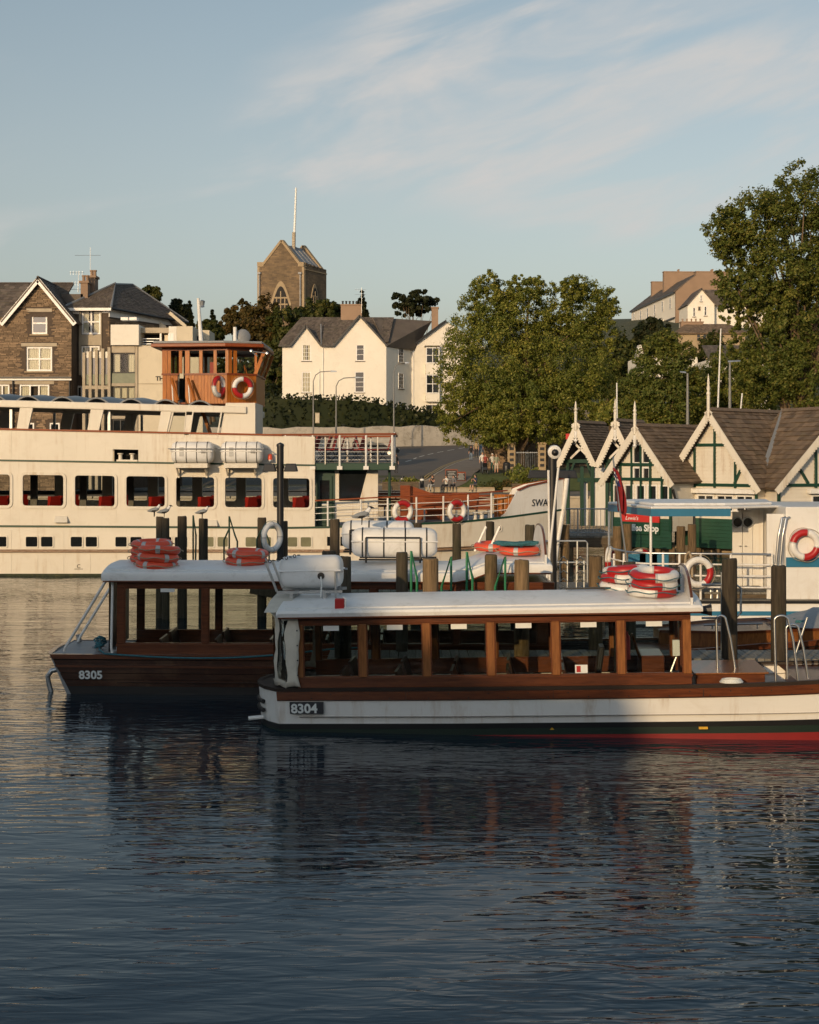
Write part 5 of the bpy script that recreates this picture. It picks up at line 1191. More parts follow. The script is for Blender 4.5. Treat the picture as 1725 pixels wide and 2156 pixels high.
# ------------------------------------------------------------------ the passenger ship
def ship():
    Y0, YC = 48.4, 51.45
    t = thing('passenger_ship', 'big cream lake steamer with varnished wheelhouse and long saloon windows', 'ship', (-8.5, YC, 0))
    I = inv(t)
    def ux(u): return X(u, Y0)
    def vz(v): return Z(v, Y0)
    def sheer(x, y, z): return (x, y, z - min(0.0, x + 3.3) * .0057 * max(0.0, z - 1.0))
    deckz = lambda x: interp(x, [(-24, 1.74), (-13.9, 1.70), (-3.3, 1.64), (-1, 1.74), (1.7, 1.80), (3.3, 1.92), (5.6, 2.15)])
    def hb(x):
        if x < -20: return 3.05 * math.sqrt(max(0.02, 1 - ((-20 - x) / 4.4) ** 2))
        if x < -1.5: return 3.05
        return max(.03, 3.05 * (1 - ((x + 1.5) / 7.05) ** 1.7))
    xs = [-24.3, -24, -23, -22, -20] + [-19 + i * 1.25 for i in range(14)] + [-1.5 + i * .5 for i in range(15)]
    def band(name, z0, z1, mt, out=0.0, smooth=60, steps=1, top=None, xs_=xs):
        mb = MB(I)
        for s_ in (-1, 1):
            rows = []
            for k in range(steps + 1):
                row = []
                for x in xs_:
                    a = z0(x) if callable(z0) else z0; b_ = z1(x) if callable(z1) else z1; z = a + (b_ - a) * k / steps
                    fl = .86 + .14 * min(1, max(0, z) / 1.7) if x > -1 else 1.0; fl = 1 - (1 - fl) * min(1, max(0, (x + 1) / 3))
                    rk = .35 * max(0, (x - 3.5) / 2.1) * (z / 2.2 - 1) if x > 3.5 else 0
                    row.append((x + rk, YC + s_ * (hb(x) * fl + out), z))
                rows.append(row)
            mb.loft(rows if s_ < 0 else rows[::-1])
        return mb.build(name, m[mt], t, smooth=smooth)
    band('weed_line', -.4, .085, 'weed', .004)
    band('hull', .08, deckz, 'cream', 0, steps=6)
    st = lambda a: (lambda x: .86 + .10 * max(0, (x + 2) / 7) ** 1.5 + a)
    band('rubbing_strake', st(-.05), st(.05), 'rust', .07)
    mb = MB(I)
    for a in (-.05, .05):
        for s_ in (-1, 1): rr = [(x, YC + s_ * (hb(x) * .97 - .0), st(a)(x)) for x in xs]; ro = [(x, YC + s_ * (hb(x) + .07), st(a)(x)) for x in xs]; mb.loft([rr, ro])
    mb.build('strake_edge', m['rust'], t)
    band('deck_line', lambda x: deckz(x) - .035, lambda x: deckz(x) + .035, 'green', .02)
    # decks
    mb = MB(I); top = [(x, YC - hb(x) + .02, deckz(x)) for x in xs]; bot = [(x, YC + hb(x) - .02, deckz(x)) for x in xs]; mb.loft([top, bot]); mb.build('main_deck', m['greyp'], t)
    # saloon sides with openings
    wu = [(-280, -195), (-170, -85), (-60, 22), (48, 134.6), (158, 242.5), (266, 348), (371, 452), (474, 552), (575, 652.5)]
    holes = [(ux(a), ux(b_), vz(1069.5), vz(1007)) for a, b_ in wu]
    ports = [(-98, -73), (-66, -41), (-10, 15), (54.5, 80), (86.5, 112), (149, 174), (180.5, 205.5), (243, 268), (274.5, 299.5), (338, 362), (368, 392), (427, 451), (458, 481), (517, 540), (548, 572), (606, 627), (633, 656)]
    bol = (ux(238), ux(291.6), vz(978), vz(953.5))
    xe = ux(663)
    for s_, nm in ((1, 'saloon_side'), (-1, 'saloon_side')):
        mb = MB(I); mb.fn = sheer
        yy = Y0 if s_ > 0 else 2 * YC - Y0 - .06
        hs_ = holes + ([bol] if s_ > 0 else [])
        mb.wall(-21.0, xe, 1.66, 4.74, .06, hs_, yy); mb.build(nm, m['cream'], t)
    for i in range(11):      # plate seams
        x = -18.9 + i * 1.78
        mb = MB(I); mb.fn = sheer; mb.box(x, x + .035, Y0 - .008, Y0 - .001, 1.70, 4.73) if x < xe - .2 and not any(h[0] - .12 < x < h[1] + .12 for h in holes + [bol]) else mb.box(x, x + .035, Y0 - .008, Y0 - .001, 3.80, 4.73) if not bol[0] - .1 < x < bol[1] + .1 else mb.box(x, x + .035, Y0 - .008, Y0 - .001, 1.7, 2.2)
        mb.build('plate_seam', m['cream'], t)
        for dx in (0, .9): mb = MB(I); mb.box(x + dx, x + dx + .04, Y0 - .009, Y0 - .001, .1, .80); mb.box(x + dx, x + dx + .04, Y0 - .009, Y0 - .001, .92, 1.6); mb.build('plate_seam', m['cream'], t) if x + dx < -1.6 else None
    mb = MB(I); mb.box(-20, -1.6, Y0 - .008, Y0 - .001, .42, .455); mb.build('plate_seam', m['cream'], t)
    # stern bulkhead and rounded front corner post
    mb = MB(I); mb.fn = sheer; mb.box(-21.0, -20.94, Y0 + .06, 2 * YC - Y0 - .06, 1.7, 4.7); mb.build('aft_bulkhead', m['cream'], t)
    for s_, (a, b_) in enumerate(wu):
        for side in (0, 1):
            x0, x1, z0, z1 = holes[s_]; yy = Y0 - .034 if side == 0 else 2 * YC - Y0 + .002
            rr = .13; e = .085
            def rect(x0, x1, z0, z1, r_, n=5):
                o = []
                for cx, cz, a0 in ((x1 - r_, z0 + r_, -90), (x1 - r_, z1 - r_, 0), (x0 + r_, z1 - r_, 90), (x0 + r_, z0 + r_, 180)):
                    for k in range(n): a_ = R(a0 + 90 * k / (n - 1)); o.append((cx + r_ * math.cos(a_), cz + r_ * math.sin(a_)))
                return o
            oo, ii = rect(x0 - e, x1 + e, z0 - e, z1 + e, .19), rect(x0 + .008, x1 - .008, z0 + .008, z1 - .008, .10)
            mb = MB(I); mb.fn = sheer
            mb.loft([[(x, yy + .033, z) for x, z in oo], [(x, yy, z) for x, z in oo], [(x, yy, z) for x, z in ii], [(x, yy + .08, z) for x, z in ii]], True); wf = mb.build('saloon_window', m['cream'], t)
            mb = MB(I); mb.fn = sheer; mb.add([(x, yy + .05, z) for x, z in ii], (tuple(range(len(ii))),)); mb.build('pane', m['glassd'], wf)
            if side == 0 and a > -60:
                mb = MB(); mb.lathe([(.014, 0), (.012, .006), (.001, .012)], (0, 0, 0), 6, (0, -1, 0)); rv = mb.mesh('rivet', m['cream'])
                k = 5
                for i in range(k):
                    f = (i + .5) / k
                    for px, pz in ((x0 + (x1 - x0) * f, z1 + e * .5), (x0 + (x1 - x0) * f, z0 - e * .5)):
                        o = piece('rivet', rv, wf); o.location = I @ Vector(sheer(px, yy, pz))
                for i in range(4):
                    f = (i + .5) / 4
                    for px in (x0 - e * .5, x1 + e * .5): o = piece('rivet', rv, wf); o.location = I @ Vector(sheer(px, yy, z0 + (z1 - z0) * f))
    for a, b_ in ports:
        z0, z1 = vz(1151.5), vz(1130.5); x0, x1 = ux(a), ux(b_)
        oo = rect(x0 - .03, x1 + .03, z0 - .03, z1 + .03, .06, 4); ii = rect(x0 + .01, x1 - .01, z0 + .01, z1 - .01, .04, 4)
        mb = MB(I); mb.fn = sheer; mb.loft([[(x, Y0 - .004, z) for x, z in oo], [(x, Y0 - .03, z) for x, z in oo], [(x, Y0 - .03, z) for x, z in ii], [(x, Y0 - .012, z) for x, z in ii]], True); f = mb.build('porthole', m['cream'], t)
        mb = MB(I); mb.fn = sheer; mb.add([(x, Y0 - .014, z) for x, z in ii], (tuple(range(len(ii))),)); mb.build('pane', m['pane'] if a < 400 else mpale, f)
    for u_ in (689, 717):
        z0, z1 = vz(1149), vz(1130); x0 = ux(u_); y_ = YC - hb(x0 + .1)
        mb = MB(I); mb.box(x0, x0 + .24, y_ - .02, y_ + .1, z0, z1); mb.build('porthole', m['pane'], t)
    mb = MB(I); mb.fn = sheer; mb.box(-21.0, xe, Y0 - .022, Y0 - .002, vz(981.5), vz(977.8)); mb.build('green_band', m['green'], t)
    mb = MB(I); mb.fn = sheer; mb.box(-21.0, ux(595), Y0 - .05, Y0 + .14, 4.742, 4.80); mb.build('rail_cap', m['varnx'], t)
    # interior: floor, ceiling, seats, tables
    mb = MB(I); mb.fn = sheer; mb.box(-20.9, xe, Y0 + .1, 2 * YC - Y0 - .1, 3.45, 3.55); mb.build('saloon_ceiling', m['inner'], t)
    mb = MB(I); mb.fn = sheer; mb.box(-20.9, ux(830), Y0 + .25, 2 * YC - Y0 - .25, 3.60, 3.70); mb.build('upper_deck', m['greyp'], t)
    sb = MB(); sb.box(-.23, .23, -.22, .22, .38, .5); sb.hexa([(.12, -.22, .45), (.26, -.22, .45), (.26, .22, .45), (.12, .22, .45), (.22, -.22, 1.0), (.36, -.22, 1.0), (.36, .22, 1.0), (.22, .22, 1.0)]); sb.box(-.2, .2, -.03, .03, 0, .38)
    sm_ = sb.mesh('saloon_seat', m['redseat']); dk = MB(); dk.hexa([(.205, -.03, .5), (.209, -.03, .5), (.209, .03, .5), (.205, .03, .5), (.20, -.03, .98), (.204, -.03, .98), (.204, .03, .98), (.20, .03, .98)])
    hd = MB(); hd.hexa([(.16, -.19, 1.0), (.33, -.19, 1.0), (.33, .19, 1.0), (.16, .19, 1.0), (.17, -.19, 1.17), (.36, -.19, 1.17), (.36, .19, 1.17), (.17, .19, 1.17)]); hm_ = hd.mesh('headrest', m['redseat'])
    tb = MB(); tb.box(-.45, .45, -.4, .4, .66, .70); tb.box(-.04, .04, -.04, .04, 0, .66); tm_ = tb.mesh('saloon_table', m['inner'])
    for i, (a, b_) in enumerate(wu):
        xc = ux(b_) - .38; z = sheer(xc, 0, 1.75)[2] - .25
        for r_ in (0, 1, 3):
            for sgn in ((1,) if r_ else (1,)):
                s = piece('saloon_seat', sm_, t, I @ Vector((xc - .22 + .2 * (r_ % 2), Y0 + .5 + r_ * .62, z)), (0, 0, -.75)); piece('headrest', hm_, s)
        piece('saloon_table', tm_, t, I @ Vector((xc - .85, Y0 + .9, z)))
        mb = MB(I); mb.fn = sheer; x_ = ux(b_) - .28; mb.box(x_ - .12, x_ + .12, YC + 1.0, YC + 1.15, 1.7, 3.5); mb.build('saloon_pillar', m['inner'], t)
    # bollard opening
    mb = MB(I); mb.fn = sheer; mb.box(bol[0] - .1, bol[1] + .1, Y0 + .7, Y0 + .75, bol[2] - .15, bol[3] + .1); mb.build('mooring_recess', m['dark'], t)
    mb = MB(I); mb.fn = sheer; mb.box(bol[0] + .1, bol[1] - .05, Y0 + .1, Y0 + .4, bol[2] - .02, bol[2] + .06)
    bb = mb.build('bollard_base', m['cream'], t)
    for x in (ux(251), ux(276)):
        mb = MB(I); mb.fn = sheer; mb.lathe([(.075, 0), (.065, .05), (.065, .16), (.10, .18), (.10, .21), (.02, .215)], (x, Y0 + .22, bol[2] + .06), 12); mb.build('bollard', m['cream'], t, smooth=40)
    # vents low on the side
    for u_, v_ in ((130, 1096), (445, 1102)):
        mb = MB(I); mb.fn = sheer; x, z = ux(u_), vz(v_) ; mb.hexa([(x - .24, Y0 - .18, z - .1), (x + .24, Y0 - .18, z - .1), (x + .24, Y0 - .002, z - .1), (x - .24, Y0 - .002, z - .1), (x - .22, Y0 - .04, z + .1), (x + .2, Y0 - .04, z + .1), (x + .2, Y0 - .002, z + .1), (x - .22, Y0 - .002, z + .1)]); mb.build('vent_cowl', m['cream'], t, bevel=.02)
    text('draught_mark', 'C', .13, I @ Matrix.Translation((ux(162), Y0 - .012, vz(1196))), m['ink'], t, .002)
    mb = MB(I); mb.box(ux(157), ux(175), Y0 - .01, Y0 - .003, vz(1198.6), vz(1197.6)); mb.build('draught_line', m['ink'], t)
    # canopy over the upper deck
    zc0, zc1 = vz(874), vz(859.5)
    for yy in (Y0 + .0, 2 * YC - Y0 - .16):
        mb = MB(I); mb.fn = sheer; mb.box(-20, ux(519), yy, yy + .16, zc0, zc1); mb.build('canopy_beam', m['cream'], t, bevel=.03)
        for k, u_ in enumerate((-258, -111, 36, 185, 333)):
            b0, b1, t0, t1 = ux(u_ - 1), ux(u_ + 23), ux(u_ + 6), ux(u_ + 33)
            mb = MB(I); mb.fn = sheer; mb.hexa([(b0, yy + .02, 4.80), (b1, yy + .02, 4.80), (b1, yy + .14, 4.80), (b0, yy + .14, 4.80), (t0, yy + .02, zc0), (t1, yy + .02, zc0), (t1, yy + .14, zc0), (t0, yy + .14, zc0)]); mb.build('canopy_pillar', m['cream'], t)
        for u_ in (-130, 15, 223):
            mb = MB(I); mb.fn = sheer; mb.box(ux(u_), ux(u_ + 5.5), yy + .3, yy + .38, 4.3, zc0); mb.build('canopy_post', m['steel'], t)
    for i in range(16):      # arched skylight panels
        xa = ux(540) - .15 - (i + 1) * 1.17 * 1.0; xb = xa + 1.12
        if xa < -19.5 or xb > ux(475): continue
        rows = []
        for j in range(9):
            f = j / 8; zz = zc1 - .02 + .17 * math.sin(math.pi * f); rows.append([(xa + .04 + (xb - xa - .08) * f, Y0 + .12, zz * 1.0 - .10 * (1 - math.sin(math.pi * f))), (xa + .04 + (xb - xa - .08) * f, YC - 1.0, zz + .12), (xa + .04 + (xb - xa - .08) * f, YC + 1.0, zz + .12), (xa + .04 + (xb - xa - .08) * f, 2 * YC - Y0 - .12, zz - .10 * (1 - math.sin(math.pi * f)))])
        mb = MB(I); mb.fn = sheer; mb.loft(rows); mb.build('skylight_panel', m['perspex'], t, smooth=60)
        mb = MB(I); mb.fn = sheer; mb.tube([rows[0][0], rows[0][1], rows[0][2], rows[0][3]], .045, 6); mb.tube([r_[0] for r_ in rows], .03, 6); mb.build('skylight_rib', m['greyp'], t)
    mb = MB(I); mb.fn = sheer; mb.box(-20, ux(500), Y0 + .17, 2 * YC - Y0 - .17, zc0 + .02, zc0 + .05); mb.build('canopy_ceiling', m['inner'], t)
    # block below the wheelhouse with slanted windows
    zb1 = vz(848)
    mb = MB(I); mb.prism([(ux(462), 4.8), (ux(537), 4.8), (ux(537), zb1), (ux(475), zb1)], Y0 + .1, Y0 + 2.6); mb.build('wheelhouse_base', m['cream'], t)
    for pts in (((349, 922), (386, 922), (391, 868), (361, 868)), ((400, 922), (456, 922), (465, 868), (408, 868))):
        q = [(ux(a), vz(b_)) for a, b_ in pts]; cx = sum(p[0] for p in q) / 4; cz = sum(p[1] for p in q) / 4
        mb = MB(I); oo = [(cx + (x - cx) * 1.10, cz + (z - cz) * 1.05) for x, z in q]
        mb.loft([[(x, Y0 + .02, z) for x, z in oo], [(x, Y0 - .02, z) for x, z in oo], [(x, Y0 - .02, z) for x, z in q], [(x, Y0 + .06, z) for x, z in q]], True); f = mb.build('slanted_window', m['cream'], t)
        mb = MB(I); mb.add([(x, Y0 + .03, z) for x, z in q], ((0, 1, 2, 3),)); mb.build('pane', m['glassd'], f)
    mb = MB(I); mb.prism([(ux(388), 4.8), (ux(399), 4.8), (ux(407), zc0), (ux(392), zc0)], Y0 + .0, Y0 + .12); mb.build('window_pillar', m['cream'], t)
    mb = MB(I); mb.bar((ux(432), Y0 + 1.5, 4.8), (ux(405), Y0 + 1.5, 6.0), .3, .1); mb.build('inner_stair', m['varn'], t)
    # ---------------- wheelhouse
    def uz(x_, y_, Yq): return P(315.8 + x_ / 4.016, 684.2 + y_ / 4.016, Yq)
    Yw = 49.0
    plan = [(uz(110, 0, Yw).x, Yw), (uz(300, 0, Yw).x, Yw), (uz(655, 0, Yw - .25).x, Yw - .25), (uz(898, 0, Yw + .3).x, Yw + .3), (uz(898, 0, Yw + .3).x, Yw + 3.2), (uz(110, 0, Yw).x, Yw + 3.2)]
    z0, z1, z2 = Z(850, Yw), Z(790, Yw), Z(736, Yw)
    wh = MB(I); wh.prismz([(x + (.03 if x < -7 else -.03), y + .05) for x, y in plan], z0 - .02, z0 + .05); wh.build('wheelhouse_floor', m['varnx'], t)
    for k in range(len(plan)):
        a = Vector((*plan[k], 0)); b_ = Vector((*plan[(k + 1) % len(plan)], 0)); L = (b_ - a).length; Fm = frame(a, b_ - a); n = max(2, int(L / .115))
        bm_ = MB(); w = L / n; bm_.hexa([(0, -.012, 0), (w * .93, -.012, 0), (w * .93, .03, 0), (0, .03, 0), (0, -.012, z1 - z0), (w * .93, -.012, z1 - z0), (w * .93, .03, z1 - z0), (0, .03, z1 - z0)]); me = bm_.mesh('board', m['varn'])
        hide = k in (3, 4)
        for i in range(n):
            if k == 0 and .72 < (i + .5) / n: continue
            o = piece('board', me, t); o.matrix_local = I @ Fm @ Matrix.Translation((i * w, 0, z0))
        q = MB(I @ Fm); q.box(0, L * (.72 if k == 0 else 1), .032, .06, z0, z1); q.build('board_backing', m['inner'], t)
        q = MB(I @ Fm); q.box(-.02, L * (.72 if k == 0 else 1), -.05, .08, z1, z1 + .06); q.build('window_ledge', m['varnx'], t)
        q = MB(I @ Fm); q.box(-.02, L + .02, -.04, .08, z2 - .04, z2 + .1); q.build('head_rail', m['varnx'], t)
        cuts = {0: (0, .22, .72), 1: (0, .34, .68, .96), 2: (0, .22), 3: (0, .5, .96), 4: (0, .33, .66), 5: (0, .33, .66, .96)}[k]
        for c in cuts:
            x = c * L; wd = .11 if c else .16
            q = MB(I @ Fm); q.box(x, x + wd, -.03, .06, z1 + .06, z2 - .04); q.build('window_post', m['varn'], t)
        q = MB(I @ Fm); q.quad((.05, .02, z1 + .06), (L * (.72 if k == 0 else 1) - .05, .02, z1 + .06), (L * (.72 if k == 0 else 1) - .05, .02, z2 - .04), (.05, .02, z2 - .04)); q.build('pane', m['glass'], t)
    # raked windscreen leaning forward at the right
    xr = plan[3][0]; yr = plan[3][1]
    for yy in (yr + .02, yr + 1.5, yr + 2.85):
        q = MB(I); q.bar((xr - .03, yy, z1 + .05), (xr + .30, yy, z2), .09, .12); q.build('raked_post', m['varn'], t)
    q = MB(I); q.quad((xr, yr + .05, z1 + .06), (xr, yr + 2.9, z1 + .06), (xr + .3, yr + 2.9, z2), (xr + .3, yr + .05, z2)); q.build('windscreen', m['glass'], t)
    rp = [(uz(25, 0, Yw).x, Yw - .35), (uz(655, 0, Yw).x, Yw - .6), (uz(968, 0, Yw).x, Yw - .2), (uz(968, 0, Yw).x, Yw + 3.5), (uz(25, 0, Yw).x, Yw + 3.5)]
    q = MB(I); q.prismz(rp, z2 + .06, z2 + .18); q.build('wheelhouse_roof', m['varnx'], t, bevel=.02)
    q = MB(I); q.prismz([(x + (.05 if x < -7 else -.05), y + .06) for x, y in rp], z2 + .183, z2 + .27); q.build('roof_cover', m['greyp'], t, bevel=.03)
    q = MB(I); q.box(ux(380), ux(470), Yw + .9, Yw + 1.4, z1 - .1, z1 + .12); q.build('console', m['inner'], t)
    q = MB(I); q.box(uz(515, 0, 50).x, uz(550, 0, 50).x, Yw + .8, Yw + 1.2, z1, z1 + .5); q.build('helm_seat', m['redseat'], t)
    q = MB(I); x = ux(505); q.torus((x, Yw + 1.2, z1 + .2), .22, .02, (1, 0, .2), 20, 6); q.build('helm_wheel', m['varn'], t)
    for x_ in (195, 335):   # companionway handrails by the door
        a, b_ = uz(x_ - 15, 450, Yw - .3), uz(x_ + 45, 640, Yw - .5); q = MB(I); q.tube([a, b_], .05, 8); q.build('handrail', m['varn'], t)
        a, b_ = uz(x_ - 8, 490, Yw - .3), uz(x_ + 2, 660, Yw - .4); q = MB(I); q.tube([a, b_], .022, 6); q.build('handrail_stay', m['white'], t)
    q = MB(I); q.box(uz(265, 0, Yw).x, uz(308, 0, Yw).x, Yw + .5, Yw + .55, z0, z2); q.build('door_darkness', m['dark'], t)
    for a, b_ in (((850, 218), (910, 265)), ((850, 222), (992, 240))):
        q = MB(I); q.tube([uz(*a, Yw - .5), uz(*b_, Yw - .5)], .02, 6); q.build('lamp_bracket', m['steel'], t)
    for c in ((858, 220), (992, 240)): q = MB(I); q.lathe([(.01, -.06), (.055, -.03), (.05, .05), (.01, .06)], uz(*c, Yw - .5), 8, (0, -1, .3)); q.build('deck_lamp', m['chrome'], t)
    q = MB(I); q.tube([uz(720, 205, Yw + 1), uz(720, 18, Yw + 1)], .065, 8); q.build('aerial_tube', m['white'], t)
    q = MB(I); c = uz(790, 95, Yw + 1.2); q.lathe([(.02, -.12), (.22, -.06), (.27, .0), (.22, .05), (.02, .08)], c, 12, (.4, -1, .3)); q.tube([c, uz(790, 180, Yw + 1.2)], .06, 6); q.build('radar_dome', m['greyp'], t, smooth=50)
    a = P(424, 722, 49.6); b_ = P(417.5, 628, 49.6); q = MB(I); q.tube([a - Vector((0, 0, 1.6)), a, b_], [.09, .08, .05], 8); q.build('mast', m['white'], t)
    q = MB(I); c = P(426, 640, 49.6); q.lathe([(.03, -.12), (.09, -.1), (.07, -.06), (.09, .06), (.1, .1), (.03, .14)], c, 10); q.bar(c + Vector((-.13, 0, .1)), c + Vector((.02, 0, .12)), .03, .03); q.bar(c + Vector((-.13, 0, -.1)), c + Vector((.02, 0, -.1)), .03, .03); q.build('masthead_lamp', m['steel'], t)
    # ---------------- front of the saloon: corner post, green door, white wing with dark slanted opening
    mb = MB(I); mb.box(xe + .004, ux(703), Y0 + .55, Y0 + .62, 1.66, 3.6); dr = mb.build('door_recess', m['green'], t)
    mb = MB(I); mb.box(ux(668), ux(698), Y0 + .50, Y0 + .545, 1.7, 3.4); mb.build('saloon_door', m['green'], t, bevel=.01)
    mb = MB(I); mb.box(ux(672), ux(692), Y0 + .48, Y0 + .497, 2.6, 3.25); mb.build('door_pane', m['pane'], t); mb = MB(I); mb.box(ux(676), ux(690), Y0 + .48, Y0 + .497, 2.38, 2.46); mb.build('door_notice', m['paper'], t)
    wing = [(704, 1099), (796, 1099), (796, 981), (704, 981)]; hole = [(714, 1055), (757, 1055), (774, 990), (714, 990)]
    def up(p, y): return (X(p[0], Y0 + .6), y, Z(p[1], Y0 + .6))
    mb = MB(I); y_ = Y0 + .6
    W_, H_ = [up(p, y_) for p in wing], [up(p, y_) for p in hole]
    for i in range(4): mb.quad(W_[i], W_[(i + 1) % 4], H_[(i + 1) % 4], H_[i])
    mb.loft([H_, [(x, y + .12, z) for x, y, z in H_]], True); mb.loft([[(x, y + .5, z) for x, y, z in W_], W_], True); mb.build('fore_bulkhead', m['cream'], t)
    mb = MB(I); mb.add([(x, y + .06, z) for x, y, z in H_], ((0, 1, 2, 3),)); mb.build('fore_window', m['pane'], t)
    # upper foredeck slab, rail with stanchions and wires
    yA = Y0 + .12
    mb = MB(I); mb.box(ux(600), ux(832), yA - .06, 2 * YC - yA + .06, 3.60, 3.84); mb.build('deck_edge', m['green'], t, bevel=.02)
    mb = MB(I); mb.box(ux(560), ux(830), yA + .1, 2 * YC - yA - .1, 3.845, 3.86); mb.build('deck_planking', m['jetty'], t)
    for yy in (yA, 2 * YC - yA):
        for u_ in (601, 658.5, 715.5, 771, 826):
            mb = MB(I); x = ux(u_); mb.tube([(x, yy - (.08 if yy < YC else -.08), 3.7), (x, yy - (.08 if yy < YC else -.08), 4.79)], .038, 8); mb.box(x - .09, x + .09, yy - .14, yy + .14, 3.62, 3.74); mb.build('stanchion', m['white'], t, smooth=40)
        mb = MB(I); mb.bar((ux(573), yy - .05, 4.80), (ux(831), yy - .05, 4.83), .12, .07); mb.build('upper_rail', m['varnx'], t)
        for k in range(6): mb = MB(I); z = 3.95 + k * .14; mb.tube([(ux(601), yy - .06, z), (ux(826), yy - .06, z)], .007, 4); mb.build('rail_wire', m['steel'], t)
    mb = MB(I); mb.bar((ux(831), yA, 4.83), (ux(831), 2 * YC - yA, 4.83), .12, .07); mb.build('upper_rail', m['varnx'], t)
    mb = MB(I); mb.tube([(ux(820), Y0 + .5, deckz(-1)), (ux(820), Y0 + .5, 3.6)], .05, 8); mb.build('deck_pillar', m['green'], t)
    mb = MB(I); mb.tube([(ux(831), Y0 + .3, 3.84), (ux(831), Y0 + .3, 4.9)], .04, 8); mb.build('corner_post', m['chrome'], t)
    # foredeck rail following the hull
    def side(x, o=.06): return YC - hb(x) + o
    rx = [xe + i * .35 for i in range(20)]
    railz = lambda x: deckz(x) + interp(x, [(-3.3, .92), (1.5, .95), (4.5, .93)])
    mb = MB(I)
    pts = [(x, side(x), railz(x)) for x in rx if x < 3.6]
    for p, q_ in zip(pts, pts[1:]): mb.bar(p, q_, .09, .045)
    mb.build('foredeck_rail', m['varnx'], t)
    for f in (.28, .52, .74): mb = MB(I); mb.tube([(x, y, deckz(x) + (z - deckz(x)) * f) for x, y, z in pts], .014, 5); mb.build('rail_wire', m['white'], t)
    for u_ in (692, 761, 817, 877, 934, 987, 1038):
        x = X(u_, 48.9); mb = MB(I); mb.tube([(x, side(x), deckz(x)), (x, side(x), railz(x))], .032, 8); mb.build('stanchion', m['white'], t, smooth=40)
    for u_ in (775, 794, 1002, 1017):
        x = X(u_, 49.2); mb = MB(I); mb.lathe([(.085, 0), (.075, .05), (.075, .22), (.11, .25), (.11, .28), (.02, .29)], (x, side(x, .35), deckz(x)), 12); mb.build('bollard', m['cream'], t, smooth=40)
    # bow bulwark
    bx_ = [3.2, 3.35, 3.55, 3.8, 4.2, 4.7, 5.1, 5.4, 5.53]
    hgt = lambda x: interp(x, [(3.2, .02), (3.35, .12), (3.55, .45), (3.8, .88), (4.2, 1.0), (5.53, 1.12)])
    for s_ in (-1, 1):
        mb = MB(I)
        lo = [(x, YC + s_ * hb(x), deckz(x) + .03) for x in bx_]; hi = [(x + .02, YC + s_ * (hb(x) + .03), deckz(x) + .03 + hgt(x)) for x in bx_]; hi2 = [(x, YC + s_ * max(0, hb(x) - .05), deckz(x) + .03 + hgt(x)) for x in bx_]; lo2 = [(x, YC + s_ * max(0, hb(x) - .06), deckz(x) + .03) for x in bx_]
        mb.loft([lo, hi, hi2, lo2]); mb.build('bow_bulwark', m['white'], t, smooth=40)
        mb = MB(I)
        for p, q_ in zip(hi[3:], hi[4:]): mb.bar(p, q_, .12, .05)
        mb.build('bulwark_cap', m['varnx'], t)
    mb = MB(I); mb.tube([(5.2, YC, -.3), (5.35, YC, 1.0), (5.56, YC, 2.2), (5.68, YC, 3.32)], [.08, .08, .09, .1], 8); mb.build('stem', m['white'], t, smooth=50)
    th_ = math.atan2(hb(4.25) - hb(4.95), .7)
    text('ship_name', 'SWAN', .25, I @ Matrix.Translation((4.33, YC - hb(4.33) - .045, 2.30)) @ Matrix.Rotation(th_, 4, 'Z'), m['ink'], t, .004, .0, sx=.95, shear=.12)
    mb = MB(I); x = X(1050, 50); mb.torus((x, YC - hb(x) * .97 - .01, 1.55), .12, .03, (.35, -1, 0), 16, 6); f = mb.build('hawse_ring', m['cream'], t); mb = MB(I); mb.lathe([(.1, -.02), (.1, .02)], (x, YC - hb(x) * .97 + .0, 1.55), 14, (.35, -1, 0)); mb.build('hawse_hole', m['dark'], f)
    # wooden benches and gangway on the foredeck
    def bench(x0, x1, y, z):
        for k in range(5): q = MB(I); q.box(x0, x1, y + .03 * k, y + .03 * k + .03, z + .45 + k * .1, z + .53 + k * .1); q.build('bench_slat', m['varnx'], t)
        for k in range(4): q = MB(I); q.box(x0, x1, y - .1 - k * .1, y - .02 - k * .1, z + .42, z + .45); q.build('bench_slat', m['varnx'], t)
        for x in (x0 + .1, (x0 + x1) / 2, x1 - .1): q = MB(I); q.box(x - .03, x + .03, y - .4, y + .1, z, z + .42); q.build('bench_leg', m['greyp'], t)
    for i, y_ in enumerate((50.2, 51.6, 53.0)): bench(X(888, 50), X(1035, 50) - .35 * i, y_, deckz(1))
    bench(X(770, 53), X(850, 53), 53.5, deckz(0))
    q = MB(I); q.prism([(X(843, 50.5), deckz(0) + .05), (X(935, 50.5), deckz(0) + .05), (X(935, 50.5), Z(1047, 50.5)), (X(862, 50.5), Z(1022, 50.5)), (X(843, 50.5), Z(1022, 50.5))], 50.6, 50.72); q.build('gangway', m['varnx'], t)
    for i in range(7):
        q = MB(I); x = X(1042, 50.5) + i * .13; q.box(x, x + .12, 50.9, 50.95, deckz(3), Z(1041, 50.9)); q.build('locker_board', m['varn'], t)
    # stacked red chairs and tables on the upper foredeck
    ch = MB(); ch.box(-.22, .22, -.2, .2, .42, .46); ch.hexa([(.16, -.2, .46), (.21, -.2, .46), (.21, .2, .46), (.16, .2, .46), (.30, -.2, .92), (.35, -.2, .92), (.35, .2, .92), (.30, .2, .92)]); cm_ = ch.mesh('deck_chair', m['chairred'])
    cf = MB(); 
    for sx_ in (-.2, .2):
        for sy_ in (-.18, .18): cf.tube([(sx_, sy_, 0), (0, sy_, .22), (-sx_ * .7, sy_, .44), (0, 0, .43)], .014, 5)
    cfm = cf.mesh('chair_frame', m['black'])
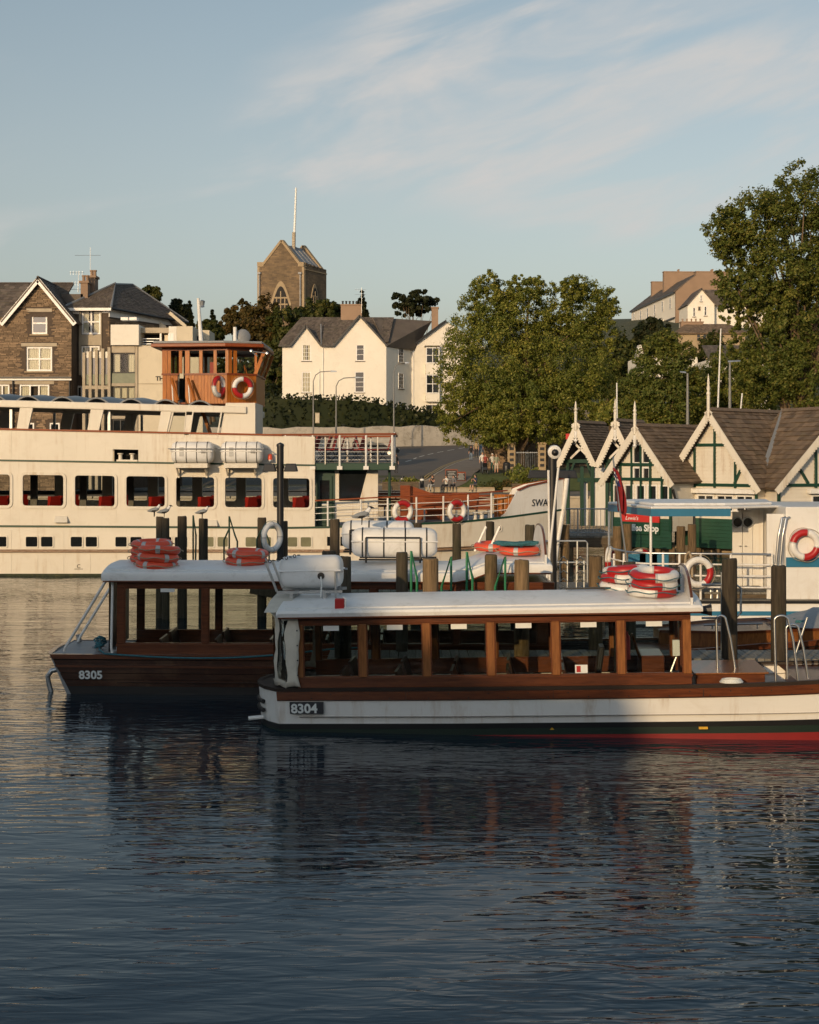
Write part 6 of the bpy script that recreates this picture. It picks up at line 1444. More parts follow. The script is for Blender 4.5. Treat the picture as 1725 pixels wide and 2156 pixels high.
    for i in range(11):
        x = ux(600) + .15 + i * .31 + rnd.uniform(-.08, .08); y_ = Y0 + .9 + (i % 4) * .8
        c = thing('deck_chair', 'red deck chair number %d from the left on the upper foredeck' % (i + 1), 'chair', (x, y_, 3.865), rnd.choice((0, math.pi)) + rnd.uniform(-.3, .3), 'red deck chairs')
        c['label'] = 'red folding chair, %s from the left behind the upper deck rail' % ('first second third fourth fifth sixth seventh eighth ninth tenth eleventh'.split()[i])
        piece('seat', cm_, c); piece('chair_frame', cfm, c)
    return t
mpale = mat('pale_pane', (0.16, 0.16, 0.09), 0.35, 0.3, 2)  # paler, rougher pane colour for the portholes towards the bow
ship()
for lb, M_ in (('red and white lifebuoy seen edge-on at the left of the wheelhouse front', at(P(461, 814, 48.55), 90, 0, 62)), ('red and white lifebuoy facing the camera on the wheelhouse corner', at(P(511, 816, 48.75), 90, 0, 24))):
    t = lifebuoy(lb, 'white', 'red', 2, M_ @ Matrix.Rotation(R(0 if 'facing' in lb else 90), 4, 'Z'))
for lb, u, v, rz, a in (('left red and white lifebuoy on the ship foredeck rail', 848, 1077, 18, 35), ('right red and white lifebuoy on the ship foredeck rail', 962, 1076, 30, 45)):
    Yr = 48.45 if u < 900 else 48.95
    lifebuoy(lb, 'white', 'red', 2, at(P(u, v, Yr), 90, 0, rz) @ Matrix.Rotation(R(a), 4, 'Z'))
for lb, u0, u1 in (('left liferaft canister bracketed on the ship side', 363, 450), ('right liferaft canister bracketed on the ship side', 467, 553.5)):
    c = P((u0 + u1) / 2, 975, 48.0); L = (u1 - u0) * 48 / F_PX
    t = canister(lb, at(c), L, .72, 4)
    mb = MB(); mb.box(-L * .42, L * .38, -.3, .36, -.16, -.004); mb.build('shelf', m['cream'], t)
    for x in (-L * .38, L * .3): mb = MB(); mb.bar((x, .3, -.42), (x, -.1, -.16), .05, .05); mb.box(x - .03, x + .03, .28, .38, -.5, -.16); mb.build('bracket', m['cream'], t)
    mb = MB(); mb.tube([(-L * .62, .3, .48), (-L * .55, -.4, .48), (L * .55, -.4, .48), (L * .6, .3, .48)], .02, 6); mb.build('retaining_bar', m['greyp'], t)
    for x, w, h in ((-.33, .14, .3), (.36, .26, .05), (.4, .15, .12)): mb = MB(); mb.box(x - w / 2, x + w / 2, -.372, -.366, .38 - h / 2, .38 + h / 2 ); mb.build('decal', m['silver'], t)
b = thing('warning_beacon', 'small orange warning beacon on the ship side', 'beacon', P(569, 971, 48.2)); mb = MB(); mb.lathe([(.085, 0), (.085, .05)], (0, 0, 0), 12); mb.build('base', m['steel'], b); mb = MB(); mb.lathe([(.075, .05), (.075, .2), (.05, .24), (.005, .25)], (0, 0, 0), 12); mb.build('lens', m['orange'], b, smooth=40)
# ------------------------------------------------------------------ launches
def launch(t, c):
    """local frame: x from stern to bow, near side y < 0, z = 0 at the waterline"""
    L, hb_, bulge, rake = c['L'], c['hb'], c['bulge'], c['rake']
    def half(x):
        b = hb_ * (.90 + .10 * min(1, max(0, x) / 2.5))
        if x > .58 * L: b *= max(.02, 1 - ((x - .58 * L) / (.42 * L)) ** 2.2)
        return b
    zt = c['z'][-1]
    def outline(z, out=0.0, n=7):
        k = z / zt; fl = .90 + .10 * min(1, max(0, k)); pts = []
        xs = [L * (1 - i / 26) for i in range(26)] + [0]
        xo = -rake * k
        def xx(x): return x + xo * max(0, 1 - x / 1.5) + (.35 * k if x > L * .9 else 0)
        sh_ = lambda x: c.get('sheer', .25) * max(0, (x - .45 * L) / (.55 * L)) ** 2 * k
        near = [(xx(x), -(half(x) * fl + out), z + sh_(x)) for x in xs]; far = [(xx(x), half(x) * fl + out, z + sh_(x)) for x in reversed(xs)]
        tr = []
        for i in range(1, n):
            f = -1 + 2 * i / n; tr.append((xo - bulge * (1 - f * f) - out, f * (half(0) * fl + out), z))
        return near + tr + far
    zs = c['z']
    def band(name, z0, z1, mt, out=0.0, steps=1, par=t, lip=False, sides=False):
        mb = MB(); rows = [outline(z0 + (z1 - z0) * k / steps, out) for k in range(steps + 1)]
        if lip: rows = [outline(z0, 0)] + rows + [outline(z1, -.05)]
        if sides:
            for sl_ in (slice(0, 27), slice(-27, None)): mb.loft([r_[sl_] for r_ in rows[::-1]])
        else: mb.loft(rows[::-1])
        return mb.build(name, mt if not isinstance(mt, str) else m[mt], par, smooth=35)
    c['bands'](band)
    mb = MB(); o = outline(zt - .01, -.01); k = len(o) // 2; mb.loft([o[:k], list(reversed(o[-k:]))]); 
    if len(o) % 2: mb.add([o[k - 1], o[k], o[-k]], ((0, 1, 2),))
    # deck only outside the cabin: aft deck and foredeck
    xa, xb = c['cab']
    def deck(x0, x1, nm, mt, z):
        q = MB(); xs = [x0 + (x1 - x0) * i / 14 for i in range(15)]; a = [(x, -half(x) * .985, z + .02 * 0) for x in xs]; b_ = [(x, half(x) * .985, z) for x in xs]
        q.loft([a, b_]); return q.build(nm, m[mt], t)
    oo = [p for p in outline(zt - .012, -.012) if p[0] < xa + .01]
    q = MB(); pts = [(xa, -half(xa) * .985, zt - .012)] + oo + [(xa, half(xa) * .985, zt - .012)]; q.add(pts, (tuple(range(len(pts))),)); q.build('stern_deck', m[c['deck']], t)
    deck(xa, L - 1.2, 'sole', c.get('sole', 'hullwood'), .22); deck(c['fore'], L - .3, 'foredeck', 'launch', zt - .012)
    # cabin sides
    zp0, zp1, zw1, zh = c['cabz']
    for s_ in (-1, 1):
        yo = lambda x: s_ * (min(half(x), half(xa + 1.2)) - .09)
        y_ = yo(3)
        q = MB(); q.box(xa, xb, y_ - .025, y_ + .025, zp0 - .05, zp1); q.build('side_panel', m['launch'], t, bevel=.008)
        q = MB(); q.box(xa - .01, xb + .01, y_ + s_ * .026, y_ + s_ * .05, zp1 - .04, zp1 + .0); q.build('sill_moulding', m['launch'], t)
        q = MB(); q.box(xa, xb, y_ - .03, y_ + .03, zw1, zh); q.build('header', m['launch'], t, bevel=.008)
        x0, pw, pitch, n = c['panes']
        edges = []
        for i in range(n):
            a = x0 + i * pitch; b_ = a + pw; edges.append((a, b_))
            q = MB(); q.box(a + .0, b_ - .0, y_ - .004, y_ + .004, zp1 + .0, zw1); pn = q.build('pane', m['glass'], t)
            q = MB(); e = .018
            for bb in ((a, b_, zp1, zp1 + e), (a, b_, zw1 - e, zw1), (a, a + e, zp1 + e, zw1 - e), (b_ - e, b_, zp1 + e, zw1 - e)): q.box(bb[0], bb[1], y_ - .016, y_ + .016, bb[2], bb[3])
            q.build('glazing_bead', m['launch'], pn)
            if s_ < 0 and c.get('stick'):
                q = MB(); xm = a + pw * .37; q.box(xm, xm + pw * .28, y_ - .009, y_ - .006, zw1 - .095, zw1 - .022); q.build('window_label', m['paper'], pn)
        posts = [(xa, edges[0][0])] + [(edges[i][1], edges[i + 1][0]) for i in range(n - 1)] + [(edges[-1][1], xb)]
        for a, b_ in posts:
            if b_ - a < .01: continue
            q = MB(); q.box(a, b_, y_ - .03, y_ + .03, zp1, zw1); q.build('window_post', m['launchp'] if not c.get('darkpost') else m['launch'], t, bevel=.008)
    # front bulkhead of the cabin with door opening
    yq = half(xa + 1.2) - .115
    q = MB(frame((xb - .04, -yq, 0), (0, 1, 0))); q.wall(0, 2 * yq, zp0, zh, .04, [(.12, .75, zp1, zw1), (.95, 1.45, .3, zw1)], 0); q.build('fore_bulkhead', m['launch'], t)
    # roof: cambered, with rolled edge
    r0, r1 = c['roof']; zr = c['roofz']; cr = c['camber']; rw = hb_ + c.get('over', .02)
    def rz(x, f): 
        k = 1.0
        return zr + cr * (1 - abs(f) ** c.get('cexp', 2.2)) * (1 - .25 * max(0, (x - r0) / (r1 - r0) - .9) * 4) + c.get('step', lambda x: 0)(x)
    fs = [-1, -.985, -.93, -.8, -.6, -.35, 0, .35, .6, .8, .93, .985, 1]
    xs = [r0, r0 + .03, r0 + .12] + [r0 + (r1 - r0) * i / 28 for i in range(1, 28)] + [r1 - .1, r1 - .03, r1]
    top = [[(x, f * rw, rz(x, f) + (-.03 if abs(f) == 1 else 0) - (.03 if i in (0, len(xs) - 1) else 0)) for f in fs] for i, x in enumerate(xs)]
    bot = [[(x, f * rw * .985, rz(x, f) - c['edge'] - (cr * .0)) for f in fs] for x in xs]
    mb = MB(); mb.loft(top); mb.loft([r_[::-1] for r_ in bot])
    mb.loft([[r_[0] for r_ in bot], [r_[0] for r_ in top]]); mb.loft([[r_[-1] for r_ in top], [r_[-1] for r_ in bot]]); mb.loft([top[0], bot[0]]); mb.loft([bot[-1], top[-1]])
    rf = mb.build('roof', m[c.get('roofmat', 'white2')], t); bm = bmesh.new(); bm.from_mesh(rf.data); bmesh.ops.remove_doubles(bm, verts=bm.verts, dist=1e-4); bmesh.ops.recalc_face_normals(bm, faces=bm.faces); bm.to_mesh(rf.data); bm.free(); shade(rf.data, 35)
    q = MB(); 
    for s_ in (-1, 1): q.tube([(x, s_ * rw * .99, rz(x, s_) - c['edge'] - .012) for x in xs[1:-1]], .014, 6)
    q.build('roof_trim', m['launch'], rf)
    q = MB(); q.box(xa + .02, xb - .05, -hb_ + .16, hb_ - .16, zh - .03, zh - .01); q.build('added_dark_ceiling', m['hullwood'], t)  # dark sheet added under the white roof to keep the cabin dark
    q = MB(); q.tube([(x, -rw * .90, rz(x, .90) + .004) for x in xs[2:-2]], .012, 6); q.build('roof_gutter_bead', m[c.get('roofmat', 'white2')], rf)
    # nameboard across the front of the roof
    if c.get('board'):
        xb_, h = c['board']; q = MB(); rows = []
        for f in [i / 12 * 2 - 1 for i in range(13)]:
            y_ = f * rw * .97; zb = rz(xb_, f) - .03; zz = zb + h * (.35 + .65 * (1 - abs(f) ** 3)); rows.append([(xb_, y_, zb), (xb_, y_, zz), (xb_ + .035, y_, zz), (xb_ + .035, y_, zb)])
        q.loft(rows); q.add(rows[0], ((0, 1, 2, 3),)); q.add(rows[-1], ((3, 2, 1, 0),)); nb = q.build('name_board', m['white2'], t)
        q = MB(); q.tube([(xb_ + .018, r_[1][1], r_[1][2] + .008) for r_ in rows], .022, 6); q.build('board_capping', m['launch'], nb)
    # seats
    for i in range(c['seats'][2]):
        x = c['seats'][0] + i * c['seats'][1]
        for y_ in (-.52, .52):
            q = MB(); q.hexa([(x, y_ - .36, .5), (x + .05, y_ - .36, .5), (x + .05, y_ + .36, .5), (x, y_ + .36, .5), (x - .09, y_ - .36, zp1 + .07), (x - .05, y_ - .36, zp1 + .07), (x - .05, y_ + .36, zp1 + .07), (x - .09, y_ + .36, zp1 + .07)]); q.box(x, x + .42, y_ - .36, y_ + .36, .46, .52); q.box(x + .05, x + .35, y_ - .3, y_ + .3, .22, .46); q.build('cabin_seat', m['hullwood'], t)
    return half, rz, rw
def onto(t, p): return WM[t] @ Vector(p)

# ---- white-hulled launch in front
A = Vector((X(600, 21.0), 21.0 + 1.0, 0.0))
front = thing('launch_boat', 'white-hulled wooden cabin launch in front, number 8304 on its stern quarter', 'boat', (X(600, 21.0) - .02, 22.03, 0), R(-4.6), None, R(-1.35))
def bands_a(band):
    band('antifoul', -.35, -.065, 'redpaint', 0, 1); band('green_boot_top', -.065, .035, 'antigreen', .003); band('black_boot_top', .035, .112, 'blackp', .006)
    h = band('hull', .11, .60, 'white', 0, 3)
    band('rub_strake', .475, .598, 'launch', .014, 1, lip=True, sides=True); band('gunwale', .602, .652, 'darkdeck', .018, 1, lip=True)
    band('strake_bead', .462, .478, 'hullwood', .022, 1, lip=True, sides=True)
fc = dict(L=11.2, hb=1.03, bulge=.42, rake=.03, z=[.65], bands=bands_a, cab=(.30, 6.06), fore=7.6, deck='darkdeck', cabz=(.62, .80, 1.585, 1.70), panes=(.385, .832, .945, 6), stick=True,
          roof=(.02, 6.22), roofz=1.80, camber=.13, cexp=2.6, edge=.085, over=.07, board=(6.05, .40), seats=(1.0, .82, 5), sheer=.2)
f_half, f_rz, f_rw = launch(front, fc)
text('registration', '8304', .135, Matrix.Translation((.195, -.972, .292)) @ Matrix.Rotation(R(-1.15), 4, 'Z') @ Matrix.Rotation(R(6.6), 4, 'X'), m['paper'], front, .003, .006, sx=1.02)
mb = MB(); mb.hexa([(.175, -.962, .275), (.675, -.972, .275), (.675, -.94, .275), (.175, -.93, .275), (.175, -.982, .447), (.675, -.992, .447), (.675, -.94, .447), (.175, -.93, .447)]); mb.build('number_plate', mat('plate_grey', (0.035, 0.035, 0.04), .5, .1, 5), front)
for z in (.40, .27):      # rubber fenders on the transom
    mb = MB(); pts = []
    for i in range(9): f = -.62 + 1.24 * i / 8; pts.append((-.42 * (1 - f * f) - .03, f * .94, z))
    mb.tube(pts, .035, 6); mb.build('transom_fender', m['blackp'], front, smooth=60)
mb = MB(); mb.tube([(-.30, -.55, .16), (-.52, -.6, .15)], .032, 8); mb.build('exhaust_pipe', m['white'], front)
mb = MB(); mb.tube([(.05, -.83, .665), (.05, -.83, .71), (.33, -.86, .71), (.33, -.86, .665)], .012, 6); mb.build('stern_cleat', m['chrome'], front)
for x, w, mt_ in ((6.13, .09, 'yellow'), ):
    mb = MB(); mb.box(x, x + w * 1.4, -1.035, -.98, .015, .045); mb.build('depth_mark', m[mt_], front)
mb = MB(); mb.add([(3.99, -.955, .01), (4.06, -.955, .01), (4.025, -.957, .045)], ((0, 1, 2),)); mb.build('depth_mark', m['yellow'], front)
sc_m = MB(); sc_m.lathe([(.011, 0), (.009, .004)], (0, 0, 0), 6, (0, -1, 0)); sc_m = sc_m.mesh('screw', m['black'])
for i in range(26): piece('screw', sc_m, front, (.5 + i * .29, -(f_half(.5 + i * .29) * .985) - .016, .50 + .06 * (i % 2)))
for x in (1.9, 4.05, 6.2): mb = MB(); mb.box(x, x + .006, -f_half(x) - .012, -f_half(x) * .9, .482, .595); mb.build('butt_joint', m['black'], front)
# cream canvas curtain round the stern with a clear window
def curtain(path, z0, z1, n=40, k=12):
    rows = []
    for j in range(k + 1):
        f = j / k; row = []
        for i in range(n + 1):
            s = i / n * (len(path) - 1); a = min(int(s), len(path) - 2); p = Vector(path[a]).lerp(Vector(path[a + 1]), s - a)
            w = .022 * math.sin(i * 1.35 + f * 3.1) + .03 * math.sin(i * .55 - f * 5.0) * math.sin(f * 3.1) + .012 * math.sin(f * 17 + i * .8)
            row.append((p.x - w - .05 * math.sin(f * 3.14) * math.sin(s * 3.1), p.y + w * .6, z1 + (z0 - z1) * f + .02 * math.sin(i * .9)))
        rows.append(row)
    return rows
pth = [(.34, -.99, 0), (.12, -.96, 0), (-.04, -.80, 0), (-.12, -.4, 0), (-.14, 0, 0), (-.12, .4, 0), (-.04, .8, 0), (.12, .96, 0), (.34, .99, 0)]
rows = curtain(pth, .67, 1.76); mb = MB(); mb.loft(rows); cv = mb.build('stern_curtain', [m['canvas'], m['glass']], front, smooth=80)
for p in cv.data.polygons:
    j, i = divmod(p.index, 40)
    if 1 <= j <= 10 and (4 <= i <= 8 or 12 <= i <= 27 or 31 <= i <= 36): p.material_index = 1
s_ = cv.modifiers.new('thick', 'SOLIDIFY'); s_.thickness = .008
mb = MB(); mb.loft([[(r_[0] - .05, r_[1] * 1.04, 1.80), (r_[0] - .06, r_[1] * 1.03, 1.74)] for r_ in [Vector(p) for p in pth]]); mb.build('curtain_valance', m['canvas'], front, smooth=60)
mb = MB(); mb.loft([[(x, -f_rw * .97, 1.79), (x, -.5, 1.92), (x, 0, 1.96), (x, .5, 1.92), (x, f_rw * .97, 1.79)] for x in (-.16, .0, .18)]); mb.build('stern_hood', m['canvas'], front, smooth=60)
for k in range(4): mb = MB(); mb.lathe([(.013, 0), (.011, .008)], (.315, -1.005, .85 + k * .22), 8, (0, -1, 0)); mb.build('press_stud', m['black'], front)
# helm area behind the sixth pane
mb = MB(); mb.box(5.02, 5.12, -.85, .3, .4, 1.62); mb.build('partition', m['dark'], front)
mb = MB(); mb.box(5.4, 5.75, -.1, .7, .4, .95); mb.build('helm_console', m['launch'], front, bevel=.02)
mb = MB(); mb.torus((5.35, .2, 1.05), .2, .018, (1, 0, .3), 20, 6); mb.build('steering_wheel', m['launchp'], front)
mb = MB(); mb.box(4.35, 4.75, -.2, .25, .55, .62); mb.hexa([(4.7, -.2, .6), (4.78, -.2, .6), (4.78, .25, .6), (4.7, .25, .6), (4.78, -.2, 1.1), (4.86, -.2, 1.1), (4.86, .25, 1.1), (4.78, .25, 1.1)]); mb.build('helm_seat', m['blackp'], front, bevel=.02)
mb = MB(); mb.box(4.38, 4.56, -.955, -.94, .83, .95); mb.build('fire_notice', m['paper'], front); mb = MB(); mb.box(4.40, 4.46, -.958, -.9555, .845, .935); mb.build('fire_symbol', m['red'], front)
mb = MB(); mb.lathe([(.06, 0), (.06, .34), (.03, .38), (.03, .42)], (5.16, -.45, .95), 10); mb.build('extinguisher', m['red'], front, smooth=40)
mb = MB(); mb.box(5.80, 5.90, -.86, -.80, 1.05, 1.28); mb.build('paper_notice', m['paper'], front)
mb = MB(); mb.tube([(5.78, -.7, .8), (5.9, -.7, 1.1)], .015, 6); mb.build('throttle_lever', m['chrome'], front)
# foredeck: engine box, handrails, rope coil
mb = MB(); mb.box(6.15, 7.15, -.62, .62, .45, .74); bx_ = mb.build('engine_box', m['launch'], front, bevel=.015); mb = MB(); mb.box(6.12, 7.2, -.66, .66, .742, .765); mb.build('box_lid', m['launchp'], bx_, bevel=.008)
for x0, x1, y_, z1 in ((6.52, 6.66, -.2, 1.55), (7.28, 7.48, -.75, 1.60), (7.48, 7.66, -.55, 1.45)):
    mb = MB(); pts = [(x0, y_, .65 if x0 > 7 else .76)] + [(x0 + (x1 - x0) * (.5 - .5 * math.cos(a)) , y_, z1 - .07 + .07 * math.sin(a)) for a in [math.pi * i / 8 for i in range(9)]] + [(x1 + .06, y_, z1 - .35), (x1 + .12, y_, .65 if x0 > 7 else .76)]
    mb.tube(pts, .019, 8); mb.build('hand_rail', m['chrome'], front, smooth=60)
mb = MB()
for k in range(3): mb.torus((6.62, -.92, .675 + k * .018), .16 - k * .015, .012, (0, .05, 1), 24, 6)
mb.build('rope_coil', m['paper'], front)
mb = MB(); mb.box(7.7, 8.9, -.9, .9, .40, .62); mb.build('fore_seat', m['launch'], front)
mb = MB(); mb.lathe([(.05, 0), (.07, .1), (.09, .16), (.02, .17)], (6.22, -.75, 1.70), 10, (1, 0, 0)); mb.build('horn', m['black'], front)
mb = MB(); mb.tube([(4.9, .2, 1.95), (5.15, .2, 2.25)], .02, 6); mb.tube([(5.1, .25, 1.95), (5.35, .25, 2.25)], .02, 6); mb.box(4.3, 5.6, .1, .16, 1.945, 1.975); mb.build('roof_cradle', m['black'], front)
mb = MB(); mb.tube([(5.98, -.2, 1.94), (5.98, -.2, 2.28), (5.78, -.2, 2.28)], .022, 6); mb.tube([(5.8, -.15, 1.94), (5.8, -.15, 2.28)], .022, 6); mb.build('ring_bracket', m['black'], front)
# red stern lamp box on the roof
rb = thing('lamp_box', 'small red lamp box on the near edge of the front launch roof', 'lamp', onto(front, (.95, -.95, 1.80))); mb = MB(); mb.box(-.07, .07, -.06, .06, .0, .17); mb.build('red_casing', m['red'], rb, bevel=.012); mb = MB(); mb.tube([(.09, -.07, -.06), (.09, -.07, .17), (.05, -.02, .19)], .012, 6); mb.build('bracket', m['white'], rb)
# liferaft on the roof with steel cradle
cst = canister('white liferaft canister with chain on the stern of the front launch roof', WM[front] @ at((.42, -.12, 2.06)), .95, .50, 0, txt='SEA-SAFE')
mb = MB()
for y_ in (-.27, .27): mb.bar((-.50, y_, -.02), (-.66, y_, .42), .05, .03); mb.tube([(.40, y_, -.18), (.40, y_, .26), (.52, y_, .26)], .018, 6)
mb.box(-.5, .5, -.29, -.25, -.06, -.02); mb.box(-.5, .5, .25, .29, -.06, -.02); mb.box(.2, .25, -.3, .3, -.22, -.06); mb.box(-.3, -.25, -.3, .3, -.22, -.06); mb.build('cradle', m['steel'], cst)
mb = MB(); mb.lathe([(.055, 0), (.05, .012)], (.18, -.262, .20), 12, (0, -1, 0)); mb.build('painter_port', m['black'], cst); mb = MB(); mb.tube([(.18, -.275, .19), (.19, -.29, .05), (.17, -.28, -.12)], .012, 6); mb.build('painter_line', m['paper'], cst)
mb = MB()
for k in range(9):
    f = k / 9; p = Vector((-.66, -.27, .42)).lerp(Vector((-.1, -.2, .53)), f); mb.torus(p, .022, .007, (0, 1, 0) if k % 2 else (0, .2, 1), 8, 5)
mb.build('lashing_chain', m['black'], cst)
# lifebuoy stacks on the roof
for i in range(3):
    lifebuoy('red and white lifebuoy, %s of the near stack on the front launch roof' % ('bottom', 'middle', 'top')[i], 'white', 'red', 2, WM[front] @ at((5.55 + .02 * i, -.52 - .02 * i, 1.955 + .128 * i), 3 + 2 * i, 2, (95, 20, 0)[i]), .29, .073, 'ropeb')
    lifebuoy('red and white lifebuoy, %s of the far stack on the front launch roof' % ('bottom', 'middle', 'top')[i], 'white', 'red', 2, WM[front] @ at((5.18 + .03 * i, .40, 1.955 + .125 * i), 4, -5 + 3 * i, 100 + 55 * i), .29, .073, 'ropeb')

# ---- dark wooden launch behind
back = thing('launch_boat', 'dark varnished wooden launch behind, number 8305, grey stern deck', 'boat', (X(143, 24.3), 25.35, 0), R(0.6), None, R(.25))
def bands_b(band):
    band('antifoul', -.35, .14, 'blackp', 0, 1)
    for i in range(4):      # each strake of planking
        band('plank', .142 + i * .117, .142 + (i + 1) * .117 - .010, 'hullwood', .0 + .008 * (i % 2), 1, lip=True)
    band('rub_strake', .475, .515, 'launch', .05, 1, lip=True); band('gunwale', .622, .70, 'launch', .035, 1, lip=True)
    band('hull_backing', .13, .66, 'dark', -.02, 1)
bc = dict(L=13.5, hb=1.05, bulge=.10, rake=.34, z=[.70], bands=bands_b, cab=(.80, 8.3), fore=9.5, deck='greyp', cabz=(.69, .88, 1.84, 1.96), panes=(.93, 1.33, 1.437, 5), darkpost=True,
          roof=(.56, 8.25), roofz=2.11, camber=.11, cexp=3.2, edge=.14, over=.06, board=(8.12, .55), seats=(1.6, .95, 6), sheer=.25, step=lambda x: .16 * min(1, max(0, (x - 6.7) / .45)) ** 2 * (3 - 2 * min(1, max(0, (x - 6.7) / .45))))
b_half, b_rz, b_rw = launch(back, bc)
text('registration', '8305', .14, Matrix.Translation((.15, -.925, .275)) @ Matrix.Rotation(R(-1.2), 4, 'Z') @ Matrix.Rotation(R(7.5), 4, 'X'), m['paper'], back, .003, .006, sx=1.02)
mb = MB(); mb.add([(-.335, -.93, .70), (-.335, .93, .70), (0.0, .86, .0), (0.0, -.86, .0), (-.36, -.93, .70), (-.36, .93, .70), (-.03, .86, -.1), (-.03, -.86, -.1)], ((4, 7, 6, 5), (0, 1, 2, 3), (0, 3, 7, 4), (1, 5, 6, 2))); tr_ = mb.build('transom', m['greyp'], back)
for p, q_ in (((.62, -.90, 1.99), (-.16, -.78, .72)), ((.58, .55, 2.02), (-.20, .5, .72)), ((.72, -.93, 1.95), (.70, -.93, .72)), ((.60, .5, 2.0), (.62, .45, .72)), ((.66, -.9, 1.98), (.58, .1, 1.2)), ((.58, .1, 1.2), (.60, .45, .74))):
    mb = MB(); p, q_ = Vector(p), Vector(q_); e = (p - q_).normalized(); mb.tube([p + Vector((.08, 0, .04)), p, p.lerp(q_, .5), q_ + e * .08, q_ + Vector((.02, 0, 0))], .024, 8); mb.build('roof_stay', m['white'], back, smooth=60)
mb = MB(); mb.tube([(-.27, -.55, .38), (-.40, -.58, .36), (-.47, -.58, .26), (-.44, -.58, .10), (-.36, -.58, -.15)], .045, 8); mb.build('stern_pipe', m['steel'], back, smooth=60)
mb = MB(); mb.box(-.25, -.05, -.6, -.2, -.06, -.03); mb.build('rudder_plate', m['black'], back)
for x, y_ in ((.42, -.55), (.30, .2), (.62, -.72)):
    mb = MB(); mb.box(x - .06, x + .06, y_ - .03, y_ + .03, .70, .75); mb.tube([(x - .12, y_, .765), (x + .12, y_, .765)], .022, 6); mb.build('cleat', m['greyp'], back)
mb = MB(); mb.tube([(-.18, .6, .70), (-.2, .6, .84)], .045, 8); mb.build('fuel_vent', m['greyp'], back)
mb = MB(); yy = b_half(2) - .09
mb.loft([[(.66, y_, z) for y_ in (-.95, -.6, -.2)] for z in (1.93, 1.3, .73)]); mb.loft([[(.655, y_, z) for y_ in (.3, .6, .95)] for z in (1.93, 1.3, .73)]); mb.build('stern_curtain', m['blackp'], back)
for i, (x, mt_) in enumerate(((1.55, 'paper'), (4.1, 'paper'))): mb = MB(); mb.box(x, x + .24, -.985, -.98, 1.77, 1.83); mb.build('window_label', m[mt_], back)
rp = thing('mooring_rope', 'blue mooring rope running along the dark launch side', 'rope', onto(back, (.42, -.55, .77)))
pts = [(0, 0, 0), (.06, -.25, -.02), (.2, -.50, -.05)] + [(.2 + i * .4, -.50 - .004 * i, -.05 - .12 * math.sin(math.pi * min(1, i / 10)) + .010 * i) for i in range(1, 12)]
mb = MB(); mb.tube(pts, .016, 7); mb.build('rope', m['ropeb'], rp, smooth=60)
mb = MB()
for k in range(4): mb.torus((.0, -.0, .01 + k * .02), .08 - .01 * k, .014, (.2 * k - .3, .1, 1), 16, 6)
for k in range(4): mb.torus((-.14 + k * .01, .72, .01 + k * .02), .11 - .015 * k, .014, (.3, .2 * k - .2, 1), 16, 6)
mb.tube([(.0, .0, .03), (-.06, .35, .06), (-.14, .72, .03)], .015, 6); mb.build('rope_turns', m['ropeb'], rp)
# orange lifebuoys
for lb, x, y_, z, rz_, ti in (('bottom', 1.42, -.60, 2.215, 20, 2), ('middle', 1.44, -.60, 2.338, 80, 3), ('top', 1.46, -.58, 2.462, 140, 4)): lifebuoy('orange lifebuoy, %s of the front trio on the dark launch roof' % lb, 'orange', 'silver', 4, WM[back] @ at((x, y_, z), ti, 2, rz_), .295, .072, 'rope', bandw=.22)
for lb, x, y_, z in (('lower', 1.20, .05, 2.285), ('middle', 1.21, .06, 2.405), ('upper', 1.22, .07, 2.525)): lifebuoy('orange lifebuoy, %s of the rear trio on the dark launch roof' % lb, 'orange', 'silver', 4, WM[back] @ at((x, y_, z), 2, -2, 30), .295, .072, 'rope', bandw=.22)
for lb, x, z, rz_ in (('lower', 2.95, 2.27, 30), ('upper', 2.97, 2.395, 100)): lifebuoy('orange lifebuoy, %s of the pair in the middle of the dark launch roof' % lb, 'orange', 'silver', 4, WM[back] @ at((x, -.35, z), 2, -2, rz_), .30, .072, 'rope', bandw=.22)
for lb, x, y_, z in (('far', 7.35, .25, 2.50), ('near', 7.75, -.30, 2.47)): lifebuoy('orange lifebuoy lying flat by the %s side of the dark launch name board' % lb, 'orange', 'silver', 4, WM[back] @ at((x, y_, z), 2, -2, 30), .30, .07, 'rope', bandw=.22)
rp = thing('rope_pile', 'loose heap of blue rope on the orange lifebuoys by the name board', 'rope', onto(back, (7.7, -.25, 2.55))); mb = MB()
pts = [(.33 * math.sin(i * .9) + .1 * math.sin(i * 2.3), .2 * math.cos(i * .7), .03 + .02 * math.sin(i * 1.7)) for i in range(40)]; mb.tube(pts, .022, 6); mb.build('rope', m['ropeb'], rp, smooth=60)
# big liferafts on the back launch roof
for i, (x, y_, z, lb) in enumerate(((5.55, -.25, 2.33, 'long white liferaft canister with black straps, nearer of the two on the dark launch'), (5.25, .5, 2.42, 'white liferaft canister mostly hidden behind the long one'))):
    t = canister(lb, WM[back] @ at((x, y_, z)), 1.50 if i == 0 else 1.3, .52, 4); mb = MB()
    mb.box(-.62, .75, -.30, -.27, -.04, -.01); mb.box(-.62, .75, .27, .30, -.04, -.01)
    for q_ in (-.5, .45): mb.tube([(q_, -.30, -.08), (q_, -.30, .36)], .016, 6); mb.tube([(q_, 0, -.10), (q_, 0, -.01)], .016, 6)
    mb.tube([(-.5, -.30, .36), (.45, -.30, .36)], .014, 6); mb.build('cradle', m['black'], t)
mb = MB(); 
for x in (7.0, 7.25): mb.tube([(x, .3, 2.4), (x + .2, .3, 2.85)], .025, 6)
mb.build('roof_struts', m['white'], back)

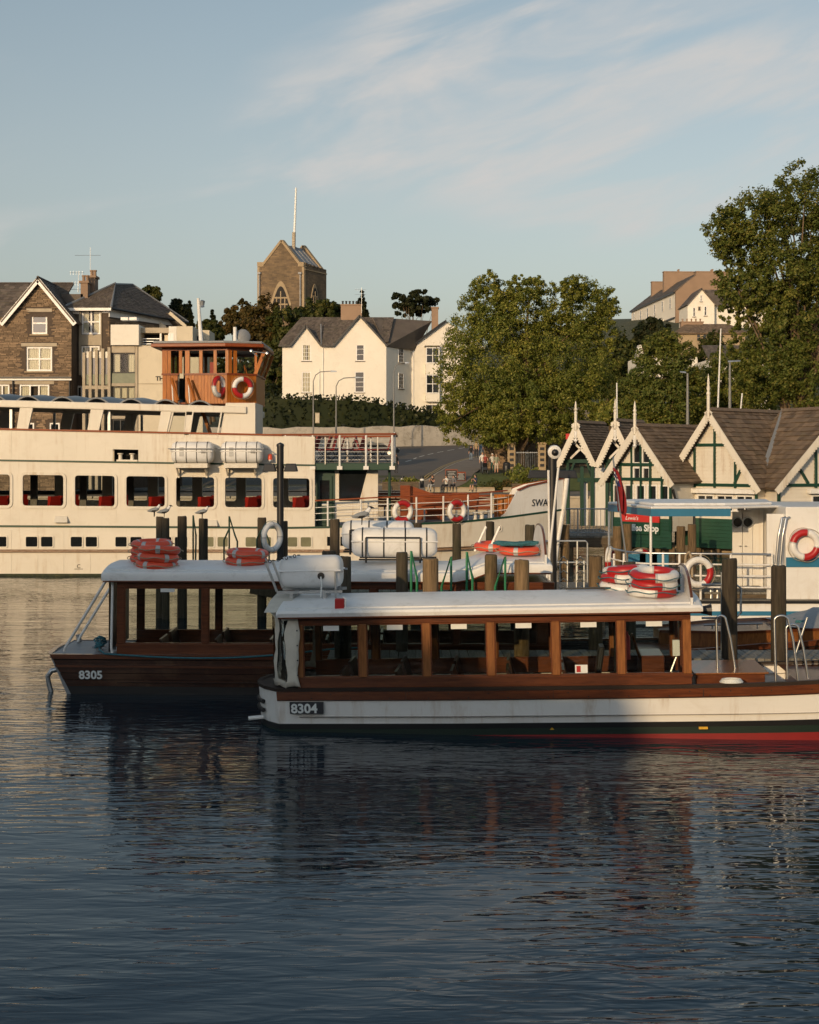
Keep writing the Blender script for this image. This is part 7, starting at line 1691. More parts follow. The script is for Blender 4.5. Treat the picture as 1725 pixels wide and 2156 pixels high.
# ------------------------------------------------------------------ jetties, piles, gates
jz = .80
def jetty(name, label, x0, x1, y0, y1, z, pw, beams=True):
    t = thing(name, label, 'jetty', (x0, y0, 0)); q = MB(); q.box(0, pw * .94, 0, y1 - y0, 0, .05); pl = q.mesh('plank', m['jetty']); n = int((x1 - x0) / pw)
    for i in range(n): piece('plank', pl, t, (i * pw, rnd.uniform(-.02, .02), z - .05 + rnd.uniform(-.004, .004)), (0, 0, rnd.uniform(-.006, .006)))
    for y_ in (.04, y1 - y0 - .16): q = MB(); q.box(.02, x1 - x0 - .02, y_, y_ + .12, z - .33, z - .056); q.build('edge_beam', m['jettybeam'], t)
    for k in range(int((x1 - x0) / 2) + 1): q = MB(); q.box(k * 2 + .3, k * 2 + .45, .2, y1 - y0 - .2, z - .5, z - .335); q.build('cross_beam', m['jettybeam'], t)
    for k in range(int((x1 - x0) / 2.6) + 1):
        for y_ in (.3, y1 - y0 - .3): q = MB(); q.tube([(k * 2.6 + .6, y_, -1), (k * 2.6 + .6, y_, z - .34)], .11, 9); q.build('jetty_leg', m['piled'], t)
    return t
jetty('finger_jetty', 'narrow plank jetty between the two wooden launches', X(690, 23.3), 12.0, 23.13, 24.18, jz, .145)
jetty('pier', 'wider boarded pier beyond the dark launch', X(600, 35), 9.0, 34.6, 37.4, .78, .2)
ordn = 'first second third fourth fifth sixth seventh eighth ninth tenth eleventh twelfth thirteenth'.split()
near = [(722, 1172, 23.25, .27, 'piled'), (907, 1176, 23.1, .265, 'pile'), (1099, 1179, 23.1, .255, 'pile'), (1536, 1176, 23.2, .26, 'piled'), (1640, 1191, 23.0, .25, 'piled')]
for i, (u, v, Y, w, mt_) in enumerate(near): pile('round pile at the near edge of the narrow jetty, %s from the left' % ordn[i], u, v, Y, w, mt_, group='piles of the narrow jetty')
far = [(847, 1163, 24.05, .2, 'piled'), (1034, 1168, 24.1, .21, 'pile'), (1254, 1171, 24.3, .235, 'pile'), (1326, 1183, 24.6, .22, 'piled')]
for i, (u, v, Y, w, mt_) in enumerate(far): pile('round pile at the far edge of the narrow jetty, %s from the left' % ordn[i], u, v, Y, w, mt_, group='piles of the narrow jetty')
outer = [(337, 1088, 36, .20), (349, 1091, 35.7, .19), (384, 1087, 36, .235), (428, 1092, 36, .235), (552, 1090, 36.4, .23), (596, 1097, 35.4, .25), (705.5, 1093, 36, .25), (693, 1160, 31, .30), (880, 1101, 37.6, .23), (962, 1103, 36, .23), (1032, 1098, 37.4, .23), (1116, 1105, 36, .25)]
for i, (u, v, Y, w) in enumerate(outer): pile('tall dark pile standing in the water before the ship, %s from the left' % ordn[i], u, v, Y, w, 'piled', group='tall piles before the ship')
shop_p = [(1190, 1105, 52), (1321, 1103, 54), (1300, 1108, 55), (1434, 1108, 56), (1457, 1104, 56)]
for i, (u, v, Y) in enumerate(shop_p): pile('brown pile in the shallows by the shop, %s from the left' % ordn[i], u, v, Y, .34, 'pile', group='piles by the shop')
# sloping gangway with beam left of the lamp
g = thing('gangway_ramp', 'sloping timber ramp seen through the dark launch windows', 'ramp', P(560, 1250, 36)); mb = MB(); a, b_ = P(528, 1237, 36.2) - g.location, P(696, 1270, 36.2) - g.location
for dy in (0, 1.2): mb.bar(a + Vector((0, dy, 0)), b_ + Vector((0, dy, 0)), .1, .3)
mb.build('side_beam', m['piled'], g)
for i in range(14): f = i / 14; q = MB(); p = a.lerp(b_, f) + Vector((0, 0, .17)); q.bar(p, p + Vector((0, 1.2, 0)), .13, .03); q.build('tread', m['jetty'], g)
# green steel gates on the narrow jetty
def gate(label, pts_px, Y, mt_='gate', r=.022):
    t = thing('boarding_rail', label, 'handrail', P(pts_px[0][0][0], pts_px[0][-1][1], Y))
    for pl in pts_px: q = MB(inv(t)); q.tube([P(u, v, Y) for u, v in pl], r, 7); q.build('rail_bar', m[mt_], t, smooth=60)
gate('green steel boarding rail right of the first lit pile', [((866, 1290), (866, 1160), (878, 1215), (878, 1290))], 24.0)
gate('green steel boarding rail left of centre between the lit piles', [((930, 1285), (930, 1235), (950, 1172), (950, 1290)), ((952, 1250), (935, 1286))], 24.0)
gate('green steel boarding rail behind the jetty, middle one', [((983, 1290), (983, 1162), (995, 1218), (995, 1285))], 24.3)
gate('green steel boarding rail with diagonal foot right of centre', [((1043, 1285), (1043, 1235), (1064, 1172), (1064, 1290)), ((1062, 1250), (1046, 1286))], 24.0)
for lb, us in (('dark green steel boarding rail on the ship-side pier, left', (407, 412, 409)), ): gate(lb, [((407, 1240), (407, 1085), (413, 1127), (412, 1190), (412, 1240))], 35.4, 'green', .022)
gate('dark green steel rail with splayed legs behind the orange lifebuoy pair', [((483, 1240), (483, 1087), (495, 1127), (500, 1140), (500, 1200)), ((472, 1200), (472, 1137), (483, 1113))], 35.4, 'green', .022)
gate('dark green steel rail left of the black lamp', [((541, 1220), (541, 1135), (549, 1117), (558, 1117), (567, 1140), (567, 1220)), ((555, 1117), (555, 1220))], 35.6, 'green', .022)
gate('galvanised tube gate beside the right-hand pile', [((1478, 1231), (1550, 1231), (1560, 1238), (1560, 1290), (1550, 1301), (1478, 1301)), ((1520, 1205), (1520, 1370))], 23.6, 'steel', .02)
gate('tall galvanised rail at the right end of the jetty', [((1648, 1290), (1648, 1380)), ((1700, 1300), (1668, 1400))], 23.6, 'steel', .02)
for i, u in enumerate((1187, 1222)):
    t = thing('pier_ladder', 'steel ladder on the pier edge, %s one' % ('left', 'right')[i], 'ladder', P(u, 1245, 34.4))
    for du in (-8, 8): q = MB(inv(t)); q.tube([P(u + du, 1250, 34.4), P(u + du, 1180, 34.4), P(u, 1172, 34.2)], .018, 6); q.build('ladder_rail', m['steel'], t)
    for k in range(4): q = MB(inv(t)); v = 1190 + k * 17; q.tube([P(u - 8, v, 34.4), P(u, v - 6, 34.2), P(u + 8, v, 34.4)], .014, 6); q.build('rung', m['steel'], t)
t = thing('pier_guardrail', 'galvanised tube guard rail at the far side of the pier', 'railing', P(1200, 1240, 37.3))
for v in (1139, 1184): q = MB(inv(t)); q.tube([P(1130, v, 37.3), P(1233, v, 37.3), P(1237, v + 4, 37.3), P(1237, 1230, 37.3)], .025, 7); q.build('rail_bar', m['steel'], t)
for u in (1133, 1216): q = MB(inv(t)); q.tube([P(u, 1139, 37.3), P(u, 1240, 37.3)], .025, 7); q.build('rail_post', m['steel'], t)
# lamp posts
def double_lamp(label, u, vt, vb, Y, hv, w, cctv=False):
    t = thing('lamp_post', label, 'lamp post', P(u, vb, Y)); k = Y / F_PX; z = lambda v: (vb - v) * k
    q = MB(); q.tube([(0, 0, 0), (0, 0, z(vt))], .085 if not cctv else .105, 10); q.lathe([(.1, 0), (.09, .06), (.01, .1)], (0, 0, z(vt)), 10); q.build('post', m['black'], t, smooth=50)
    for s_ in (-1, 1):
        q = MB(); a, b_ = s_ * 8 * k, s_ * w * k; z0, z1 = z(hv + 9), z(hv - 8)
        q.hexa([(min(a, b_), -.16, z0), (max(a, b_), -.16, z0), (max(a, b_), .16, z0), (min(a, b_), .16, z0), (min(a, b_) + .05, -.1, z1), (max(a, b_) - .05, -.1, z1), (max(a, b_) - .05, .1, z1), (min(a, b_) + .05, .1, z1)]); q.build('lamp_head', m['black'], t, bevel=.02)
        q = MB(); q.tube([(0, 0, z(hv)), (a * 1.1, 0, z(hv))], .035, 6); q.build('arm', m['black'], t)
    return t, k, z
t, k, z = double_lamp('black double-headed lamp post with grey lifebuoy at its foot', 590.5, 940, 1235, 35.2, 984, 37)
lifebuoy('pale grey lifebuoy hung on the foot of the black lamp post', 'white2', 'white', 2, at(P(573, 1131, 34.9), 90, 0, 55), .31, .07, 'ropeb')
t, k, z = double_lamp('black double lamp post with white security camera beside the bow', 1163.5, 950, 1262, 33.8, 998, 52, True)
c_ = thing('security_camera', 'round white security camera on the lamp beside the bow', 'camera', P(1167, 951, 33.6)); q = MB(); q.lathe([(.02, -.09), (.13, -.07), (.16, 0), (.16, .08), (.13, .10)], (0, 0, 0), 16, (.1, -1, -.2)); q.build('housing', m['white'], c_, smooth=40); q = MB(); q.lathe([(.085, .09), (.08, .12), (.05, .16), (.005, .17)], (0, 0, 0), 14, (.1, -1, -.2)); q.build('lens', m['black'], c_, smooth=60); q = MB(); q.tube([(0, .1, 0), (-.05, .15, .12), (-.05, .2, -.12)], .03, 6); q.build('bracket', m['white'], c_)
for a, b_, lb in (((1176, 985), (1148, 1255), 'white pole crossing in front of the camera lamp, leaning left'), ((1155, 990), (1158, 1255), 'upright white pole just left of the camera lamp')):
    Yp = 32.9; p, q_ = P(*a, Yp), P(*b_, Yp); q = MB(); q.tube([p - q_, Vector((0, 0, 0))], .028, 8); o = q.build('boat_hook_pole', m['white'], smooth=50); o.location = q_; tag(o, lb, 'pole')
# ---- blue and white boat on the right
def blue_boat():
    Y = 34.2
    t = thing('blue_white_boat', 'white passenger boat with blue stripes and a blue-edged canopy on the right', 'boat', (X(1500, Y), Y + 2, 0)); I = inv(t)
    def u_(x): return 1131.6 + x / 2.908
    def v_(y): return 1026.3 + y / 2.908
    def xx(x, q=Y): return X(u_(x), q)
    def zz(y, q=Y): return Z(v_(y), q)
    zd = zz(695); xl, xr = xx(440), xx(2600); D = 4.2
    def pl(o): return [(xl + .6, Y - o), (xr, Y - o), (xr, Y + D + o), (xl + .6, Y + D + o), (xl - o, Y + D - .7), (xl - o, Y + .7)]
    for nm, a, b_, mt_, o in (('hull_bottom', -.3, .05, 'blackp', 0), ('hull', .05, zd - .02, 'white', 0), ('blue_stripe', zz(785), zz(758), 'blue', .012), ('gunwale', zd - .06, zd, 'blackp', .04)):
        q = MB(I); q.prismz(pl(o), a, b_); q.build(nm, m[mt_], t)
    q = MB(I); q.prismz(pl(-.05), zd, zd + .02); q.build('aft_deck', m['jetty'], t)
    # cabin
    xc = xx(1530); ztop = zz(120)
    q = MB(I); q.box(xc, xr, Y + .12, Y + D - .12, zd + .02, ztop); q.build('cabin', m['white'], t, bevel=.02)
    q = MB(I); q.box(xc + .003, xr, Y + .10, Y + .122, zz(490), zz(430)); q.build('blue_band', m['blue'], t)
    q = MB(I); q.box(xx(1425), xc - .002, Y + .3, Y + .36, zd + .02, zz(165)); q.build('side_screen', m['white'], t)
    q = MB(I); q.prism([(xx(1110, Y + 3), zz(640, Y + 3)), (xx(1425, Y + 1.5), zz(640, Y + 3)), (xx(1425, Y + 1.5), zz(130, Y + 3)), (xx(1195, Y + 3), zz(130, Y + 3))], Y + 2.2, Y + 2.3); q.build('aft_bulkhead', m['white'], t)
    for a in (1203, 1266):
        q = MB(I); q.box(xx(a, Y + 2), xx(a + 60, Y + 2), Y + 2.14, Y + 2.19, zz(625, Y + 2), zz(150, Y + 2)); d_ = q.build('cabin_door', m['white'], t, bevel=.01)
        q = MB(I); q.torus((xx(a + 30, Y + 2), Y + 2.12, zz(215, Y + 2)), .13, .02, (0, 1, 0), 18, 6); q.build('door_window_rim', m['steel'], d_); q = MB(I); q.lathe([(.12, 0), (.12, .01)], (xx(a + 30, Y + 2), Y + 2.135, zz(215, Y + 2)), 16, (0, -1, 0)); q.build('pane', m['pane'], d_)
        q = MB(I); q.tube([(xx(a + (52 if a < 1250 else 10), Y + 2), Y + 2.1, zz(360, Y + 2)), (xx(a + (40 if a < 1250 else 22), Y + 2), Y + 2.1, zz(362, Y + 2))], .015, 5); q.build('handle', m['chrome'], d_)
    # canopy
    poly = [(xx(432, Y + 3.4), Y + 3.4), (xx(700), Y + .1), (xx(1190), Y + .1), (xx(1500, Y + 1), Y + 1.0), (xx(1500, Y + 3), Y + 4.0), (xx(560, Y + 4), Y + 4.1)]
    z0, z1 = zz(178), zz(132)
    q = MB(I); q.prismz(poly, z1, z1 + .06); q.build('canopy_top', m['white2'], t, bevel=.02)
    q = MB(I); cx = sum(p[0] for p in poly) / 6; cy = sum(p[1] for p in poly) / 6; q.prismz([(cx + (x - cx) * .9, cy + (y - cy) * .8) for x, y in poly], z1 + .06, z1 + .13); q.build('canopy_crown', m['white2'], t, bevel=.04)
    for a, b_ in ((0, 1), (1, 2)):
        p, r_ = poly[a], poly[b_]; q = MB(I); q.hexa([(p[0], p[1] - .01, z0), (r_[0], r_[1] - .01, z0), (r_[0], r_[1] + .03, z0), (p[0], p[1] + .03, z0), (p[0], p[1] - .01, z1 - .003), (r_[0], r_[1] - .01, z1 - .003), (r_[0], r_[1] + .03, z1 - .003), (p[0], p[1] + .03, z1 - .003)]); q.build('canopy_fascia', m['blue'], t)
    for x, y_ in ((695, Y + .15), (440, Y + 3.3)): q = MB(I); q.tube([(xx(x, y_), y_, zd), (xx(x, y_), y_, z0)], .032, 8); q.build('canopy_post', m['white'], t, smooth=50)
    # rails
    for k, y_ in enumerate((405, 470, 540, 610)):
        q = MB(I); q.tube([(xx(440, Y + 3.2), Y + 3.2, zz(y_ - 5, Y + 1)), (xx(465, Y + 1.4), Y + 1.4, zz(y_ - 4)), (xx(560, Y + .5), Y + .5, zz(y_)), (xx(700), Y + .15, zz(y_)), (xx(1440), Y + .15, zz(y_ + 8))], .028 if k == 0 else .022, 7); q.build('rail', m['chrome'] if k == 0 else m['white'], t, smooth=60)
    for x, y_ in ((470, Y + 1.4), (530, Y + .7), (770, Y + .15), (870, Y + .15), (1000, Y + .15), (1185, Y + .15), (1437, Y + .15)): q = MB(I); q.tube([(xx(x, y_), y_, zd), (xx(x, y_), y_, zz(405, y_))], .03, 8); q.build('rail_post', m['white'], t, smooth=50)
    for x in (1490, 1515): q = MB(I); q.tube([(xx(x - 25), Y + .05, zz(470)), (xx(x - 12), Y + .02, zz(300)), (xx(x + 10), Y + .02, zz(190)), (xx(x + 35), Y + .1, zz(185))], .035, 8); q.build('hand_rail', m['chrome'], t, smooth=60)
    for x in (1090, 1130): q = MB(I); q.lathe([(.07, 0), (.06, .2), (.08, .22), (.08, .26), (.01, .27)], (xx(x), Y + .5, zd + .02), 10); q.build('bollard', m['chrome'], t, smooth=40)
    for i in range(3): q = MB(I); x = xx(560 + i * 70, Y + 2.5); q.box(x, x + .45, Y + 2.2, Y + 2.6, zd + .42, zd + .5); q.box(x, x + .45, Y + 2.58, Y + 2.64, zd + .5, zd + .95); q.box(x + .05, x + .4, Y + 2.25, Y + 2.55, zd + .02, zd + .42); q.build('deck_seat', m['blue'], t)
    lifebuoy('red and white lifebuoy on the white cabin wall at the right edge', 'white', 'red', 2, at((xx(1640), Y + .0, zz(352)), 90, 0, 0) @ Matrix.Rotation(R(80), 4, 'Z'), .295, .085)
    lifebuoy('white lifebuoy with one red band hanging on the boat rail', 'white', 'red', 1, at((xx(985), Y - .02, zz(520)), 90, 0, 8) @ Matrix.Rotation(R(-62), 4, 'Z'), .30, .08, bandw=1.35)
    lifebuoy('red and white lifebuoy edge-on at the corner of the boat stern', 'white', 'red', 2, at((xx(445, Y + 2.2), Y + 2.2, zz(450, Y + 2)), 90, 0, 72), .29, .08)
    lifebuoy('red and white lifebuoy inside the boat stern rail', 'white', 'red', 2, at((xx(635, Y + 3.5), Y + 3.5, zz(460, Y + 3.5)), 90, 0, 20), .29, .08)
    rp = thing('hanging_rope', 'thick white rope looped over the boat rail beside the lifebuoy', 'rope', (xx(935), Y + .05, zz(400))); q = MB(inv(rp)); q.tube([(xx(915), Y + .2, zz(470)), (xx(917), Y + .15, zz(415)), (xx(935), Y + .1, zz(396)), (xx(945), Y + .0, zz(430)), (xx(948), Y + .0, zz(550))], .032, 8); q.build('rope', m['rope'], rp, smooth=60)
blue_boat()
# ---- varnished rowing launch behind the jetty on the right
def side_boat():
    Y = 25.6
    t = thing('varnished_boat', 'low varnished open boat with grey cover beyond the jetty, right edge', 'boat', (X(1600, Y), Y + .9, 0)); I = inv(t)
    xs = [X(1400, Y) + i * .4 for i in range(14)]
    hb2 = lambda i: .9 * min(1, .35 + i * .22)
    zt_ = lambda i: .88 + .015 * i
    for nm, a, b_, mt_, o in (('lower_planking', 0.0, .52, 'hullwood', 0), ('upper_planking', .53, .98, 'launchp', .012), ('rubbing_band', .50, .545, 'paper', .03), ('gunwale', .97, 1.02, 'launch', .03)):
        q = MB(I)
        for s_ in (-1, 1):
            lo = [(x, Y + .9 + s_ * (hb2(i) * (.8 + .2 * a) + o), zt_(i) * a - .1 * (a == 0)) for i, x in enumerate(xs)]; hi = [(x, Y + .9 + s_ * (hb2(i) * (.8 + .2 * b_) + o), zt_(i) * b_) for i, x in enumerate(xs)]; q.loft([lo, hi] if s_ < 0 else [hi, lo])
        q.loft([[(xs[0], Y + .9 - hb2(0), zt_(0) * a), (xs[0], Y + .9 + hb2(0), zt_(0) * a)], [(xs[0], Y + .9 - hb2(0), zt_(0) * b_), (xs[0], Y + .9 + hb2(0), zt_(0) * b_)]]); q.build(nm, m[mt_], t, smooth=40)
    q = MB(I); q.loft([[(x, Y + .9 - hb2(i) * .95, zt_(i) * .97) for i, x in enumerate(xs)], [(x, Y + .9 + hb2(i) * .95, zt_(i) * .97) for i, x in enumerate(xs)]]); q.build('deck', m['launch'], t)
    q = MB(I); q.tube([P(1482, 1316, Y + .2), P(1606, 1313, Y + .2)], .018, 6); q.tube([P(1500, 1316, Y + .2), P(1500, 1325, Y + .2)], .015, 6); q.tube([P(1595, 1313, Y + .2), P(1595, 1324, Y + .2)], .015, 6); q.build('grab_rail', m['chrome'], t)
    q = MB(I); rows = []
    for i in range(8): x = X(1660, Y) + i * .25; rows.append([(x, Y + .9 + f * .85, 1.0 + .26 * (1 - f * f) * min(1, i / 3) + .02 * math.sin(i * 2 + f * 5)) for f in (-1, -.6, -.2, .2, .6, 1)])
    q.loft(rows); q.build('cover', m['greyp'], t, smooth=60)
    rp = thing('coiled_rope', 'dark rope tangled on the grey boat cover at the right edge', 'rope', P(1710, 1308, Y + .5)); q = MB(); q.tube([(.22 * math.sin(i * .8) - .1, .15 * math.cos(i * .6), .02 * math.sin(i * 1.3)) for i in range(26)], .022, 6); q.build('rope', m['ropeb'], rp, smooth=60)
side_boat()
# ------------------------------------------------------------------ people, gulls, promenade furniture
_up = []
def skinned(name, verts, edges, radii, bonemat, mats, root=0, sub=1):
    me = bpy.data.meshes.new(name); me.from_pydata(verts, edges, []); o = bpy.data.objects.new('tmp', me); C.objects.link(o)
    o.modifiers.new('skin', 'SKIN'); sd_ = me.skin_vertices[0].data
    for i, r_ in enumerate(radii): sd_[i].radius = (r_, r_) if isinstance(r_, float) else r_
    sd_[root].use_root = True
    s_ = o.modifiers.new('sub', 'SUBSURF'); s_.levels = sub
    dg = bpy.context.evaluated_depsgraph_get(); out_ = bpy.data.meshes.new_from_object(o.evaluated_get(dg)); bpy.data.objects.remove(o); bpy.data.meshes.remove(me)
    out_.name = name; out_.materials.clear()
    for mm in mats: out_.materials.append(mm)
    V = [Vector(v) for v in verts]
    idx = []
    for p in out_.polygons:
        c = p.center; best = 9e9; bi = 0
        for (a, b_), k in zip(edges, bonemat):
            d = V[b_] - V[a]; f = max(0, min(1, (c - V[a]).dot(d) / max(1e-9, d.length_squared))); dist = (V[a] + d * f - c).length / max(.03, radii[a] if isinstance(radii[a], float) else max(radii[a]))
            if dist < best: best = dist; bi = k
        idx.append(bi)
    out_.polygons.foreach_set('material_index', idx); out_.polygons.foreach_set('use_smooth', [True] * len(idx)); return out_
def person(label, loc, rz, top, legs, hair, pose='stand', shorts=False, sleeves=True, h=1.72, cap=None, arms='down', bag=None):
    k = h / 1.72; t = thing('person', label, 'person', loc, R(rz)); sit = pose == 'sit'; hip = .92 if not sit else .48
    # local frame: faces -y
    J = [(0, 0, hip), (0, 0, hip + .16), (0, .0, hip + .38), (0, .02, hip + .52), (0, 0, hip + .60), (0, -.01, hip + .68), (0, -.02, hip + .79)]
    E = [(0, 1), (1, 2), (2, 3), (3, 4), (4, 5), (5, 6)]; K = [1, 1, 1, 0, 0, 0]; Rr = [.125, .125, .145, .10, .05, .082, .075]
    J.append((0, -.105, hip + .705)); E.append((5, 7)); K.append(0); Rr.append(.018)   # nose
    for s_ in (-1, 1):
        b_ = len(J)
        if sit: L = [(s_ * .10, -.02, hip - .02), (s_ * .13, -.42, hip + .02), (s_ * .13, -.44, .09), (s_ * .13, -.58, .04)]
        elif pose == 'walk': L = [(s_ * .10, 0, hip - .06), (s_ * .10, -.10 * s_ - .05, .49), (s_ * .10, -.16 * s_ + .06, .09), (s_ * .11, -.16 * s_ - .09, .035)]
        else: L = [(s_ * .10, 0, hip - .06), (s_ * .11, -.02, .49), (s_ * .12, .02, .09), (s_ * .13, -.13, .035)]
        J += L; E += [(0, b_), (b_, b_ + 1), (b_ + 1, b_ + 2), (b_ + 2, b_ + 3)]; K += [2, 2, 0 if shorts else 2, 3]; Rr += [.10, .068, .045, .04]
        b_ = len(J)
        if arms == 'fwd': A = [(s_ * .19, 0, hip + .47), (s_ * .24, -.06, hip + .2), (s_ * .17, -.3, hip + .2), (s_ * .15, -.40, hip + .22)]
        elif arms == 'eat': A = [(s_ * .19, 0, hip + .47), (s_ * .24, -.16, hip + .24), (s_ * .10, -.28, hip + .42), (s_ * .07, -.27, hip + .50)]
        else: A = [(s_ * .19, 0, hip + .47), (s_ * .24, .03, hip + .20), (s_ * .25, -.06, hip - .04), (s_ * .245, -.09, hip - .14)]
        J += A; E += [(3, b_), (b_, b_ + 1), (b_ + 1, b_ + 2), (b_ + 2, b_ + 3)]; K += [1, 1 if sleeves else 0, 0, 0]; Rr += [.062, .048, .034, .03]
    me = skinned('body', [tuple(c * k for c in j) for j in J], E, [r_ * k for r_ in Rr], K, [m['skin'], cloth(top), cloth(legs), cloth((.03, .025, .02))])
    piece('body', me, t)
    mb = MB(); hz = hip + .76; rows = []
    for j in range(6):
        ph = math.pi * .5 * j / 5; rr = .105 * math.cos(ph * .96); rows.append([(rr * math.cos(a) * k, (.012 + rr * 1.1 * math.sin(a)) * k, (hz - .035 + .115 * math.sin(ph) - (.10 if math.sin(a) > .1 and j == 0 else 0)) * k) for a in [2 * math.pi * i / 12 for i in range(12)]])
    mb.loft(rows, True); mb.build('cap' if cap else 'hair', cloth(cap or hair), t, smooth=60)
    if bag:
        mb = MB(); mb.box(-.15 * k, .15 * k, .10 * k, .26 * k, (hip + .05) * k, (hip + .5) * k); mb.build('rucksack', cloth(bag), t, bevel=.04)
    return t
Yp = 127.0
def pp(u, Y): return (X(u, Y), Y, gz(X(u, Y), Y) + .1)
person('man in a white shirt walking behind the pushchair', pp(1016, 128.5), 10, (.62, .6, .56), (.05, .05, .06), (.2, .15, .1), 'walk', h=1.8)
person('woman in a dark red top pushing a black pushchair', pp(1022, 127.2), 5, (.25, .05, .04), (.02, .02, .02), (.16, .06, .03), 'walk', sleeves=False, arms='fwd')
person('white-haired person in a pale top on the pavement', pp(1037, 127.8), 20, (.55, .52, .46), (.03, .09, .08), (.6, .58, .54), h=1.72)
person('stout man in grey-green T-shirt and pale shorts', pp(1045.5, 127.2), -10, (.22, .24, .17), (.5, .42, .34), (.25, .18, .12), shorts=True, h=1.7)
person('child in a dark top and blue jeans far up the pavement', pp(992, 146), 0, (.02, .02, .02), (.16, .22, .3), (.05, .03, .02), 'walk', h=1.55)
person('adult in a tan top and dark trousers far up the pavement', pp(1003, 152), 0, (.38, .28, .16), (.03, .03, .03), (.4, .3, .2), h=1.75)
person('adult in blue walking away beyond the others', pp(1012.5, 153), 180, (.10, .15, .22), (.2, .28, .34), (.2, .14, .1), 'walk', h=1.75)
person('person in dark clothes standing by the road left of the upper deck', pp(834, 127.5), 40, (.03, .03, .03), (.04, .04, .045), (.04, .03, .02), h=1.72)
person('person in black seen over the rail beside the dark car', pp(747, 158), 20, (.02, .02, .02), (.03, .03, .04), (.03, .02, .02))
person('person in grey beside the one in black by the car', pp(731, 158), 0, (.08, .08, .08), (.05, .05, .06), (.05, .04, .03))
zs_ = 1.06
def seat(u, Y): return (X(u, Y), Y, zs_ + .12)
person('woman in a black vest sitting on the low wall', seat(911, 117.6), -35, (.015, .015, .015), (.4, .4, .38), (.12, .06, .03), 'sit', sleeves=False, arms='eat')
person('person in a white top sitting with crossed arms on the low wall', seat(940, 117.6), -40, (.55, .54, .5), (.02, .02, .025), (.05, .035, .02), 'sit', arms='eat')
person('person in a striped dark top beside the one in white', seat(955, 117.6), -20, (.14, .14, .15), (.02, .02, .025), (.03, .02, .015), 'sit', arms='fwd')
person('man in navy T-shirt and cap eating on the low wall', seat(1001, 117.5), -45, (.02, .03, .06), (.12, .11, .10), (.05, .03, .02), 'sit', shorts=True, cap=(.06, .05, .05), arms='eat', h=1.8)
person('person with bare arms at the table near the ship saloon', seat(822, 112), 30, (.3, .28, .25), (.05, .05, .06), (.12, .07, .04), 'sit', sleeves=False, arms='eat')
person('woman in a white blouse right of the shrub planter', seat(1176, 108), 0, (.6, .58, .56), (.3, .25, .2), (.25, .12, .05), 'sit')
person('person in a pink top at the porch, beside the white blouse', seat(1186, 107.5), 15, (.55, .3, .26), (.08, .08, .1), (.12, .06, .04), 'sit')
for i, (u, c_) in enumerate(((1120, (.5, .2, .18)), (1133, (.06, .06, .08)), (1146, (.45, .18, .25)), (1200, (.3, .3, .32)))):
    person('%s person in the crowd on the steps behind the maple' % ('red-shirted', 'dark-suited', 'pink-clad', 'grey-clad')[i], (X(u, 140), 140 + i * .5, gz(X(u, 140), 140) + 1.2 - .1), 20 * i, c_, (.05, .05, .07), (.08, .05, .03))
# pushchair
t = thing('pushchair', 'black pushchair in front of the woman in the red top', 'pushchair', pp(1021.5, 126.5))
mb = MB(); mb.hexa([(-.22, -.3, .35), (.22, -.3, .35), (.22, .25, .3), (-.22, .25, .3), (-.22, -.2, .62), (.22, -.2, .62), (.22, .3, 1.0), (-.22, .3, 1.0)]); mb.build('seat_hood', m['blackp'], t, bevel=.05)
mb = MB(); mb.tube([(-.22, -.4, .1), (-.22, .5, 1.02), (.22, .5, 1.02), (.22, -.4, .1)], .018, 6); mb.build('frame', m['steel'], t)
for x in (-.24, .24):
    for y_ in (-.38, .3): mb = MB(); mb.torus((x, y_, .12), .10, .025, (1, 0, 0), 14, 6); mb.build('wheel', m['blackp'], t)
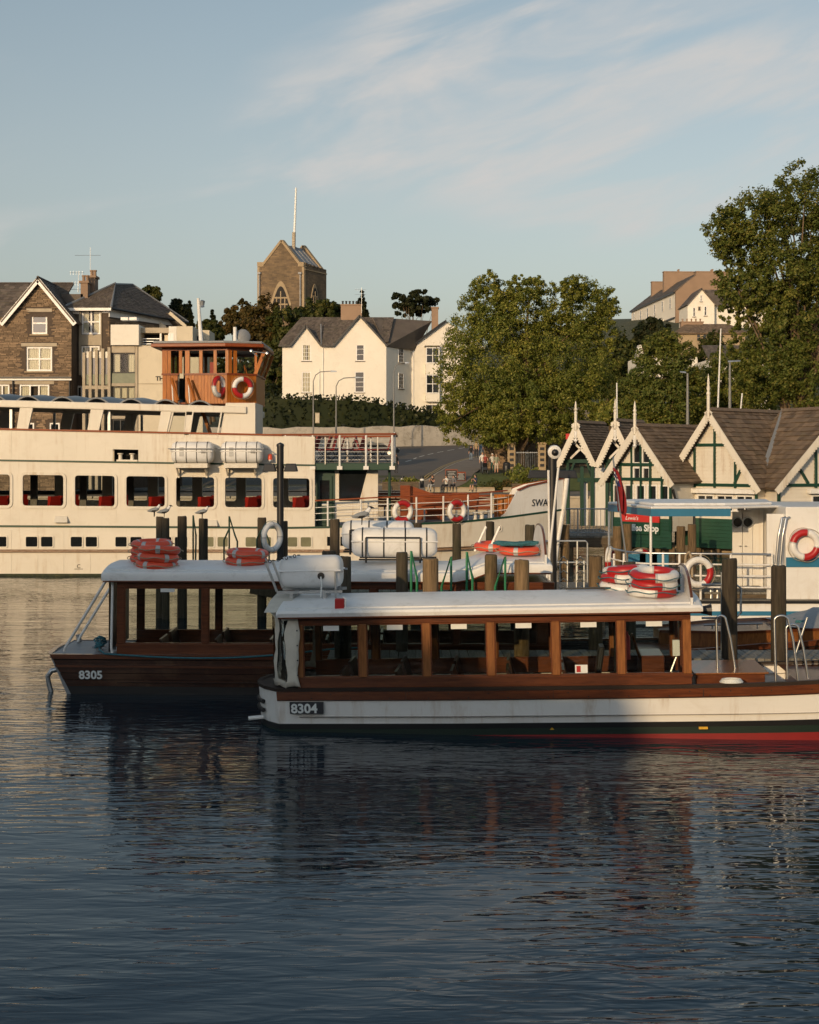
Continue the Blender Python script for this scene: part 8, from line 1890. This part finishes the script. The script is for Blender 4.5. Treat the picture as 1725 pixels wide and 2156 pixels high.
# low stone wall with coping, chalkboards, bollards, planters, bin
def low_wall(label, u0, u1, Y, h=.42):
    t = thing('low_wall', label, 'wall', (X(u0, Y), Y, zs_)); L = X(u1, Y) - X(u0, Y); mb = MB(); mb.box(0, L, 0, .45, 0, h - .08); mb.build('wall_body', m['concrete'], t)
    n = max(2, int(L / .9)); q = MB(); q.box(0, L / n * .97, -.05, .5, h - .078, h); me = q.mesh('coping', m['sandstone'])
    for i in range(n): piece('coping', me, t, (i * L / n, 0, 0))
low_wall('low stone seat wall along the promenade where people sit', 893, 1042, 117.8); low_wall('short low stone wall right of the seated man', 1060, 1130, 117.2)
for u, w, h, lb in ((951, 26, 25, 'tall chalkboard with white writing on the lawn'), (971, 20, 20, 'smaller chalkboard leaning beside the tall one')):
    Y = 124.0; t = thing('chalkboard', lb, 'sign', (X(u, Y), Y, gz(X(u, Y), Y) + .06)); W = w * Y / F_PX; H = h * Y / F_PX
    mb = MB(); mb.hexa([(-W / 2, -.02, 0), (W / 2, -.02, 0), (W / 2, .02, 0), (-W / 2, .02, 0), (-W / 2, .2, H), (W / 2, .2, H), (W / 2, .24, H), (-W / 2, .24, H)]); mb.build('frame', m['varnx'], t)
    mb = MB(); mb.hexa([(-W / 2 + .05, -.028, .06), (W / 2 - .05, -.028, .06), (W / 2 - .05, .0, .06), (-W / 2 + .05, .0, .06), (-W / 2 + .05, .19, H - .05), (W / 2 - .05, .19, H - .05), (W / 2 - .05, .21, H - .05), (-W / 2 + .05, .21, H - .05)]); mb.build('slate_panel', m['ink'], t)
    for j in range(6): mb = MB(); z = .15 + j * (H - .25) / 6; y_ = z / H * .2 - .035; ww = W * (.36, .28, .38, .3, .22, .33)[j]; mb.box(-ww, ww, y_, y_ + .004, z, z + .035); mb.build('chalk_line', m['silver'], t)
    mb = MB(); mb.bar((-W / 2 + .05, .24, H), (-W / 2 + .05, .6, 0), .04, .04); mb.bar((W / 2 - .05, .24, H), (W / 2 - .05, .6, 0), .04, .04); mb.build('rear_legs', m['varnx'], t)
def bollard(label, u, v, Y):
    t = thing('bollard', label, 'bollard', P(u, v, Y)); mb = MB(); mb.lathe([(.16, 0), (.16, .82), (.13, .9), (.01, .92)], (0, 0, 0), 12); mb.build('post', m['black'], t, smooth=40); mb = MB(); mb.lathe([(.163, .58), (.163, .72)], (0, 0, 0), 12); mb.build('white_band', m['paper'], t)
for u, v, lb in ((848, 1026, 'black bollard with white band between the wooden planters'), (889, 1027, 'black bollard with white band beside the seated woman'), (1141, 1035, 'black bollard with white band right of the shrub planter')): bollard(lb, u, v, 114)
def planter(label, u0, u1, v, Y, seed):
    t = thing('planter', label, 'planter', P((u0 + u1) / 2, v, Y)); W = (u1 - u0) * Y / F_PX
    for k in range(4):
        mb = MB(); mb.box(-W / 2, W / 2, -.4, .4, k * .17 + .01, k * .17 + .16); mb.build('plank', m['jettybeam'], t)
    rs = np.random.RandomState(seed); c = rs.normal(size=(260, 3)) * np.array([W * .22, .18, .14]); c[:, 2] = np.abs(c[:, 2]) + .68; nr = rs.normal(size=c.shape); nr /= np.linalg.norm(nr, axis=1)[:, None]
    piece('plants', leaf_mesh('plants', c, nr, .09, rs, m['leaf1']), t)['kind'] = 'stuff'
planter('left wooden planter behind the saloon front', 805, 840, 1032, 112, 4); planter('wooden planter right of the first one', 841, 882, 1032, 112, 5); planter('wooden planter with the bright shrub', 1078, 1128, 1036, 112, 6)
t = thing('litter_bin', 'round black litter bin left of the maple trunk', 'bin', pp(1067, 126)); mb = MB(); mb.lathe([(.30, 0), (.33, .1), (.33, .95), (.30, 1.05), (.2, 1.12), (.01, 1.14)], (0, 0, 0), 14); mb.build('body', m['blackp'], t, smooth=40); mb = MB(); mb.box(-.15, .15, -.345, -.31, .8, .95); mb.build('slot', m['dark'], t)
for u, lb in ((1077, 'stone gate pier left of the maple trunk'), (1141, 'stone gate pier right of the maple trunk')):
    Y = 128.5; t = thing('gate_pier', lb, 'pillar', pp(u, Y)); mb = MB(); mb.box(-.35, .35, -.3, .3, 0, 2.5); mb.build('shaft', m['sandstone'], t, bevel=.03); mb = MB(); mb.box(-.42, .42, -.37, .37, 2.503, 2.7); mb.build('cap', m['sandstone'], t, bevel=.03)
    for k in range(4): mb = MB(); mb.box(-.18, .18, -.36, -.305, .5 + k * .5, .75 + k * .5); mb.build('hanging_lantern', m['black'], t)
t = thing('stone_wall', 'brown rubble wall behind the people, left of the maple trunk', 'wall', pp(1055, 134)); mb = MB(); mb.box(-1.6, 1.1, 0, .5, -.2, 3.2); w_ = mb.build('core', m['mortar'], t); stones(t, WM[t], lambda x, z: True, -1.6, 1.1, 0, 3.1, .16, .5, seed=77, parent=w_)
t = thing('stone_wall', 'brown rubble wall and steps behind the maple, right of its trunk', 'wall', pp(1160, 138)); mb = MB(); mb.box(-2.2, 5, 0, .5, -.2, 3.4); w_ = mb.build('core', m['mortar'], t); stones(t, WM[t], lambda x, z: True, -2.2, 5, 0, 3.3, .18, .55, seed=78, parent=w_)
for k in range(5): mb = MB(); mb.box(-4.6, -2.3, -2.5 + k * .5, -2.0 + k * .5, -.1, .2 + k * .2); mb.build('step', m['concrete'], t)
t = thing('iron_fence', 'thin vertical-bar fence between the stone gate piers', 'fence', pp(1110, 128.4)); L = X(1136, 128.4) - X(1083, 128.4)
for k in range(15): mb = MB(); x = -L / 2 + L * k / 14; mb.tube([(x, 0, .1), (x, 0, 1.9)], .02, 5); mb.build('bar', m['steel'], t)
mb = MB(); mb.box(-L / 2, L / 2, -.02, .02, 1.75, 1.8); mb.build('top_rail', m['steel'], t); mb = MB(); mb.box(-L / 2, L / 2, -.02, .02, .2, .25); mb.build('bottom_rail', m['steel'], t)
t = thing('red_banner', 'small red banner board above the steps behind the maple', 'sign', P(1213, 925, 126)); mb = MB(); mb.box(-.9, .9, 0, .06, 0, .5); mb.build('board', m['signred'], t); mb = MB(); mb.tube([(-.8, .08, -2), (-.8, .08, .5)], .03, 5); mb.tube([(.8, .08, -2), (.8, .08, .5)], .03, 5); mb.build('legs', m['steel'], t)
t = thing('park_bench', 'wooden park bench on the promenade right of the seated man', 'bench', P(1108, 1035, 116))
for k in range(3): mb = MB(); mb.box(-.9, .9, -.05 - k * .16, .07 - k * .16, .42, .46); mb.build('seat_slat', m['jetty'], t)
for k in range(3): mb = MB(); mb.box(-.9, .9, .10, .14, .55 + k * .15, .66 + k * .15); mb.build('back_slat', m['jetty'], t)
for x in (-.8, .8): mb = MB(); mb.box(x - .04, x + .04, -.4, .14, 0, .42); mb.box(x - .04, x + .04, .14, .18, 0, .98); mb.build('leg', m['black'], t)
# street lamps
def street_lamp(label, u, vb, vt, du, Y, curved=True, mt_='lampgrey'):
    t = thing('street_lamp', label, 'street lamp', P(u, vb, Y)); k = Y / F_PX; h = (vb - vt) * k; d = du * k; mb = MB()
    if curved: pts = [(0, 0, 0), (0, 0, h * .5), (0, 0, h * .88), (d * .10, 0, h * .96), (d * .3, 0, h), (d * .75, 0, h * 1.01)]
    else: pts = [(0, 0, 0), (0, 0, h * .5), (0, 0, h)]
    mb.tube(pts, [.10, .085] + [.055] * (len(pts) - 2), 8); mb.build('column', m[mt_], t, smooth=60)
    mb = MB()
    if curved: mb.hexa([(d * .72, -.12, h * .995), (d, -.08, h * 1.0), (d, .08, h * 1.0), (d * .72, .12, h * .995), (d * .74, -.08, h * 1.02), (d * .98, -.05, h * 1.015), (d * .98, .05, h * 1.015), (d * .74, .08, h * 1.02)])
    else: mb.hexa([(-.1, -.12, h), (d, -.1, h + .05), (d, .1, h + .05), (-.1, .12, h), (-.1, -.08, h + .1), (d, -.06, h + .12), (d, .06, h + .12), (-.1, .08, h + .1)])
    mb.build('lantern', m['steel'], t, bevel=.02)
street_lamp('tall grey street lamp with hooked arm left of the white house', 660, 945, 783, 50, 165); street_lamp('shorter street lamp whose arm crosses the white house', 708, 945, 796, 55, 160); street_lamp('street lamp at the right corner of the white house', 829.5, 935, 765, 32, 172)
street_lamp('plain grey lamp column above the shop roof', 1448, 960, 786, -16, 80, False); street_lamp('plain grey lamp column nearest the big ash', 1537, 960, 763, 22, 78, False)
for u0, v0, u1, v1, lb in ((1508, 960, 1518, 692, 'tall thin leaning white mast beside the largest gable'), (1299.5, 960, 1299, 806, 'thin white pole behind the second small gable'), (1550 + 0, 960, 1563, 828, 'short white spike finial behind the large shop roof')):
    Yq = 66.0; a, b_ = P(u0, v0, Yq), P(u1, v1, Yq); q = MB(); q.tube([Vector((0, 0, 0)), b_ - a], [.05, .03], 7); o = q.build('white_mast', m['white'], smooth=50); o.location = a; tag(o, lb, 'mast')
t = thing('utility_box', 'small pale box on the street lamp column left of the white house', 'box', P(664, 880, 164.5)); mb = MB(); mb.box(0, .5, -.15, .15, -.6, .6); mb.build('casing', m['concrete'], t); mb = MB(); mb.box(.05, .45, -.17, -.152, -.5, .5); mb.build('door', m['render2'], t)
# parked car on the road
def car():
    Y = 157.0; x0 = X(800, Y); t = thing('parked_car', 'dark grey hatchback on the road seen through the upper rail', 'car', (x0, Y, gz(x0, Y) + .03), R(-14)); G = cloth((.025, .027, .03))
    prof = [(-2.0, .35), (2.0, .35), (2.05, .65), (1.95, .85), (1.1, 1.0), (.45, 1.42), (-1.0, 1.45), (-1.7, 1.05), (-2.05, .95), (-2.08, .6)]
    mb = MB(); mb.prism(prof, -.85, .85); mb.build('body', G, t, bevel=.08)
    for s_ in (-1, 1):
        for a, b_ in (((.95, 1.02), (.35, 1.36)), ): 
            mb = MB(); y_ = s_ * .856; mb.add([(-1.4, y_, 1.03), (-.35, y_, 1.03), (-.35, y_, 1.37), (-.95, y_, 1.37)], ((0, 1, 2, 3),)); mb.build('side_window', m['pane'], t); mb = MB(); mb.add([(-.28, y_, 1.03), (.88, y_, 1.03), (.36, y_, 1.36), (-.28, y_, 1.37)], ((0, 1, 2, 3),)); mb.build('side_window', m['pane'], t)
        for x in (-1.25, 1.3): mb = MB(); mb.torus((x, s_ * .8, .32), .24, .09, (0, 1, 0), 18, 8); w = mb.build('wheel', m['blackp'], t, smooth=60); mb = MB(); mb.lathe([(.2, -.06), (.2, .06)], (x, s_ * .82, .32), 12, (0, 1, 0)); mb.build('rim', m['steel'], w)
        mb = MB(); mb.box(1.9, 2.02, s_ * .72 - .14, s_ * .72 + .14, .66, .8); mb.build('headlight', m['paper'], t); mb = MB(); mb.box(-2.07, -1.98, s_ * .72 - .12, s_ * .72 + .12, .72, .92); mb.build('tail_light', m['red'], t)
    mb = MB(); mb.add([(1.08, -.7, 1.02), (1.08, .7, 1.02), (.48, .62, 1.42), (.48, -.62, 1.42)], ((0, 1, 2, 3),)); mb.build('windscreen', m['pane'], t)
car()
# gulls
def gull(label, p, rz):
    t = thing('gull', label, 'gull', p, R(rz), 'gulls')
    V = [(.20, 0, .14), (.13, 0, .157), (.03, 0, .18), (-.06, 0, .205), (-.10, 0, .27), (-.125, 0, .315), (-.165, 0, .308), (-.195, 0, .298), (.02, .03, .12), (.025, .03, .0), (.02, -.03, .12), (.025, -.03, .0)]
    E = [(0, 1), (1, 2), (2, 3), (3, 4), (4, 5), (5, 6), (6, 7), (2, 8), (8, 9), (2, 10), (10, 11)]; K = [1, 1, 1, 0, 0, 2, 2, 2, 2, 2, 2]
    rad = [.012, .045, .066, .058, .034, .038, .012, .006, .012, .007, .012, .007]
    piece('body', skinned('body', V, E, rad, K, [m['gullw'], m['gullg'], m['blackp']], 2, 2), t)
    for s_ in (-1, 1): mb = MB(); mb.loft([[(-.08, s_ * .045, .235), (-.02, s_ * .07, .235), (.1, s_ * .05, .195), (.21, s_ * .02, .155)], [(-.08, s_ * .055, .19), (0, s_ * .078, .17), (.12, s_ * .055, .155), (.23, s_ * .02, .146)]]); mb.build('wing', m['gullg'], t, smooth=60)
gull('left gull of the two on the double pile', P(327, 1088, 36.0), 175); gull('right gull preening on the double pile', P(348, 1091, 35.7), 190); gull('gull alone on the pile right of the first three', P(428, 1092, 36), 180); gull('gull standing above the long liferaft canister', P(765, 1105.5, 24.9), 180)
# ------------------------------------------------------------------ unseen ridge added behind the camera to shade the near water and boats
def build_shade_ridge():
    a = R(SUN_AZ); tn = math.tan(R(SUN_EL)); s0 = -40.0
    prof = SHADE_CREST
    ps = [-90 + i * 2.0 for i in range(36)] + [-19.5 + i * .35 for i in range(60)] + [2 + i * 3.0 for i in range(20)]; ss = [-75, -66, -58, -52, -47, -43, -41, -40, -39, -37, -33, -29, -25]; rows = []
    for s in ss:
        row = []
        for p in ps:
            top = interp(p, prof) + tn * (20.5 - s0) + .04 * math.sin(p * 2.1) + .03 * math.sin(p * 5.3 + 1); k = max(0.0, 1 - abs(s - s0) / (36 if s < s0 else 15.5))
            row.append((p * math.cos(a) + s * math.sin(a), -p * math.sin(a) + s * math.cos(a), -.5 + (top + .5) * k))
        rows.append(row)
    mb = MB(); mb.loft(rows); struct(mb.build('added_shade_ridge', m['earth'], smooth=80))
SHADE_CREST = [(-60, 2.8), (-34, 2.8), (-26, 3.7), (-21, 4.6), (-14, 4.2), (-11.5, 3.2), (-10.2, 2.4), (-9.3, 1.75), (-8.2, 1.0), (-7.5, .66), (-6.4, .64), (-5.5, .64), (-4.9, -1.0), (-3.2, -1.2), (-2.7, .1), (-2, .3), (0, .35), (12, .1), (60, .0)]  # crest heights shaped for the shadow edge, with a dip for the sunlit hull patch
build_shade_ridge()
